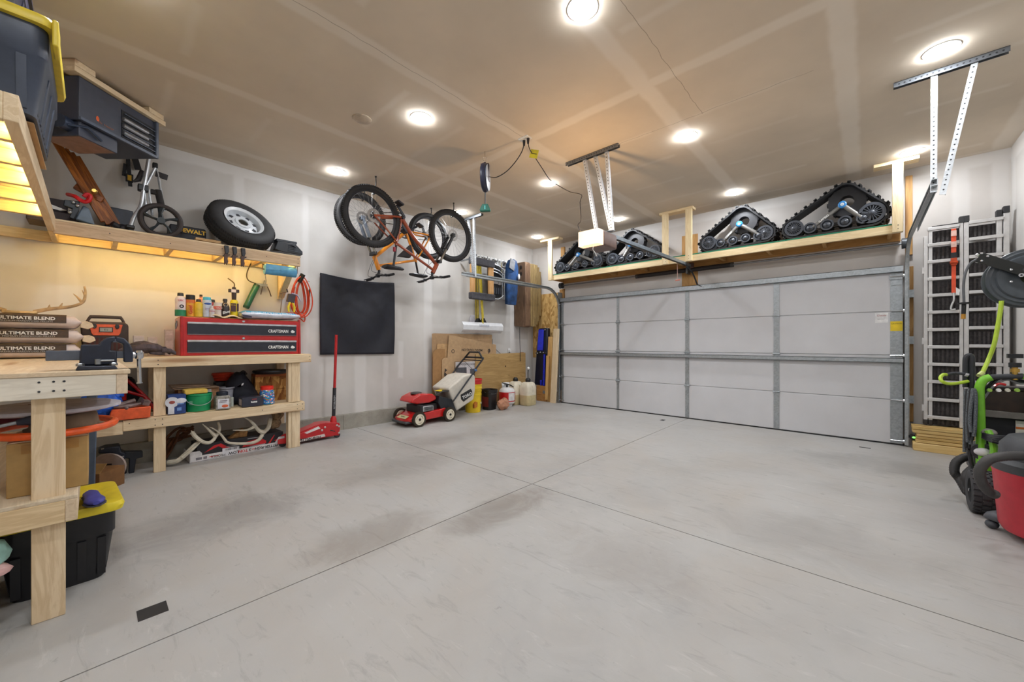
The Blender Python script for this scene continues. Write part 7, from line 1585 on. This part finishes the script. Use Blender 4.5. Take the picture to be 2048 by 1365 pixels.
# ---------------------------------------------------------------- green pressure washer
GR = mat((126, 200, 52), .35, var=.06, coat=.3)
PWX, PWY = .78, 4.45
t = thing('pressure_washer', 'green and black pressure washer cart by the short wall', 'pressure washer', (PWX, PWY, 0), 0)
PW = t
O_ = Vector((PWX, PWY, 0)); FY = 4.4
p = lambda u, v, y=FY: at(u, v, y=y) - O_
# handle hoop
m = MB(); m.tube(curve([p(1962, 1005), p(1962, 940), p(1961, 860), p(1959, 790), p(1960, 772), p(1968, 760), p(1982, 755)], 5), .026, 12); m.obj('green_frame_tube', GR, t)
m = MB(); m.tube([p(1981, 755), p(2046, 753)], .02, 12); m.obj('handle_grip', mat((52, 54, 58), .7), t); m = MB(); m.tube(curve([p(2046, 753), p(2060, 757), p(2066, 775), p(2068, 900), p(2068, 1000)], 4), .021, 12); m.obj('green_frame_tube', GR, t)
m = MB(); m.tube(curve([p(1976, 862, FY - .05), p(1984, 880, FY - .07), p(1988, 905, FY - .07), p(1980, 930, FY - .05), p(1974, 965, FY - .03), p(1966, 1005, FY - .03)], 4), .02, 10); m.obj('green_lower_tube', GR, t)
m = MB(); m.tube([p(1962, 1005), p(1998, 1006)], .012, 8); m.obj('green_foot_bar', GR, t)
# panel, shelf and engine
m = MB(); m.box(*sorted((p(1966, 0)[0], p(2070, 0)[0])), .0, .04, p(2010, 830)[2] if False else p(2000, 832)[2], p(2000, 782)[2]); m.obj('control_panel', mat((48, 34, 26), .3, var=.3), t, bevel=.008)
m = MB(); m.box(*sorted((p(1962, 0)[0], p(2070, 0)[0])), .0, .16, p(2000, 782)[2], p(2000, 775)[2]); m.obj('tool_shelf', mat((34, 24, 22), .4), t, bevel=.004)
for u in (1979, 1997, 2015, 2034): MB().lathe([(.0, -.02), (.011, -.02), (.014, 0), (0, 0)], p(u, 781), 'y', 10).obj('nozzle_tip', (mat((150, 190, 80)) if u != 1997 else WHITE) if u != 2015 else mat((210, 206, 190)), t)
m = MB(); m.prism([(p(1972, 0)[0], p(2010, 838)[2]), (p(2070, 0)[0], p(2010, 838)[2]), (p(2070, 0)[0], p(2010, 826)[2]), (p(1968, 0)[0], p(2010, 824)[2])], -.03, .1); m.obj('metal_lip', mat((120, 116, 112), .4, .3), t, bevel=.003)
m = MB(); m.box(p(1972, 0)[0], p(2070, 0)[0], .02, .22, p(2010, 905)[2], p(2010, 838)[2]); m.obj('engine_body', mat((26, 28, 34), .5), t, bevel=.01)
m = MB(); m.box(p(2036, 0)[0], p(2060, 0)[0], .005, .018, p(2010, 872)[2], p(2010, 842)[2]); m.obj('spec_label', mat((216, 212, 206), .5), t); m = MB(); m.box(p(2036, 0)[0], p(2060, 0)[0], .002, .005, p(2010, 858)[2], p(2010, 854)[2]); m.obj('label_stripe', mat((206, 110, 50), .5), t)
m = MB(); m.box(p(1950, 0)[0], p(1990, 0)[0], .02, .3, p(2010, 960)[2], p(2010, 905)[2]); m.obj('pump_block', mat((70, 66, 66), .5), t, bevel=.01)
m = MB(); m.lathe([(.03, 0), (.06, 0), (.062, .04), (.02, .05)], p(1966, 905, FY - .02), 'y', 20); m.obj('pump_ring', mat((60, 62, 66), .4), t); m = MB(); m.ball(p(1966, 905, FY - .03), (.045, .02, .03), 14, 8); m.obj('white_tank_end', mat((226, 224, 226), .4), t)
m = MB(); m.box(p(1985, 0)[0], p(2020, 0)[0], .0, .1, p(2010, 912)[2], p(2010, 878)[2]); m.obj('white_tank', mat((216, 214, 218), .45), t, bevel=.02)
# hose loops coiled on the cart side
hb_ = mat((40, 40, 42), .55)
for k in range(5):
    u = 1929 + k * 3.4; m = MB(); m.tube(curve([p(u, 905 - 10 * k, FY - .02 * k), p(u + 1 - k, 840, FY - .02 * k), p(u + 2, 790, FY - .02 * k), p(u + 5, 779, FY - .02 * k), p(u + 9, 795, FY - .02 * k), p(u + 10 - k * .6, 850, FY - .02 * k), p(u + 5, 905 - 8 * k, FY - .02 * k)], 4), .0105, 8); m.obj('hose_loop', hb_ if k % 2 else mat((90, 96, 100), .5, var=.5, scale=160), t)
m = MB(); m.tube(curve([p(1936, 905), p(1934, 870), p(1940, 845)], 4), .011, 8); m.tube([p(1938, 900), p(1942, 925), p(1946, 938)], .012, 8); m.obj('hose_end', hb_, t)
m = MB(); m.tube(curve([p(1931, 775, FY + .05), p(1931, 725, FY + .05), p(1934, 713, FY + .05), p(1942, 712, FY + .05), p(1944, 725, FY + .05), p(1943, 780, FY + .05)], 4), .016, 10); m.obj('hose_hanger', mat((44, 46, 50), .5), t)
for k in range(5): 
    m = MB(); m.tube(curve([p(1966, 868 + 2 * k, FY - .06), p(1985, 872 + 3 * k, FY - .1 - .01 * k), p(2020, 874 + 4 * k, FY - .1), p(2070, 876 + 4 * k, FY - .06)], 4), .009, 8); m.obj('cord_wrap', mat((34, 34, 38), .4), t)
m = MB(); m.ball(p(1978, 866, FY - .02), (.04, .05, .03), 12, 8); m.obj('cord_end', mat((150, 144, 140), .6), t)
for k in range(3):
    m = MB(); m.tube(curve([p(1966, 800 - 8 * k, FY + .05), p(1990, 770 - 6 * k, FY + .02), p(2015, 760 - 5 * k, FY + .02), p(2040, 768 - 4 * k, FY + .03), p(2060, 764, FY + .05)], 4), .007, 7); m.obj('upper_hose', mat((36, 38, 44), .45) if k else mat((150, 150, 156), .4), t)
m = MB(); m.tube(curve([p(1988, 773), p(1998, 768), p(2012, 770)], 4), .008, 8); m.obj('red_lead', RED, t)
m = MB(); m.cyl(p(2030, 760), p(2030, 728), .014, n=12); m.cyl(p(2030, 745), p(2030, 738), .022, n=12); m.obj('brass_valve', BRASS, t); m = MB(); m.box(p(2018, 0)[0], p(2050, 0)[0], -.02, .02, p(2010, 742)[2] + .09, p(2010, 742)[2] + .12); m.cyl(p(2030, 735), p(2030, 726), .03, n=12); m.obj('valve_knob', BLACK, t)
def pw_wheel(c, lab):
    m = MB(); R_ = .145; m.lathe([(.085, -.06), (.12, -.068), (.14, -.06), (.145, -.02), (.145, .02), (.14, .06), (.12, .068), (.085, .06)], c, 'x', 36, closed=True)
    for k in range(24):
        A = 2 * PI * k / 24
        for s in (-1, 0, 1):
            m.M = Matrix.Translation(c) @ Matrix.Rotation(A + (.13 if s else 0), 4, 'X') @ Matrix.Translation((s * .042, 0, .145)); m.bx((0, 0, 0), (.036, .022, .014))
    m.M = None; o = m.obj('wheel', mat((62, 62, 64), .75), t, ang=35)
    m = MB(); m.lathe([(.088, -.04), (.06, -.02), (.03, -.045), (0, -.05)], c, 'x', 24); m.obj('wheel_rim', mat((56, 58, 62), .5), o); MB().lathe([(.012, -.046), (.012, -.066), (0, -.068)], c, 'x', 10).obj('axle_cap', CHROME, o)
wc = at(1958, 1026, z=.0)
pw_wheel((wc.x - PWX + .02, wc.y - PWY + .02, .147), ''); pw_wheel((wc.x - PWX + .44 if False else .25, wc.y - PWY + .14, .147), '')
# garden hose from the reel
t = thing('garden_hose', 'yellow-green hose hanging down from the hose reel to the washer', 'hose', (.86, 4.7, 1.45))
O2 = Vector((.86, 4.7, 1.45)); g = lambda u, v, y=4.66: at(u, v, y=y) - O2
m = MB(); m.tube(curve([g(2003, 602), g(2001, 620), g(1996, 650), g(1988, 690), g(1976, 722), g(1965, 746, 4.55)], 5), .013, 10); m.obj('hose', mat((178, 206, 62), .45, var=.06), t)
m = MB(); m.tube([g(1965, 746, 4.55), g(1958, 752, 4.52)], .016, 10); m.obj('hose_fitting', mat((206, 216, 130), .4), t)
t = thing('hose_loop', 'short yellow-green hose loop sticking out from the washer cart', 'hose', (.66, 4.42, .96))
O2 = Vector((.66, 4.42, .96))
m = MB(); m.tube(curve([g(1936, 763, 4.42), g(1915, 767, 4.38), g(1897, 768, 4.34), g(1884, 763, 4.32), g(1881, 756, 4.34), g(1886, 750, 4.38), g(1893, 750, 4.4)], 5), .0115, 10); m.obj('hose', mat((178, 206, 62), .45, var=.06), t); m = MB(); m.tube(curve([g(1893, 750, 4.4), g(1910, 747, 4.42), g(1932, 749, 4.42)], 4), .011, 10); m.obj('black_section', DARK, t); m = MB(); m.cyl(g(1930, 749, 4.42), g(1937, 751, 4.42), .014, n=10); m.obj('fitting', CHROME, t)
# ---------------------------------------------------------------- red shop vacuum
VX, VY = .853, 3.88
t = thing('shop_vacuum', 'red shop vacuum with ribbed black hose on the floor', 'vacuum', (VX, VY, 0))
VR = mat((196, 48, 62), .45, var=.05); VG = mat((76, 78, 82), .5)
O3 = Vector((VX, VY, 0)); v_ = lambda u, v, y=VY - .2: at(u, v, y=y) - O3
m = MB(); m.lathe([(0, .05), (.225, .05), (.24, .08), (.264, .4), (.268, .41), (.268, .43), (0, .43)], n=48); m.obj('drum', VR, t)
m = MB(); m.lathe([(.270, .425), (.274, .44), (.274, .475), (.26, .49), (.24, .5), (.235, .58), (.2, .63), (.12, .655), (0, .66)], n=40); m.obj('motor_head', mat((66, 68, 72), .5), t)
for a in (-115, -60):
    A = rad(a); m = MB(); m.M = Matrix.Rotation(A + PI / 2, 4, 'Z'); m.box(-.05, .05, -.30, -.27, .40, .47); m.box(-.035, .035, -.306, -.29, .43, .465); m.M = None; m.obj('latch', VG, t, bevel=.005)
m = MB(); m.M = Matrix.Rotation(rad(-100) + PI / 2, 4, 'Z'); m.box(-.03, .12, -.275, -.262, .31, .335); m.box(-.03, -.012, -.275, -.262, .28, .335); m.M = None; m.obj('molded_groove', mat((160, 34, 48), .5), t)
m = MB(); m.tube(curve([(-.1, -.12, .61), (-.09, -.14, .68), (0, -.15, .7), (.09, -.14, .68), (.1, -.12, .61)], 4), .016, 10); m.obj('carry_handle', mat((60, 62, 66), .5), t)
def caster(A):
    A = rad(A); cx_, cy_ = .262 * math.cos(A), .262 * math.sin(A)
    m = MB(); m.M = Matrix.Translation((0, 0, 0)) @ Matrix.Rotation(A, 4, 'Z'); m.ring_loft([[(x, w_ * math.cos(b), z + h_ * math.sin(b)) for b in [2 * PI * k / 14 for k in range(14)]] for x, w_, z, h_ in ((.16, .06, .075, .03), (.22, .06, .085, .04), (.255, .052, .085, .035), (.29, .032, .078, .022), (.302, .012, .07, .008))]); m.M = None
    o = m.obj('caster_arm', mat((84, 88, 94), .5), t, ang=60)
    m = MB(); m.ball((cx_ * 1.02, cy_ * 1.02, .027), (.032, .032, .0265), 14, 8); m.cyl((cx_ * 1.02, cy_ * 1.02, .05), (cx_ * 1.02, cy_ * 1.02, .07), .01, n=8); m.obj('caster_wheel', mat((70, 74, 80), .5), o)
for a in (160, 250, 70): caster(a)
HS = mat((70, 68, 68), .55)
def ribbed(pts, r):
    c = curve(pts, 14); m = MB(); m.tube(c, [r * (1.0 if i % 2 else .88) for i in range(len(c))], 14); return m
ribbed([v_(2090, 915, VY - .12), v_(2050, 913, VY - .2), v_(2010, 913, VY - .26), v_(1978, 920, VY - .28), v_(1960, 940, VY - .28), v_(1962, 962, VY - .26), v_(1976, 982, VY - .22), v_(1990, 990, VY - .18)], .027).obj('hose', HS, t, ang=70)
O2 = Vector((PWX, PWY, 0))
ribbed([g(1958, 918, 4.62), g(1935, 914, 4.6), g(1913, 925, 4.58), g(1909, 945, 4.55), g(1920, 960, 4.52), g(1935, 985, 4.46), g(1938, 975, 4.44), g(1932, 955, 4.46), g(1945, 940, 4.5), g(1958, 938, 4.55)], .03).obj('ribbed_hose', mat((48, 46, 46), .6), PW, ang=70)  # ribbed loop behind the wheel, likely the vacuum's hose, only grouped with the washer
